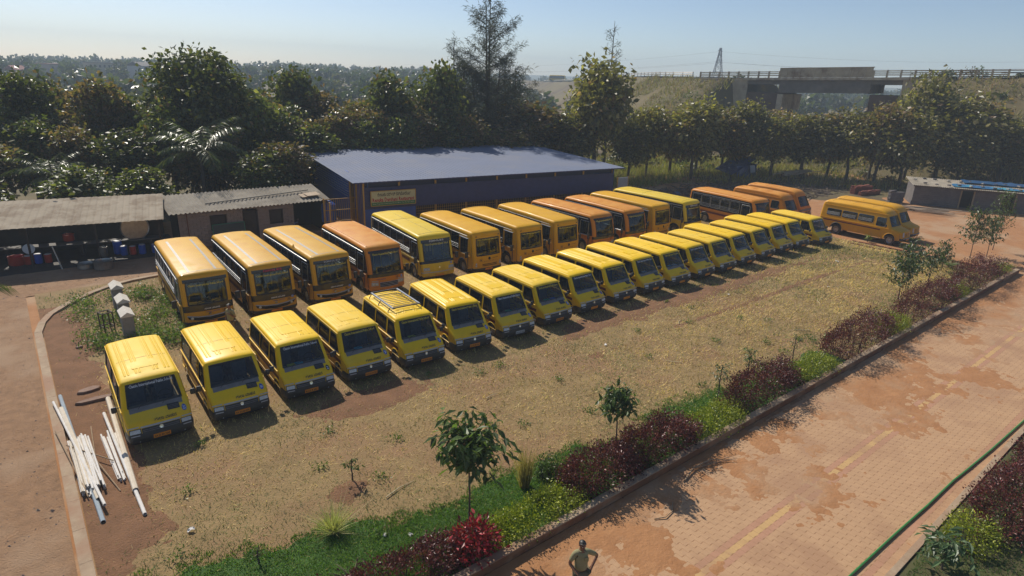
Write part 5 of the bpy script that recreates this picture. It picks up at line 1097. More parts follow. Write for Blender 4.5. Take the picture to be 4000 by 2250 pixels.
def frond(m, C, D, S, base, dirv, L, droop, r, nl=34, col=None):
    base = Vector(base); pts = []; d = Vector(dirv).normalized(); p = base.copy(); st = L/9
    for k in range(10): pts.append(p.copy()); p = p+d*st; d = (d+Vector((0, 0, -droop*.11))).normalized()
    m.tube(pts, [.035*(1-.085*k) for k in range(10)], 4)
    for k in range(nl):
        t = .12+.88*k/nl; i = min(8, int(t*9)); q = pts[i].lerp(pts[i+1], t*9-i); ax = (pts[i+1]-pts[i]).normalized(); sd = ax.cross(Vector((0, 0, 1))).normalized()
        for s in (-1, 1): C.append(tuple(q)); D.append(tuple(sd*s*.8+ax*.55+Vector((0, 0, -.35-.25*r.random())))); S.append(L*.24*math.sin(math.pi*(.12+.8*t))**.6)
def palm(x, y, H, label, nf=15, L=3.2, seed=1, leafcol=((.09, .12, .035), (.12, .15, .05), (.19, .19, .09))):
    r = np.random.default_rng(seed); root = empty('coconut_palm', (x, y, 0), 0, label, 'palm'); m = MB(); m.tube([(0, 0, -.1), (.05, .1, H*.4), (.1, 0, H*.8), (.1, 0, H)], [.22, .16, .14, .12], 8); m.build('trunk', bark, root, True); m = MB(); C, D, S = [], [], []
    for k in range(nf):
        a = k*2.4+r.uniform(-.2, .2); up = 2.3-2.3*k/nf; frond(m, C, D, S, (.1, 0, H), (math.cos(a), math.sin(a), up), L*r.uniform(.85, 1.1), 1.5, r)
    m.build('rachis', M('palm_rachis', (.16, .15, .06), rough=.6), root); V, Fq = leaf_quads(np.array(C), np.array(D), np.array(S), .085, 0, seed, .7); link('crown', np_mesh('crown', V, Fq, np.repeat(palette(len(C), leafcol, (2, 2, 1), seed), 4, 0)), palm_leaf, root)
palm(11.6, 52.2, 4.9, 'coconut palm with long arching fronds in front of the big tree', 19, 4.0, 1); palm(2.3, 54.2, 3.5, 'smaller coconut palm among the trees behind the cooking shed', 14, 3.0, 2)
palm(-3.1, 19.2, 5.4, 'coconut palm whose frond tip hangs in at the left picture edge', 13, 3.3, 5)
# distant woods that read as one mass
def far_woods():
    r = np.random.default_rng(55); C = []; S = []
    for (x0, x1, y0, y1, n, h0, h1) in ((-330, 10, 150, 480, 900, 3.5, 7), (-60, 22, 110, 170, 60, 3., 5.5), (60, 330, 190, 520, 420, 5, 9), (-420, 500, 480, 760, 420, 6, 10), (-90, -30, 90, 150, 40, 3.5, 6)):
        X = r.uniform(x0, x1, n); Y = r.uniform(y0, y1, n); D = np.min(np.hypot(X[:, None]-HP[None, :, 0], Y[:, None]-HP[None, :, 1]), 1); k = D > 24; X, Y = X[k], Y[k]; Z = terrain_z(X, Y); H = r.uniform(h0, h1, len(X)); C.append(np.stack([X, Y, Z], 1)); S.append(H)
    C = np.concatenate(C); S = np.concatenate(S); per = 70; P = []; sz = []
    u = unit(r.normal(size=(len(C), per, 3))); u[..., 2] = u[..., 2]*.8; rad = S[:, None]*.42*r.uniform(.5, 1.05, (len(C), per)); pos = C[:, None, :]+u*rad[..., None]; pos[..., 2] += S[:, None]*.56
    pos = pos.reshape(-1, 3); c, s = math.cos(YAW), math.sin(YAW); q = pos.copy(); q[:, 0] = c*pos[:, 0]+s*pos[:, 1]; q[:, 1] = -s*pos[:, 0]+c*pos[:, 1]
    V, Fq = leaf_quads(q, r.normal(size=(len(q), 3)), np.repeat(S, per)*.34*r.uniform(.6, 1.2, len(q)), .75, .05, 8); tint = np.repeat(palette(len(C), [(.05, .062, .022), (.04, .055, .02), (.075, .07, .03), (.06, .075, .03)], (2, 2, 1, 1), 4, .3), per*4, 0)
    tag(link('far_woods', np_mesh('far_woods', V, Fq, tint), leafm), 'hazy wooded rise stretching across the far distance', 'woods', kind='stuff')
far_woods()
# rough grass and undergrowth on the slopes
def blades(n, X, Y, Z, h, w, cols, wts, seed, lean=.5, flat=None):
    r = np.random.default_rng(seed); a = r.uniform(0, 6.28, n); l = r.normal(0, lean, (n, 2)) if flat is None else np.stack([np.cos(a), np.sin(a)], 1)*flat[:, None]
    H = np.broadcast_to(h, (n,))*r.uniform(.5, 1.25, n); base = np.stack([X, Y, Z], 1); s = np.stack([-np.sin(a), np.cos(a), np.zeros(n)], 1)*np.broadcast_to(w, (n,))[:, None]*.5; up = np.stack([l[:, 0]*H, l[:, 1]*H, H], 1)
    V = np.stack([base-s, base+s, base+up], 1).reshape(-1, 3); return V, np.arange(3*n).reshape(n, 3), np.repeat(palette(n, cols, wts, seed+1, .3), 3, 0)
grassm = M_leaf('grass_blade', .6, .3, .3, 0.)
def slope_grass():
    r = np.random.default_rng(66); n = 90000; X = r.uniform(-30, 125, n); Y = r.uniform(72, 150, n); D = np.min(np.hypot(X[:, None]-HP[None, ::4, 0], Y[:, None]-HP[None, ::4, 1]), 1); k = (D > 7) & (vnoise(X, Y, 4, 9) > .33); X, Y = X[k], Y[k]; Z = terrain_z(X, Y)-.1; sx = math.cos(YAW)*X+math.sin(YAW)*Y; sy = -math.sin(YAW)*X+math.cos(YAW)*Y
    g = vnoise(X, Y, 9, 31); m = len(X); V, Fq, col = blades(m, sx, sy, Z, .5+.7*vnoise(X, Y, 6, 12), .16, [(.24, .21, .07), (.19, .18, .055), (.31, .24, .11), (.24, .145, .08)], (3, 3, 1.5, 2), 67, .45)
    tag(link('slope_grass', np_mesh('slope_grass', V, Fq, col), grassm), 'tall yellow-green wild grass covering the embankment slope', 'grass', kind='stuff')
slope_grass()
def undergrowth():
    r = np.random.default_rng(68); n = 190; X = r.uniform(-25, 118, n); Y = r.uniform(78, 122, n); Z = terrain_z(X, Y); out = []; per = 120; S = r.uniform(.6, 1.7, n)
    u = unit(r.normal(size=(n, per, 3))); u[..., 2] = abs(u[..., 2]); pos = np.stack([X, Y, Z], 1)[:, None]+u*S[:, None, None]*r.uniform(.5, 1, (n, per, 1)); pos = pos.reshape(-1, 3); q = pos.copy(); q[:, 0] = math.cos(YAW)*pos[:, 0]+math.sin(YAW)*pos[:, 1]; q[:, 1] = -math.sin(YAW)*pos[:, 0]+math.cos(YAW)*pos[:, 1]
    V, Fq = leaf_quads(q, r.normal(size=(n*per, 3)), r.uniform(.25, .5, n*per), .5, .05, 3); tag(link('scrub', np_mesh('scrub', V, Fq, np.repeat(palette(n, [(.05, .07, .02), (.10, .07, .04), (.08, .10, .03)], (2, 1, 2), 5), per*4, 0)), leafm), 'scattered low scrub bushes over the embankment and tree floor', 'scrub', kind='stuff')
undergrowth()

def verge_grass():
    r = np.random.default_rng(70); n = 42000; X = r.uniform(46, 108, n); Y = r.uniform(18, 62, n); k = (Y > 43.5-.32*np.clip(X-68, 0, 60)+3.*vnoise(X, Y, 5, 71)) & (Y < 66-.4*np.clip(X-60, 0, 60)) & ((X > 80) | (Y > 40)); X, Y = X[k], Y[k]; m = len(X)
    px = X*math.cos(YAW)-Y*math.sin(YAW); py = X*math.sin(YAW)+Y*math.cos(YAW); V, Fq, col = blades(m, X, Y, np.maximum(terrain_z(px, py), -.02)-.03, .45+.6*vnoise(X, Y, 4, 72), .12, [(.26, .24, .06), (.20, .21, .05), (.34, .29, .10), (.18, .17, .05)], (3, 3, 2, 1), 73, .4)
    tag(link('verge_grass', np_mesh('verge_grass', V, Fq, col), grassm), 'sunlit yellow-green grass between the tree trunks', 'grass', kind='stuff')
verge_grass()
# ------------------------------------------------------------------ field grass and planted borders
def fz(X, Y): return FIELD_Z + field_z(np.asarray(X, float), np.asarray(Y, float))
def field_grass():
    r = np.random.default_rng(81); N = 300000; X = r.uniform(0, 49.4, N); Y = r.uniform(9.9, 37.5, N); d = np.hypot(X, Y)
    dens = np.clip(1.15-bare(X, Y), 0.06, 1)*(.45+.75*vnoise(X, Y, 1.6, 82)); front = (Y < 20.2); keep = r.random(N) < dens*np.where(front, 1, .35); X, Y, d = X[keep], Y[keep], d[keep]; n = len(X)
    size = (.10+.0022*d)*r.uniform(.6, 1.5, n); w = .010+.0006*d; flat = r.uniform(.6, 3.2, n); h = size/np.sqrt(1+flat**2)
    lush = np.clip((12.6-Y)/1.6, 0, 1)+np.clip((9-X)/6, 0, 1)*np.clip((17.5-Y)/3, 0, 1)*.8+.5*(vnoise(X, Y, 3.1, 84) > .56)+np.clip((Y-26)/3, 0, 1)*np.clip((7-X)/2, 0, 1)
    g = r.random(n) < np.clip(lush, .10, .85)
    V, Fq, col = blades(n, X, Y, fz(X, Y)-.01, h, w, [(.66, .49, .20), (.55, .40, .16), (.74, .58, .28), (.46, .30, .115), (.35, .31, .095)], (4, 4, 3, 2, 1.5), 85, .5, flat)
    gc = palette(n, [(.12, .17, .035), (.17, .20, .05), (.09, .13, .03)], (2, 2, 2), 86); col = col.reshape(n, 3, 3); col[g] = gc[g][:, None]; patch = (.55+.5*vnoise(X, Y, 1.1, 87)+.45*vnoise(X, Y, .35, 83))[:, None, None]
    tag(link('dry_grass', np_mesh('dry_grass', V, Fq, (col*patch).reshape(-1, 3)), grassm), 'trampled straw-coloured dry grass covering the parking field', 'grass', kind='stuff')
    # green lawn strip behind the kerb
    m = 170000; X = r.uniform(.1, 24, m); Y = 9.85+r.gamma(1.8, .68, m)*(1+.9*np.clip((8-X)/5, 0, 1)); k = (lawn_mask(X, Y) > -.35) & (r.random(m) < np.clip(1.25-X/24, .15, 1)); X, Y = X[k], Y[k]; m = len(X)
    V, Fq, col = blades(m, X, Y, fz(X, Y)-.01, .085, .03, [(.09, .19, .025), (.13, .24, .03), (.075, .15, .02), (.21, .27, .06)], (3, 3, 2, 2), 88, .6)
    tag(link('lawn_grass', np_mesh('lawn_grass', V, Fq, col), grassm), 'short bright green lawn strip behind the road kerb', 'grass', kind='stuff')
    m = 60000; X = r.uniform(8, 32, m); Y = r.uniform(-2, 3.25, m); V, Fq, col = blades(m, X, Y, np.full(m, .05), .09, .018, [(.06, .13, .02), (.085, .16, .03), (.05, .10, .02)], (3, 2, 2), 89, .6)
    tag(link('bed_grass', np_mesh('bed_grass', V, Fq, col), grassm), 'green grass in the planted bed at the right', 'grass', kind='stuff')
    # weeds by the left buses
    m = 9000; a = r.integers(0, 30, m); cx = r.uniform(1.4, 5.2, 30); cy = r.uniform(27.5, 35.5, 30); X = cx[a]+r.normal(0, .32, m); Y = cy[a]+r.normal(0, .4, m); V, Fq = leaf_quads(np.stack([X, Y, FIELD_Z+r.uniform(.02, .38, m)], 1), r.normal(size=(m, 3))+np.array([0, 0, .4]), r.uniform(.06, .15, m), .5, .05, 90); col = palette(m, [(.09, .15, .03), (.13, .19, .045), (.17, .18, .06)], (2, 2, 1), 91)
    tag(link('weeds', np_mesh('weeds', V, Fq, np.repeat(col, 4, 0)), leafm), 'leafy green weeds growing beside the leftmost bus', 'weeds', kind='stuff')
    m = 2600; a = r.integers(0, 40, m); cx = r.uniform(.4, 30, 40); cy = 11+r.gamma(2., 1.9, 40); X = cx[a]+r.normal(0, .12, m); Y = np.clip(cy[a]+r.normal(0, .12, m), 10, 19); V, Fq = leaf_quads(np.stack([X, Y, FIELD_Z+r.uniform(.02, .16, m)], 1), r.normal(size=(m, 3))+np.array([0, 0, .4]), r.uniform(.05, .11, m), .45, .05, 92); col = palette(m, [(.08, .13, .03), (.11, .16, .04)], (1, 1), 93)
    tag(link('field_weeds', np_mesh('field_weeds', V, Fq, np.repeat(col, 4, 0)), leafm), 'small green weed tufts dotted over the dry field', 'weeds', kind='stuff')
field_grass()
hedgem = M_leaf('hedge_leaf', .42, .18, .5, .3)
def bush_mesh(L, w, h, n, leaf, cols, wts, seed, loose=.06, top=.35):
    """clipped mound of leaves, long along x"""
    r = np.random.default_rng(seed); u = unit(r.normal(size=(n, 3))); u[:, 2] = abs(u[:, 2]); e = np.sign(u)*np.abs(u)**.7; rad = r.uniform(.72, 1., n)**.5; lump = 1+.34*(vnoise(u[:, 0]*3+9, u[:, 1]*3+u[:, 2]*2, .55, seed)-.5)*2
    P = np.stack([e[:, 0]*L/2, e[:, 1]*w/2, e[:, 2]*h], 1)*(rad*lump)[:, None]+r.normal(0, loose, (n, 3)); P[:, 2] = np.maximum(P[:, 2], .04)
    V, Fq = leaf_quads(P, u+r.normal(size=(n, 3))*.7+np.array([0, 0, top]), leaf*r.uniform(.6, 1.25, n), .48, .08, seed+1); return np_mesh('foliage', V, Fq, np.repeat(palette(n, cols, wts, seed+2, .35), 4, 0))
def core_mesh(L, w, h, seed):
    m = MB(); r = np.random.default_rng(seed)
    for k in range(26): x, y = r.uniform(-L*.4, L*.4), r.uniform(-w*.32, w*.32); m.tube([(x, y, -.1), (x*1.05+r.normal()*.05, y*1.1, h*.45), (x*1.1+r.normal()*.1, y*1.2, h*.78)], [.016, .011, .005], 4)
    return m.mesh('stems')
stemm = M('shrub_stems', (.07, .045, .03), rough=.9)
BURG = ([(.12, .026, .026), (.17, .04, .036), (.07, .018, .02), (.24, .09, .07)], (3, 3, 3, 1)); LIME = ([(.28, .31, .02), (.38, .40, .025), (.16, .20, .015), (.21, .25, .02)], (3, 2, 2, 2))
def bush(name, x, y, L, w, h, kind, label, group, seed, z=None, rz=0.):
    c, wt = BURG if kind == 'burg' else LIME if kind == 'lime' else ([(.32, .02, .03), (.42, .05, .06), (.2, .02, .025)], (2, 1, 2)) if kind == 'red' else ([(.06, .1, .02), (.09, .14, .03), (.05, .08, .02)], (2, 2, 1))
    o = empty(name, (x, y, FIELD_Z if z is None else z), rz, label, 'bush', group); n = int(2600*L*w*h**.5) if kind != 'red' else 900
    tag(link('stems', core_mesh(L, w, h, seed), stemm, o), kind='stuff'); link('foliage', bush_mesh(L, w, h, min(n, 9000), .085 if kind == 'burg' else .075 if kind == 'lime' else .15 if kind == 'red' else .1, c, wt, seed, .085 if kind == 'burg' else .10), hedgem, o); return o
for i, (a, b, h, lab) in enumerate(((2.6, 7.3, .72, 'burgundy hedge clump at the bottom edge left of the red-leaved plant'), (10.75, 13.4, .85, 'burgundy hedge clump nearest the tall sapling, lower of a joined pair'), (13.3, 16.2, .92, 'burgundy hedge clump, upper of the joined pair beside the kerb'), (18.9, 23.1, 1.08, 'burgundy hedge clump opposite the dark patch on the paving'), (26.0, 31.8, 1.3, 'long burgundy hedge clump, third from the far kerb end'), (33.2, 40.8, 1.45, 'long burgundy hedge clump, second from the far kerb end'), (41.8, 48.6, 1.4, 'burgundy hedge clump nearest the far end of the kerb'))):
    bush('burgundy_bush', (a+b)/2, 10.35, b-a, 1.25+.3*(h > 1.2), h, 'burg', lab, 'burgundy hedge clumps along the kerb', 300+i)
for i, (a, b, w, h, lab) in enumerate(((7.9, 10.9, 1.1, .42, 'low lime-green bush strip between the red plant and burgundy hedge'), (16.1, 18.9, 1.2, .5, 'lime-green bush strip right of the joined burgundy pair'), (22.9, 25.9, 1.1, .55, 'bright lime-green bush before the long burgundy hedge clump'), (31.4, 33.6, 1.1, .6, 'lime-green bush between the two long burgundy clumps'), (40.4, 42.2, .9, .5, 'small lime-green bush before the last burgundy clump'), (48.4, 50.4, .9, .6, 'lime-green bush at the far end of the kerb'), (.6, 2.2, 1.0, .35, 'small lime-green bush at the bottom left corner of the lawn'))):
    bush('lime_bush', (a+b)/2, 10.2, b-a, w, h, 'lime', lab, 'lime-green bushes along the kerb', 330+i)
bush('red_leaf_plant', 7.35, 10.1, .95, .9, .75, 'red', 'bright red-leaved plant at the foot of the tall sapling', None, 350)
bush('burgundy_bush', 20.6, 2.35, 3.6, 1.5, 1.0, 'burg', 'burgundy hedge clump at the right edge, larger of two', 'burgundy clumps in the right bed', 351, .05); bush('burgundy_bush', 24.6, 2.3, 3.2, 1.4, 1.0, 'burg', 'burgundy hedge clump at the right edge, farther of two', 'burgundy clumps in the right bed', 352, .05)
bush('lime_bush', 18.1, 2.7, 1.3, 1., .6, 'lime', 'lime-green bush in the right bed beside the burgundy clump', None, 353, .05); bush('lime_bush', 27.6, 2.7, 1.8, 1., .6, 'lime', 'lime-green bush at the right picture edge', None, 354, .05)
sapm = M_leaf('sapling_leaf', .42, .35, .5, .3)
def sapling(name, x, y, H, rw, zb, nleaf, leaf, label, seed, cols=((.09, .14, .04), (.13, .19, .055), (.06, .09, .03)), ratio=.42, droop=.9, r0=.028, cat='sapling', group=None, z=None):
    r = np.random.default_rng(seed); o = empty(name, (x, y, FIELD_Z if z is None else z), 0, label, cat, group); m = MB(); m.tube([(0, 0, -.1), (.02, .01, zb*.6), (0, .03, zb), (.03, .02, H*.75)], [r0, r0*.85, r0*.75, r0*.4], 7); C, D = [], []
    nb = max(4, int(nleaf/11))
    for k in range(nb):
        a = k*2.4; t = k/nb; p = Vector((0, .02, zb+(H*.72-zb)*t)); L = rw*r.uniform(.55, 1.05)*(1-.35*t); e = p+Vector((math.cos(a)*L, math.sin(a)*L, (H-zb)*.22*r.uniform(.6, 1.3))); m.tube([p, p.lerp(e, .5)+Vector((0, 0, -.02)), e], [r0*.4, r0*.3, r0*.12], 4)
        for q in range(max(3, nleaf//nb)):
            f = r.uniform(.25, 1.08); C.append(tuple(p.lerp(e, f)+Vector(r.normal(size=3)*leaf*.22))); b = r.uniform(0, 6.28); D.append((math.cos(b), math.sin(b), -droop*r.uniform(.2, 1.3)))
    m.build('stem', bark, o, True); C, D = np.array(C), np.array(D); V, Fq = leaf_quads(C, D, leaf*r.uniform(.65, 1.15, len(C)), ratio, .07, seed+1, .8); link('crown', np_mesh('crown', V, Fq, np.repeat(palette(len(C), cols, [1]*len(cols), seed+2, .3), 4, 0)), sapm, o); return o
sapling('garden_sapling', 7.7, 10.84, 3.95, 1.1, 1.95, 560, .33, 'tall broad-leaved sapling above the red-leaved plant', 401)
sapling('garden_sapling', 13.29, 10.88, 3.05, .72, 1.45, 420, .25, 'umbrella-crowned sapling behind the joined burgundy pair', 402)
sapling('garden_sapling', 18.94, 10.95, 2.1, .5, .9, 130, .12, 'wispy thin sapling behind the lime-green strip', 403, droop=.3); sapling('garden_sapling', 21.88, 11.5, 1.5, .35, .5, 80, .16, 'small drooping sapling behind the fourth burgundy clump', 404)
sapling('garden_sapling', 24.2, 10.9, 1.9, .3, .8, 45, .12, 'bare-twigged thin sapling beside the bright lime bush', 405, droop=.2)
for i, (x, y, H, rw, n, lf, lab) in enumerate(((37.8, 11.9, 3.1, 1.1, 260, .26, 'bushy sapling behind the second last burgundy clump, left one'), (40.5, 12.5, 3.3, 1.1, 300, .24, 'dark bushy sapling behind the second last burgundy clump, right one'), (43.2, 12.2, 2.6, .9, 200, .24, 'leafy sapling between the last two burgundy clumps'), (46.6, 12.6, 2.4, .7, 160, .22, 'slender sapling behind the last burgundy clump'), (52.5, 12.7, 4.3, 1.3, 380, .26, 'round-headed dark green tree at the right past the kerb end'), (56.9, 12.5, 5.4, 1.0, 420, .2, 'pointed feathery young tree rightmost past the kerb end'), (54.4, 12.2, 3.5, .9, 200, .24, 'low leafy sapling between the two trees past the kerb end'))):
    sapling('garden_sapling', x, y, H, rw, H*.22, int(n*1.6), lf, lab, 410+i, ((.06, .095, .025), (.09, .13, .04), (.045, .07, .02)), z=.0 if x > 50 else None)
for i, (x, y, H, lab) in enumerate(((50.8, 19.0, .7, 'yellow-green seedling at the left end of the brick edging'), (53.0, 19.1, .9, 'yellow-green seedling in front of the bonneted minibus wheel'), (32.8, 10.9, .9, 'light green seedling beside the lime bush and long burgundy clump'), (27.7, 11.1, .9, 'light green seedling behind the long burgundy clump'))): sapling('seedling', x, y, H, .3, H*.3, 60, .2, lab, 425+i, ((.2, .26, .04), (.26, .3, .05)), cat='seedling', z=.0 if x > 50 else None)
sapling('broad_leaf_plant', 16.4, 2.75, 1.25, .75, .25, 170, .3, 'broad-leaved bluish green plant at the bottom right corner', 430, ((.07, .12, .05), (.1, .16, .07)), .36, .4, cat='plant', z=.05)
for i, (x, y, lab) in enumerate(((52.2, 17.4, 'young palm by the brick edging, left of the bonneted minibus front'), (53.9, 17.0, 'young palm by the brick edging, right of the bonneted minibus front'), (47.9, 12.6, 'young palm behind the last burgundy clump'), (4.5, 10.9, 'spiky young palm on the lawn at the bottom edge'))):
    r = np.random.default_rng(440+i); o = empty('young_palm', (x, y, .0 if x > 50 else FIELD_Z), 0, lab, 'palm', 'young palms'); m = MB(); C, D, S = [], [], []
    for k in range(8): a = k*2.4; frond(m, C, D, S, (0, 0, .05), (math.cos(a)*.7, math.sin(a)*.7, 1.), .95 if i != 3 else .7, 1.4, r, 14)
    m.build('rachis', MATS['palm_rachis'], o); V, Fq = leaf_quads(np.array(C), np.array(D), np.array(S)*1.1, .13, 0, i, .7); link('crown', np_mesh('crown', V, Fq, np.repeat(palette(len(C), [(.14, .22, .05), (.18, .27, .07)], (1, 1), i), 4, 0)), palm_leaf, o)
for i, (x, y, H, lab) in enumerate(((10.05, 11.4, 1.25, 'tall tawny grass clump standing at the lawn edge'), (4.9, 12.9, .6, 'pale splayed dry grass clump left of the tall sapling'))):
    r = np.random.default_rng(450+i); n = 420; a = r.uniform(0, 6.28, n); rr = r.uniform(0, .14 if i == 0 else .1, n); V, Fq, col = blades(n, rr*np.cos(a), rr*np.sin(a), np.zeros(n), H, .018, [(.3, .22, .08), (.24, .2, .07), (.4, .32, .16)] if i == 0 else [(.55, .5, .25), (.4, .42, .15)], (1, 1, 1) if i == 0 else (1, 1), 451+i, .16 if i == 0 else .8)
    tag(link('grass_clump', np_mesh('grass_clump', V, Fq, col), grassm, loc=(x, y, FIELD_Z)), lab, 'grass clump')
bush('dark_shrub', 10.9, 11.3, .6, .55, .55, 'green', 'small dark green shrub beside the tall tawny grass clump', None, 460); bush('dark_shrub', 1.55, 10.55, .9, .9, .6, 'green', 'round green shrub at the bottom left corner of the lawn', None, 461)
sapling('seedling', 6.2, 14.6, .95, .3, .35, 70, .12, 'lone weedy seedling on the dry field below badge 30 van', 463, ((.1, .15, .04), (.13, .18, .05)), cat='seedling'); sapling('seedling', 3.0, 12.9, .55, .2, .2, 26, .1, 'withered seedling on the dry field near the lawn', 464, ((.2, .17, .06), (.12, .14, .04)), cat='seedling')
# ------------------------------------------------------------------ loose things in the yard
pvc = M('white_pvc', (.80, .77, .72), (.72, .67, .6), 6, rough=.4); pvcs = M('stained_pvc', (.72, .63, .5), (.64, .54, .4), 6, rough=.5); pvcg = M('grey_blue_pvc', (.36, .42, .46), (.3, .35, .39), 4, rough=.4)
def pipe(x0, y0, z0, x1, y1, z1, r, mat, label, group):
    """hollow pipe"""
    a, b = Vector((x0, y0, z0)), Vector((x1, y1, z1)); m = MB(); m.tube([a, b], r, 8, False); m.tube([a, b], r*.82, 8, False); n = 8
    for e in (0, 1): m.f += [(e*n+k, e*n+(k+1) % n, 2*n+e*n+(k+1) % n, 2*n+e*n+k) for k in range(n)]
    tag(m.build('plastic_pipe', mat, fix=False), label, 'pipe', group)
_r = np.random.default_rng(500)
for k in range(36):
    lay = k // 9; c = k % 9; x = -.06+c*.058+_r.normal()*.012+(.034 if lay % 2 else 0); z = .13+lay*.055; y0 = 21.4+_r.normal()*.12; pipe(x+_r.normal()*.03+.02, y0, z, x*1.0+.08+_r.normal()*.03, y0-3.05, z, .027, pvc if _r.random() < .6 else pvcs, 'thin white plastic pipe in the larger bundle beside the left kerb', 'thin pipes of the larger bundle')
for k in range(12):
    lay = k // 6; x = .86+(k % 6)*.066+_r.normal()*.012; z = .13+lay*.055; y0 = 21.2+_r.normal()*.15; pipe(x-.05, y0, z, x+.02+_r.normal()*.02, y0-2.7, z, .027, pvc if _r.random() < .7 else pvcs, 'thin white plastic pipe in the smaller bundle beside badge 22 van', 'thin pipes of the smaller bundle')
pipe(.02, 24.6, .33, .30, 16.7, .14, .06, pvcg, 'long grey-blue plastic pipe lying over the larger bundle', 'thick plastic pipes'); pipe(-.03, 23.6, .32, .33, 17.7, .2, .075, pvcs, 'thick cream plastic pipe on the larger bundle', 'thick plastic pipes'); pipe(-.2, 24.3, .30, .42, 17.2, .30, .04, pvc, 'slim white pipe crossing the larger bundle', 'thick plastic pipes')
pipe(1.32, 23.8, .18, 1.18, 17.6, .18, .08, pvcs, 'thick cream plastic pipe beside badge 22 van', 'thick plastic pipes'); pipe(1.06, 22.6, .25, 1.2, 16.4, .15, .05, pvc, 'long white pipe on top of the smaller bundle', 'thick plastic pipes')
wood = M('bare_stick', (.36, .25, .15), (.28, .19, .11), 6, rough=.85)
for i, (p, lab) in enumerate(((((-.3, 22.2, .28), (.08, 18.4, .25), (.12, 18.0, .2)), 'bent bare stick over the larger pipe bundle'), (((.62, 22.0, .2), (.5, 19.8, .22), (.85, 17.9, .12)), 'crooked bare stick between the two pipe bundles'), (((-.1, 21.0, .3), (.9, 19.4, .25)), 'short bare stick laid across both pipe bundles'))): tag(MB().tube(p, .018, 5).build('bare_stick', wood), lab, 'stick')
for x, y, sx, sy, a, lab in ((.87, 24.9, .75, .45, .2, 'broken flat stone slab on the soil beside badge 22 van'), (1.0, 24.0, 1.5, .3, .0, 'long reddish stone slab lying behind the pipes'), (4.35, 34.4, .5, .4, .4, 'pale rock among the weeds beside the leftmost bus'), (1.0, 29.3, .3, .25, .5, 'small rock beside the left kerb')):
    P = [(sx/2*math.cos(t)*random.uniform(.8, 1.1), sy/2*math.sin(t)*random.uniform(.8, 1.1)) for t in np.linspace(0, 5.6, 8)]; tag(MB().prism(P, lambda u, v: (u, v, -.02), lambda u, v: (u*.93, v*.93, .11)).build('stone_slab', M('red_stone', (.28, .18, .13), (.2, .12, .09), 4, rough=.9, bump=.4, bscale=12), loc=(x, y, .1), rz=a, bevel=.015), lab, 'stone')
# three concrete posts with pointed white caps
cw = M('post_concrete', (.30, .29, .28), (.24, .23, .22), 3, rough=.9); cwh = M('whitewashed_cap', (.66, .62, .54), (.58, .53, .45), 3, rough=.85)
for px, y, lab in ((3.04, 33.5, 'farthest of three grey concrete posts with pointed white caps'), (2.98, 31.3, 'middle one of three grey concrete posts with pointed white caps'), (2.85, 29.4, 'nearest of three grey concrete posts with pointed white caps')):
    o = empty('concrete_post', (px, y, .0), 0, lab, 'post', 'white-capped concrete posts'); MB().bb(-.22, .22, -.22, .22, -.1, 1.25).build('shaft', cw, o, bevel=.02)
    MB().add([(-.26,-.5,1.25),(.26,-.5,1.25),(.26,.5,1.25),(-.26,.5,1.25),(0,-.5,1.42),(0,.5,1.42),(-.26,-.5,1.21),(.26,-.5,1.21),(.26,.5,1.21),(-.26,.5,1.21)], [(0,4,5,3),(1,2,5,4),(0,1,4),(2,3,5),(6,7,1,0),(7,8,2,1),(8,9,3,2),(9,6,0,3),(9,8,7,6)]).build('cap', cwh, o)
o = empty('iron_stand', (2.2, 30.6, .1), .3, 'rusty open iron stand beside the concrete posts', 'stand'); rust = M('rusty_iron', (.07, .045, .035), rough=.8)
for x in (-.2, .2):
    for y in (-.2, .2): MB().bb(x-.02, x+.02, y-.02, y+.02, 0, .95).build('leg', rust, o)
for a, b in (((-.2,-.2),(.2,-.2)), ((.2,-.2),(.2,.2)), ((.2,.2),(-.2,.2)), ((-.2,.2),(-.2,-.2))):
    for z in (.3, .93): MB().beam((*a, z), (*b, z), .035, .035).build('rail', rust, o)
# cooking shed contents
def vessel(name, x, y, z, r, h, mat, label, cat, lid=False, group=None, handle=False):
    o = MB().lathe([(.001, 0), (r*.9, 0), (r, h*.12), (r*.98, h*.9), (r*1.04, h), (r*.97, h), (r*.93, h*.9), (r*.93, h*.1), (.001, h*.06)], 18).build(name, mat, smooth=True, loc=(x, y, z)); tag(o, label, cat, group)
    if lid: MB().lathe([(.001, h*1.06), (r*.8, h*1.04), (r*.82, h*.98), (.001, h*.98)], 14).build('lid', M('white_lid', (.5, .5, .5), rough=.5), o, True)
    return o
steel = M('dull_steel', (.42, .40, .37), (.32, .3, .27), 6, rough=.35, metal=.8); bl = M('blue_drum', (.02, .09, .45), (.02, .08, .38), 4, rough=.45); rd = M('red_drum', (.42, .04, .02), (.36, .035, .02), 4, rough=.45)
vessel('cooking_pot', 3.35, 41.25, .02, .48, .5, steel, 'large brown steel cooking pot on the sunlit gravel before the shed', 'pot'); vessel('cooking_pot', 2.55, 41.9, .02, .42, .3, steel, 'wide shallow steel basin behind the large cooking pot', 'basin')
sx = lambda x: 43.75-(x+.87)*.2034*1.0
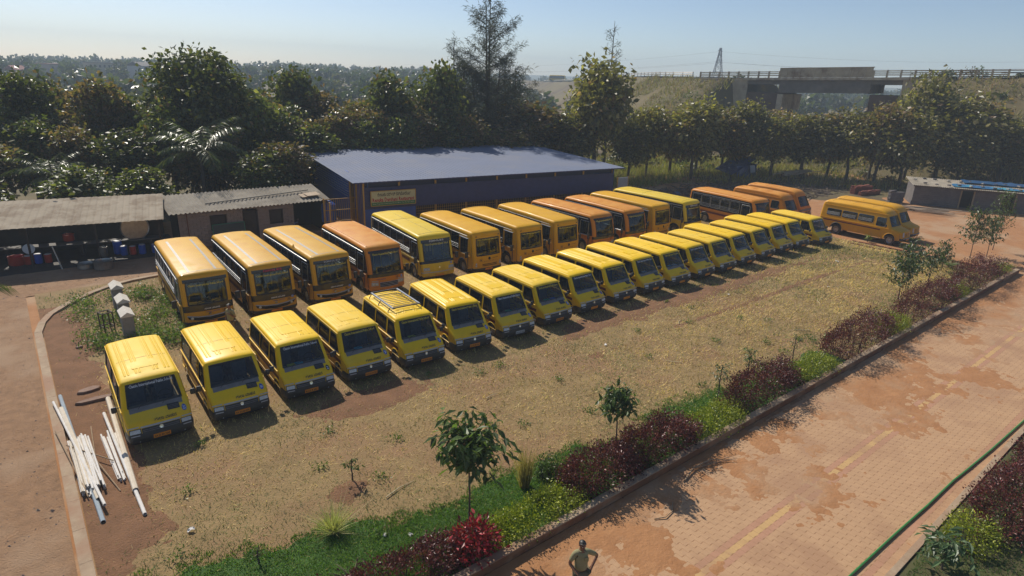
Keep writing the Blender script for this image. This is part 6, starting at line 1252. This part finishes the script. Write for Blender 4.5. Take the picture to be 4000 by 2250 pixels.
for i, (x, dy, z, r, h, m, nm, lab) in enumerate(((6.4, 1.1, .02, .2, .55, bl, 'drum', 'blue drum at the right end of the cooking shed, first from the boarding'), (5.7, 1.1, .02, .2, .58, bl, 'drum', 'blue drum right of the red drum in the cooking shed'), (5.2, 1.1, .02, .19, .52, rd, 'drum', 'red drum between blue drums in the cooking shed'), (4.75, 1.15, .02, .2, .56, bl, 'drum', 'blue drum left of the single red drum in the cooking shed'), (4.5, 1.6, .02, .25, .8, bl, 'drum', 'tall blue drum below the big round tray'), (3.7, 1.2, .02, .22, .6, steel, 'milk_can', 'tall steel can left of the blue drums'), (.95, .9, .02, .19, .5, rd, 'drum', 'small red drum beside the standing tap pipe'), (.5, .9, .02, .2, .55, bl, 'drum', 'blue drum between two red drums at the tap pipe'), (.05, .9, .02, .24, .5, rd, 'drum', 'red drum left of the blue drum at the tap pipe'), (-.5, 1.0, .02, .42, .5, rd, 'tub', 'wide orange-red tub in the cooking shed'), (-1.6, 1.1, .02, .22, .7, steel, 'milk_can', 'steel can right one of three at the left of the shed'), (-2.3, 1.1, .02, .18, .6, steel, 'milk_can', 'steel can middle one of three at the left of the shed'), (-3.0, 1.1, .02, .2, .7, steel, 'milk_can', 'steel can left one of three at the left of the shed'), (2.2, 2.7, .82, .3, .4, rd, 'tub', 'dim red tub on the work slab of the shed'), (-4.6, 2.7, .82, .5, .32, rd, 'tub', 'red and white tub on the slab at the left of the shed'))):
    vessel(nm, x, sx(x)+dy, z, r, h, m, lab, 'can' if nm == 'milk_can' else nm, nm == 'drum', 'vessels in the cooking shed')
tag(MB().lathe([(.001, -.02), (.75, -.02), (.8, -.06), (.82, .02), (.75, .02), (.001, .0)], 24, (0, 0, 0), 'y').build('round_tray', steel, smooth=True, loc=(5.6, sx(5.6)+2.0, 1.5)), 'big round steel tray leaning upright in the shed', 'tray')
tag(MB().lathe([(.001, -.02), (.27, -.02), (.3, .02), (.001, .0)], 18, (0, 0, 0), 'y').build('white_basin', M('white_enamel', (.6, .66, .7), rough=.4), smooth=True, loc=(.15, sx(0)+.7, .95)), 'white round basin propped above the red drums', 'basin')
tag(MB().tube([(1.45, 42.35, 0), (1.2, 42.55, 1.35)], .035, 6).build('standing_pipe', M('pale_pole', (.5, .47, .4), rough=.7)), 'pale pole leaning at the front of the cooking shed', 'pole')
vessel('washing_tub', 17.2, 41.3, .02, .5, .45, rd, 'red plastic tub beside the entrance cage behind the orange bus', 'tub')
o = empty('parked_motorcycle', (15.2, 42.3, 0), .5, 'parked motorcycle half hidden behind the golden buses', 'motorcycle')
for y in (-.6, .6): MB().lathe([(.22, -.05), (.3, -.05), (.31, 0), (.3, .05), (.22, .05)], 16, (0, y, .31), 'x').build('wheel', VM['rubber'], o, True)
MB().box((0, .05, .72), (.24, .9, .2)).build('tank_and_seat', VM['gloss'], o, bevel=.06); MB().tube([(0, .6, .31), (0, .45, .95), (-.3, .35, 1.05), (0, .45, .95), (.3, .35, 1.05)], .02, 5).build('handlebar', VM['chrome'], o); MB().box((0, 0, .42), (.26, .4, .3)).build('engine', VM['grey'], o, bevel=.04)
for s in (-1, 1): MB().lathe([(.001, -.01), (.07, -.01), (.07, .01), (.001, .01)], 10, (s*.32, .33, 1.22), 'y').build('mirror', VM['chrome'], o)
# ------------------------------------------------------------------ right side: brick hut, stacks and scrap
grey_blk = M('grey_block', (.15, .135, .13), (.11, .10, .10), 2, rough=.92, bump=.3, bscale=14); blue_tarp = M('blue_tarpaulin', (.03, .16, .34), (.02, .07, .2), 2, rough=.5, bump=.4, bscale=5, c3=(.08, .36, .46), s3=1.1)
def build_hut():
    h = empty('block_hut', (71.9, 23.6, 0), R(-60.5), 'low grey block hut with weighted sheet roof and blue tarpaulin', 'building'); L, D = 13.5, 3.6
    op = [(4.1, 5.2, 0, 1.72), (7.55, 8.65, 0, 1.72)]; brick_courses(h, 0, L, 0, 0, 2.0, op, grey_blk, .4, .2, .08); MB().bb(0, .08, .1, D, 0, 1.95).build('side_wall', grey_blk, h); MB().bb(L-.08, L, .1, D, 0, 1.95).build('side_wall', grey_blk, h); MB().bb(.1, L-.1, D-.08, D, 0, 1.9).build('rear_wall', grey_blk, h); MB().bb(.1, L-.1, .09, .11, 0, .04).build('sill', grey_blk, h)
    for a, b, c, d in op:
        for x in (a, b): MB().bb(x-.06, x+.06, -.04, .1, 0, 1.8).build('door_post', M('weathered_post', (.3, .22, .13), rough=.9), h)
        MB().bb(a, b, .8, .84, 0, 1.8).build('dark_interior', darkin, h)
    MB().bb(9.6, 10.9, -.03, -.005, .02, 1.7).build('door', M('red_brown_door', (.15, .05, .035), (.12, .045, .03), 3, rough=.8), h)
    roof_plane(h, (-.3, D+.2, 2.35), (1, 0, 0), (0, -(D+.7), -.28), L+.6, math.hypot(D+.7, .28), 1.0, .177, .022, asb, 1)
    T = lambda u, v: (u, v, 2.09+.07*v+.06+.12*float(vnoise(np.array([u*1.]), np.array([v*1.]), .45, 77)[0]))
    MB().grid([[T(u, v) for u in np.linspace(3.2, 9.6, 40)] for v in np.linspace(-.2, .9, 9)]).build('tarpaulin', blue_tarp, h, True); MB().grid([[T(u, v) for u in np.linspace(4.6, 13.2, 50)] for v in np.linspace(2.0, 3.7, 9)]).build('tarpaulin', M('navy_tarpaulin', (.02, .05, .14), (.02, .10, .2), 2, rough=.5), h, True)
    for k in range(26): x = .3+k*.5+random.uniform(-.1, .1); MB().box((x, random.uniform(-.25, .3) if k % 2 else random.uniform(1.6, 3), 2.26+(0 if k % 2 else .1)), (.32, .2, .14), rz=random.uniform(0, 3)).build('weight_stone', grey_blk if k % 3 else M('sand_bag', (.4, .36, .3), rough=.9), h, bevel=.03)
build_hut()
def brick_stack(name, x, y, rz, nx, ny, nz, mat, label, bl=.24, bw=.12, bh=.085):
    o = empty(name, (x, y, 0), rz, label, 'brick stack'); me = MB().bb(0, bl-.006, 0, bw-.006, 0, bh-.004).mesh('brick', bevel=.006); me.materials.append(mat)
    for k in range(nz):
        for i in range(nx):
            for j in range(ny):
                if 0 < i < nx-1 and 0 < j < ny-1 and k < nz-1: continue
                if k == nz-1 and random.random() < .35: continue
                link('brick', me, None, o, loc=(i*bl+random.uniform(-.01, .01)+(.06 if k % 2 else 0), j*bw*1.0+random.uniform(-.01, .01), k*bh+.0), rz=random.uniform(-.05, .05))
redb = M('red_brick', (.26, .075, .045), (.20, .06, .04), 5, rough=.9, bump=.2, bscale=25); brick_stack('brick_stack', 72.2, 29.4, R(-12), 12, 3, 9, redb, 'tall stack of red bricks behind the amber minibuses', .25, .2, .1); brick_stack('brick_stack', 72.0, 28.6, R(-12), 13, 2, 5, redb, 'lower stack of red bricks in front of the tall one', .25, .2, .1); brick_stack('block_stack', 70.6, 25.2, R(-30), 4, 2, 7, grey_blk, 'stepped stack of grey blocks at the left end of the hut', .4, .2, .18)
plank = M('grey_plank', (.40, .32, .23), (.30, .23, .16), 3, rough=.85); _r = np.random.default_rng(600)
for k in range(26):
    a = R(-62+_r.normal()*5); x, y = 68.3+_r.normal()*.5+(k % 5)*.35, 21.6+_r.normal()*.7-(k % 4)*.2; L = _r.uniform(2.6, 4.6); z = .05+.045*(k // 4); d = Vector((math.cos(a), math.sin(a), 0))*L/2; tag(MB().beam(Vector((x, y, z))-d, Vector((x, y, z+_r.normal()*.05))+d, .11, .04).build('loose_plank', plank), 'long weathered plank in the heap beside the amber minibuses', 'plank', 'planks heaped before the hut')
for k in range(18):
    a = R(-8+_r.normal()*7); x, y = 74.5+_r.normal()*.9, 37.8+_r.normal()*.5; L = _r.uniform(3., 5.); z = 1.05+.05*(k // 4); d = Vector((math.cos(a), math.sin(a), .03))*L/2; tag(MB().beam(Vector((x, y, z))-d, Vector((x, y, z))+d, .13, .05).build('loose_plank', plank), 'long pale plank on the raised timber stack behind the orange minibuses', 'plank', 'planks on the raised timber stack')
o = empty('timber_rack', (74.5, 37.8, 0), R(-8), 'rough prop stand carrying the raised timber stack', 'rack')
for x in (-1.5, 1.4):
    for y in (-.5, .5): MB().tube([(x, y, 0), (x, y, .98)], .05, 6).build('leg', bark, o)
    MB().beam((x, -.7, 1.0), (x, .7, 1.0), .09, .06).build('bearer', bark, o)
o = empty('tin_shack', (70.8, 42.6, 0), R(-12), 'collapsed dark blue tin shack under the trees', 'shack'); btin = M('dark_blue_tin', (.04, .07, .17), (.03, .05, .12), 2, rough=.45, metal=.2, c3=(.12, .14, .2), s3=.8)
roof_plane(o, (-2.4, 2.0, 1.0), (1, .1, .42), (.05, -1, -.16), 4.6, 2.6, 1., .2, .02, btin, 1); MB().box((.3, -.2, .8), (2.4, .06, 1.5), rx=R(-8)).build('fallen_panel', btin, o); MB().box((1.9, .4, .9), (.06, 2., 1.7)).build('side_panel', btin, o); MB().box((1.4, -.5, 1.15), (.8, .05, .9), rx=R(-15)).build('board', M('grey_board', (.34, .34, .33), rough=.8), o)
def rubble():
    r = np.random.default_rng(610); n = 900; X = np.concatenate([r.normal(58, 6, 450), r.normal(70, 4, 450)]); Y = np.concatenate([r.normal(39.5, 1.6, 450), r.normal(33, 2.5, 450)]); m = MB()
    for x, y in zip(X, Y):
        if y < 30.5: continue
        a = r.uniform(0, 6.28); L = r.uniform(.3, 1.6); z = r.uniform(.02, .45)*max(.1, 1-abs(y-38)/8); d = Vector((math.cos(a), math.sin(a), r.normal()*.15))*L/2; c = Vector((x, y, z)); m.tube([c-d, c+d], r.uniform(.015, .06), 5)
    tag(m.build('brushwood', M('dead_wood', (.17, .125, .09), (.11, .08, .06), 3, rough=.95)), 'tangled dead wood and rubble heap along the tree line', 'brushwood', kind='stuff')
rubble()
for x, y, a, lab in ((52.5, 38.4, .2, 'dark blue drum lying among the scrap behind the pale bus'), (54.6, 37.6, 1.2, 'blue drum lying on its side nearer the orange bus')): 
    d = MB().lathe([(.001, -.45), (.28, -.45), (.3, -.15), (.28, 0), (.3, .15), (.28, .45), (.001, .45)], 14, (0, 0, 0), 'x').build('oil_drum', M('faded_blue_drum', (.03, .06, .14), (.05, .07, .12), 3, rough=.6), smooth=True, loc=(x, y, .3), rz=a); tag(d, lab, 'drum')
w = empty('spoked_wheel', (56.2, 36.9, .4), .4, 'old spoked cart wheel leaning in the scrap heap', 'wheel'); MB().tube([(0, .38*math.cos(t), .38*math.sin(t)) for t in np.linspace(0, 6.2832, 22)], .03, 5, False).build('rim', rust, w)
for k in range(8): t = k*.785; MB().tube([(0, 0, 0), (0, .37*math.cos(t), .37*math.sin(t))], .012, 4).build('spoke', rust, w)
# brick edging of the unfinished bed
ed = M('edging_stone', (.40, .31, .2), (.33, .24, .15), 3, rough=.9)
o = empty('brick_edging', (49.2, 19.6, 0), 0, 'double row of red brick edging with pale strip near the minibuses', 'edging'); meb = MB().box((0, 0, .07), (.18, .09, .16), rx=R(30)).mesh('brick'); meb.materials.append(redb); mes = MB().bb(-.12, .12, -.5, .5, 0, .08).mesh('edging_slab', bevel=.01); mes.materials.append(ed)
for k in range(62):
    y = -k*.14; link('brick', meb, None, o, loc=(.42+.01*k, y, 0)); link('brick', meb, None, o, loc=(-.42-.004*k, y, 0))
for k in range(8): link('edging_slab', mes, None, o, loc=(-.05+.03*k, -.5-k*1.02, 0))
# ------------------------------------------------------------------ road bits
hose = M('green_hose', (.03, .22, .05), (.025, .18, .04), 4, rough=.4)
hp = [(11.5, 4.12), (14.4, 4.06), (17., 4.0), (19., 3.93), (21., 3.9), (21.6, 3.86), (24., 3.74), (27.4, 3.63), (31, 3.6), (36, 3.7)]; tag(MB().tube([(x, y, .045) for x, y in hp], .028, 7).build('garden_hose', hose, smooth=True), 'long green garden hose lying along the paved road', 'hose')
fr = empty('dry_palm_frond', (15.1, 9.0, .03), 0, 'fallen dry palm frond lying on the paving by the kerb', 'palm frond')
MB().tube([(-.9, -.15, .02), (-.2, .05, .06), (.6, .0, .06), (1.3, -.5, .03)], [.03, .025, .018, .006], 5).build('rachis', wood, fr)
for k in range(12): f = k/12; MB().tube([(-.2+f*1.3, .04-f*.3, .05), (.35+f*1.3, -.02-f*.45+(.12 if k % 2 else -.1), .03)], [.012, .003], 4).build('leaflet', wood, fr)
tag(MB().tube([(12.1, 8.3, .03), (12.4, 8.15, .05), (12.75, 8.2, .04), (13.1, 8.45, .03)], .016, 5).build('bare_stick', wood), 'thin curved stick on the paving below the sapling shadow', 'stick')
paper = M('scrap_paper', (.7, .67, .62), rough=.8); _r = np.random.default_rng(620)
for i, (x, y, s, lab) in enumerate(((1.99, 15.07, .16, 'cream crumpled scrap on the field near the lawn, left'), (19.4, 17.0, .14, 'white crumpled paper scrap on the dry field middle'), (30.2, 17.8, .14, 'white paper scrap on the far dry field'), (36.5, 15.2, .16, 'white paper scrap behind the long burgundy clump'), (42.5, 17.5, .18, 'white scrap on the field near the brick edging'), (2.6, 12.3, .12, 'curled dry leaf scrap on the lawn left, upper'), (2.2, 11.5, .14, 'curled dry leaf scrap on the lawn left, lower'), (5.9, 12.0, .14, 'grey crumpled scrap left of the tall sapling'), (6.4, 11.6, .12, 'pale dry scrap at the foot of the tall sapling'), (15.9, 13.2, .12, 'small grey scrap on the field behind the umbrella sapling'), (56.2, 20.9, .3, 'white scrap on the red dirt before the planks'), (60.5, 20.0, .3, 'white bag on the red dirt by the hut'), (1.6, 22.2, .0, ''))):
    if not s: continue
    P = [[(u*s+_r.normal()*s*.12, v*s*.7+_r.normal()*s*.1, .03+abs(_r.normal())*s*.22) for u in (-.5, -.17, .17, .5)] for v in (-.5, -.17, .17, .5)]; tag(MB().grid(P).build('paper_scrap', paper, loc=(x, y, FIELD_Z if x < 50 else .0), rz=i), lab, 'scrap')
for i, (x, y, a, L, lab) in enumerate(((7.1, 13.4, .2, 1.0, 'thin pale curved twig on the field left of the tall sapling'), (20.5, 14.2, 2.2, .8, 'pale straw stalk on the field behind the lime bushes'), (12.5, 16.2, .1, .6, 'short pale straw stalk on the open field'), (28.6, 12.8, 2.4, .9, 'pale stalk on the grass behind the long burgundy clump'), (33.5, 14.3, .6, .9, 'pale stalk on the far dry field'), (24.5, 16.8, .5, .7, 'pale stalk lying on the open field middle'))):
    d = Vector((math.cos(a), math.sin(a), 0)); n = Vector((-d.y, d.x, 0)); c = Vector((x, y, FIELD_Z+.04)); tag(MB().tube([c-d*L/2, c+n*.06, c+d*L/2], [.016, .014, .006], 5).build('dry_twig', M('straw_stalk', (.55, .46, .28), rough=.8)), lab, 'twig')

# ------------------------------------------------------------------ people
def skin_mesh(name, J, E, mat, parent, sub=2):
    """J: joint name -> (x, y, z, radius); E: edges; first joint is the root"""
    names = list(J); me = bpy.data.meshes.new(name); me.from_pydata([J[k][:3] for k in names], [(names.index(a), names.index(b)) for a, b in E], []); o = bpy.data.objects.new(name, me); COL.objects.link(o); o.modifiers.new('Skin', 'SKIN'); s = o.modifiers.new('Sub', 'SUBSURF'); s.levels = sub; s.render_levels = sub
    for i, k in enumerate(names):
        r = J[k][3]; r = r if isinstance(r, tuple) else (r, r); me.skin_vertices[0].data[i].radius = r; me.skin_vertices[0].data[i].use_root = i == 0
    dg = bpy.context.evaluated_depsgraph_get(); dg.update(); m2 = bpy.data.meshes.new_from_object(o.evaluated_get(dg)); bpy.data.objects.remove(o); m2.polygons.foreach_set('use_smooth', [True]*len(m2.polygons)); m2.materials.clear(); return link(name, m2, mat, parent)
skinm = M('brown_skin', (.21, .095, .052), (.18, .08, .045), 12, rough=.55); hairm = M('black_hair', (.012, .011, .010), rough=.5); khaki = M('khaki_shirt', (.28, .26, .13), (.24, .22, .11), 9, rough=.85); trous = M('khaki_trousers', (.13, .105, .06), rough=.9)
def person(x, y, z, rz, label, arms, head_turn=0.):
    """adult about 1.7 m tall facing local -y; arms: elbow and wrist for the left (-x) and right (+x) arm"""
    o = empty('person', (x, y, z), rz, label, 'person'); J = {'pelvis': (0, 0, .92, (.15, .115)), 'waist': (0, 0, 1.08, (.135, .10)), 'chest': (0, .01, 1.28, (.165, .115)), 'neckb': (0, .015, 1.43, .075), 'neck': (0, .005, 1.50, .052), 'headb': (0, -.01, 1.56, (.065, .07)), 'headm': (0, -.01, 1.63, (.074, .09)), 'headt': (0, 0, 1.695, (.055, .07))}; E = [('pelvis', 'waist'), ('waist', 'chest'), ('chest', 'neckb'), ('neckb', 'neck'), ('neck', 'headb'), ('headb', 'headm'), ('headm', 'headt')]
    for s, n in ((-1, 'l'), (1, 'r')):
        el, wr = arms[n]; J['sh'+n] = (s*.165, .015, 1.395, .06); J['el'+n] = (*el, .043); J['wr'+n] = (*wr, .029); E += [('neckb', 'sh'+n), ('sh'+n, 'el'+n), ('el'+n, 'wr'+n)]; d = (Vector(wr)-Vector(el)).normalized(); side = d.cross(Vector((0, 0, 1))); side = side.normalized() if side.length > .1 else Vector((1, 0, 0)); p = Vector(wr)+d*.05; J['pa'+n] = (*p, (.034, .022)); E.append(('wr'+n, 'pa'+n))
        for f in range(4): q = p+side*(f-1.5)*.019+d*.045; t = q+d*(.05-.006*abs(f-1.3))+Vector((0, 0, -.02)); J[f'f{n}{f}'] = (*q, .0095); J[f'g{n}{f}'] = (*t, .0075); E += [('pa'+n, f'f{n}{f}'), (f'f{n}{f}', f'g{n}{f}')]
        q = Vector(wr)+d*.025+side*.036*s; J['t'+n] = (*q, .011); J['u'+n] = (*(q+d*.045+side*.012*s), .009); E += [('wr'+n, 't'+n), ('t'+n, 'u'+n)]
        J['hip'+n] = (s*.09, 0, .88, .085); J['kn'+n] = (s*.105, -.02, .49, .058); J['an'+n] = (s*.11, .02, .09, .04); J['to'+n] = (s*.13, -.14, .035, (.04, .028)); E += [('pelvis', 'hip'+n), ('hip'+n, 'kn'+n), ('kn'+n, 'an'+n), ('an'+n, 'to'+n)]
    skin_mesh('body', J, E, skinm, o)
    S = {k: J[k] for k in ('pelvis', 'waist', 'chest', 'neckb')}; S = {k: (v[0], v[1], v[2], tuple(q+.022 for q in (v[3] if isinstance(v[3], tuple) else (v[3]-.01,)*2))) for k, v in S.items()}; SE = [('pelvis', 'waist'), ('waist', 'chest'), ('chest', 'neckb')]
    for n in 'lr': a = Vector(J['sh'+n][:3]); b = Vector(J['el'+n][:3]); S['sh'+n] = (*a, .068); c = a.lerp(b, .8); S['sl'+n] = (*c, .056); SE += [('neckb', 'sh'+n), ('sh'+n, 'sl'+n)]
    sh = skin_mesh('shirt', S, SE, khaki, o)
    Tz = {'pelvis': (0, 0, .95, (.165, .13))}; TE = []
    for n in 'lr':
        for k, ex in (('hip', .02), ('kn', .022), ('an', .03)): v = J[k+n]; Tz[k+n] = (*v[:3], v[3]+ex)
        TE += [('pelvis', 'hip'+n), ('hip'+n, 'kn'+n), ('kn'+n, 'an'+n)]
    skin_mesh('trousers', Tz, TE, trous, o)
    # collar, pocket, hair and face
    MB().tube([(.075*math.cos(t), .01+.07*math.sin(t), 1.475) for t in np.linspace(-1.2, 4.34, 12)], .016, 5).build('collar', khaki, sh, True); MB().box((.075, -.122, 1.30), (.09, .012, .10)).build('pocket', khaki, sh)
    hd = empty('head_features', (0, 0, 0)); 
    bpy.data.objects.remove(hd)
    m = MB(); rows = []
    for i in range(7):
        ph = R(90-i*19); row = []
        for k in range(17):
            th = 2*math.pi*k/16; fr = max(0, -math.sin(th)); rr = math.cos(ph) if i else .02; zz = max(math.sin(ph), -.45 if fr < .35 else .30+.25*fr); row.append((.082*rr*math.cos(th), .006+.100*rr*math.sin(th), 1.642+.078*zz))
        rows.append(row)
    m.grid(rows).build('hair', hairm, o, True)
    MB().add([(-.014, -.098, 1.60), (.014, -.098, 1.60), (0, -.122, 1.605), (0, -.098, 1.645)], [(0, 1, 2), (0, 2, 3), (1, 3, 2), (0, 3, 1)]).build('nose', skinm, o)
    for s in (-1, 1):
        MB().lathe([(.001, -.006), (.009, -.004), (.011, .0), (.009, .004), (.001, .006)], 8, (s*.03, -.093, 1.635), 'y').build('eye', M('eye_white', (.5, .48, .45), rough=.3), o, True); MB().tube([(s*.015, -.099, 1.655), (s*.045, -.092, 1.655)], .005, 4).build('eyebrow', hairm, o); MB().lathe([(.001, -.008), (.022, -.006), (.024, .004), (.001, .008)], 8, (s*.078, .0, 1.62), 'x').build('ear', skinm, o, True)
    MB().tube([(-.025, -.096, 1.58), (0, -.101, 1.578), (.025, -.096, 1.58)], .005, 4).build('mouth', M('lip', (.13, .05, .04), rough=.5), o); MB().tube([(-.022, -.098, 1.589), (0, -.103, 1.59), (.022, -.098, 1.589)], .005, 4).build('moustache', hairm, o)
    return o
person(8.45, 7.55, .0, R(-25), 'person in a khaki shirt standing on the paving, hand on hip', {'l': ((-.27, .02, 1.14), (-.17, -.2, 1.05)), 'r': ((.42, .10, 1.18), (.26, -.02, .98))})
person(6.3, 26.6, .1, R(-60), 'person in a khaki shirt standing before the leftmost bus', {'l': ((-.25, .03, 1.13), (-.23, -.08, .88)), 'r': ((.25, .03, 1.13), (.12, -.16, 1.32))})
# ------------------------------------------------------------------ highway bus and the air
hb = copy_tree(BP[('banner', 'lemon')][0]); hb.location = (262.2, 292.4, 7.5); hb.rotation_euler = (0, 0, R(212)); hb.scale = (1.3, 1.3, 1.3); tag(hb, 'yellow bus driving along the far highway above the trees', 'bus'); hb.pop('group', None)
hm = bpy.data.materials.new('haze_air'); hm.use_nodes = True; n = hm.node_tree; n.nodes.clear(); ho = n.nodes.new('ShaderNodeOutputMaterial'); pv = n.nodes.new('ShaderNodeVolumePrincipled'); pv.inputs['Color'].default_value = (.7, .85, 1., 1); pv.inputs['Density'].default_value = .0008; pv.inputs['Anisotropy'].default_value = 0.; n.links.new(pv.outputs[0], ho.inputs['Volume'])
tag(MB().bb(-900, 1100, -250, 1100, -1.6, 45).build('haze', hm), 'thin pale haze in the air over the whole scene', 'haze', kind='stuff')
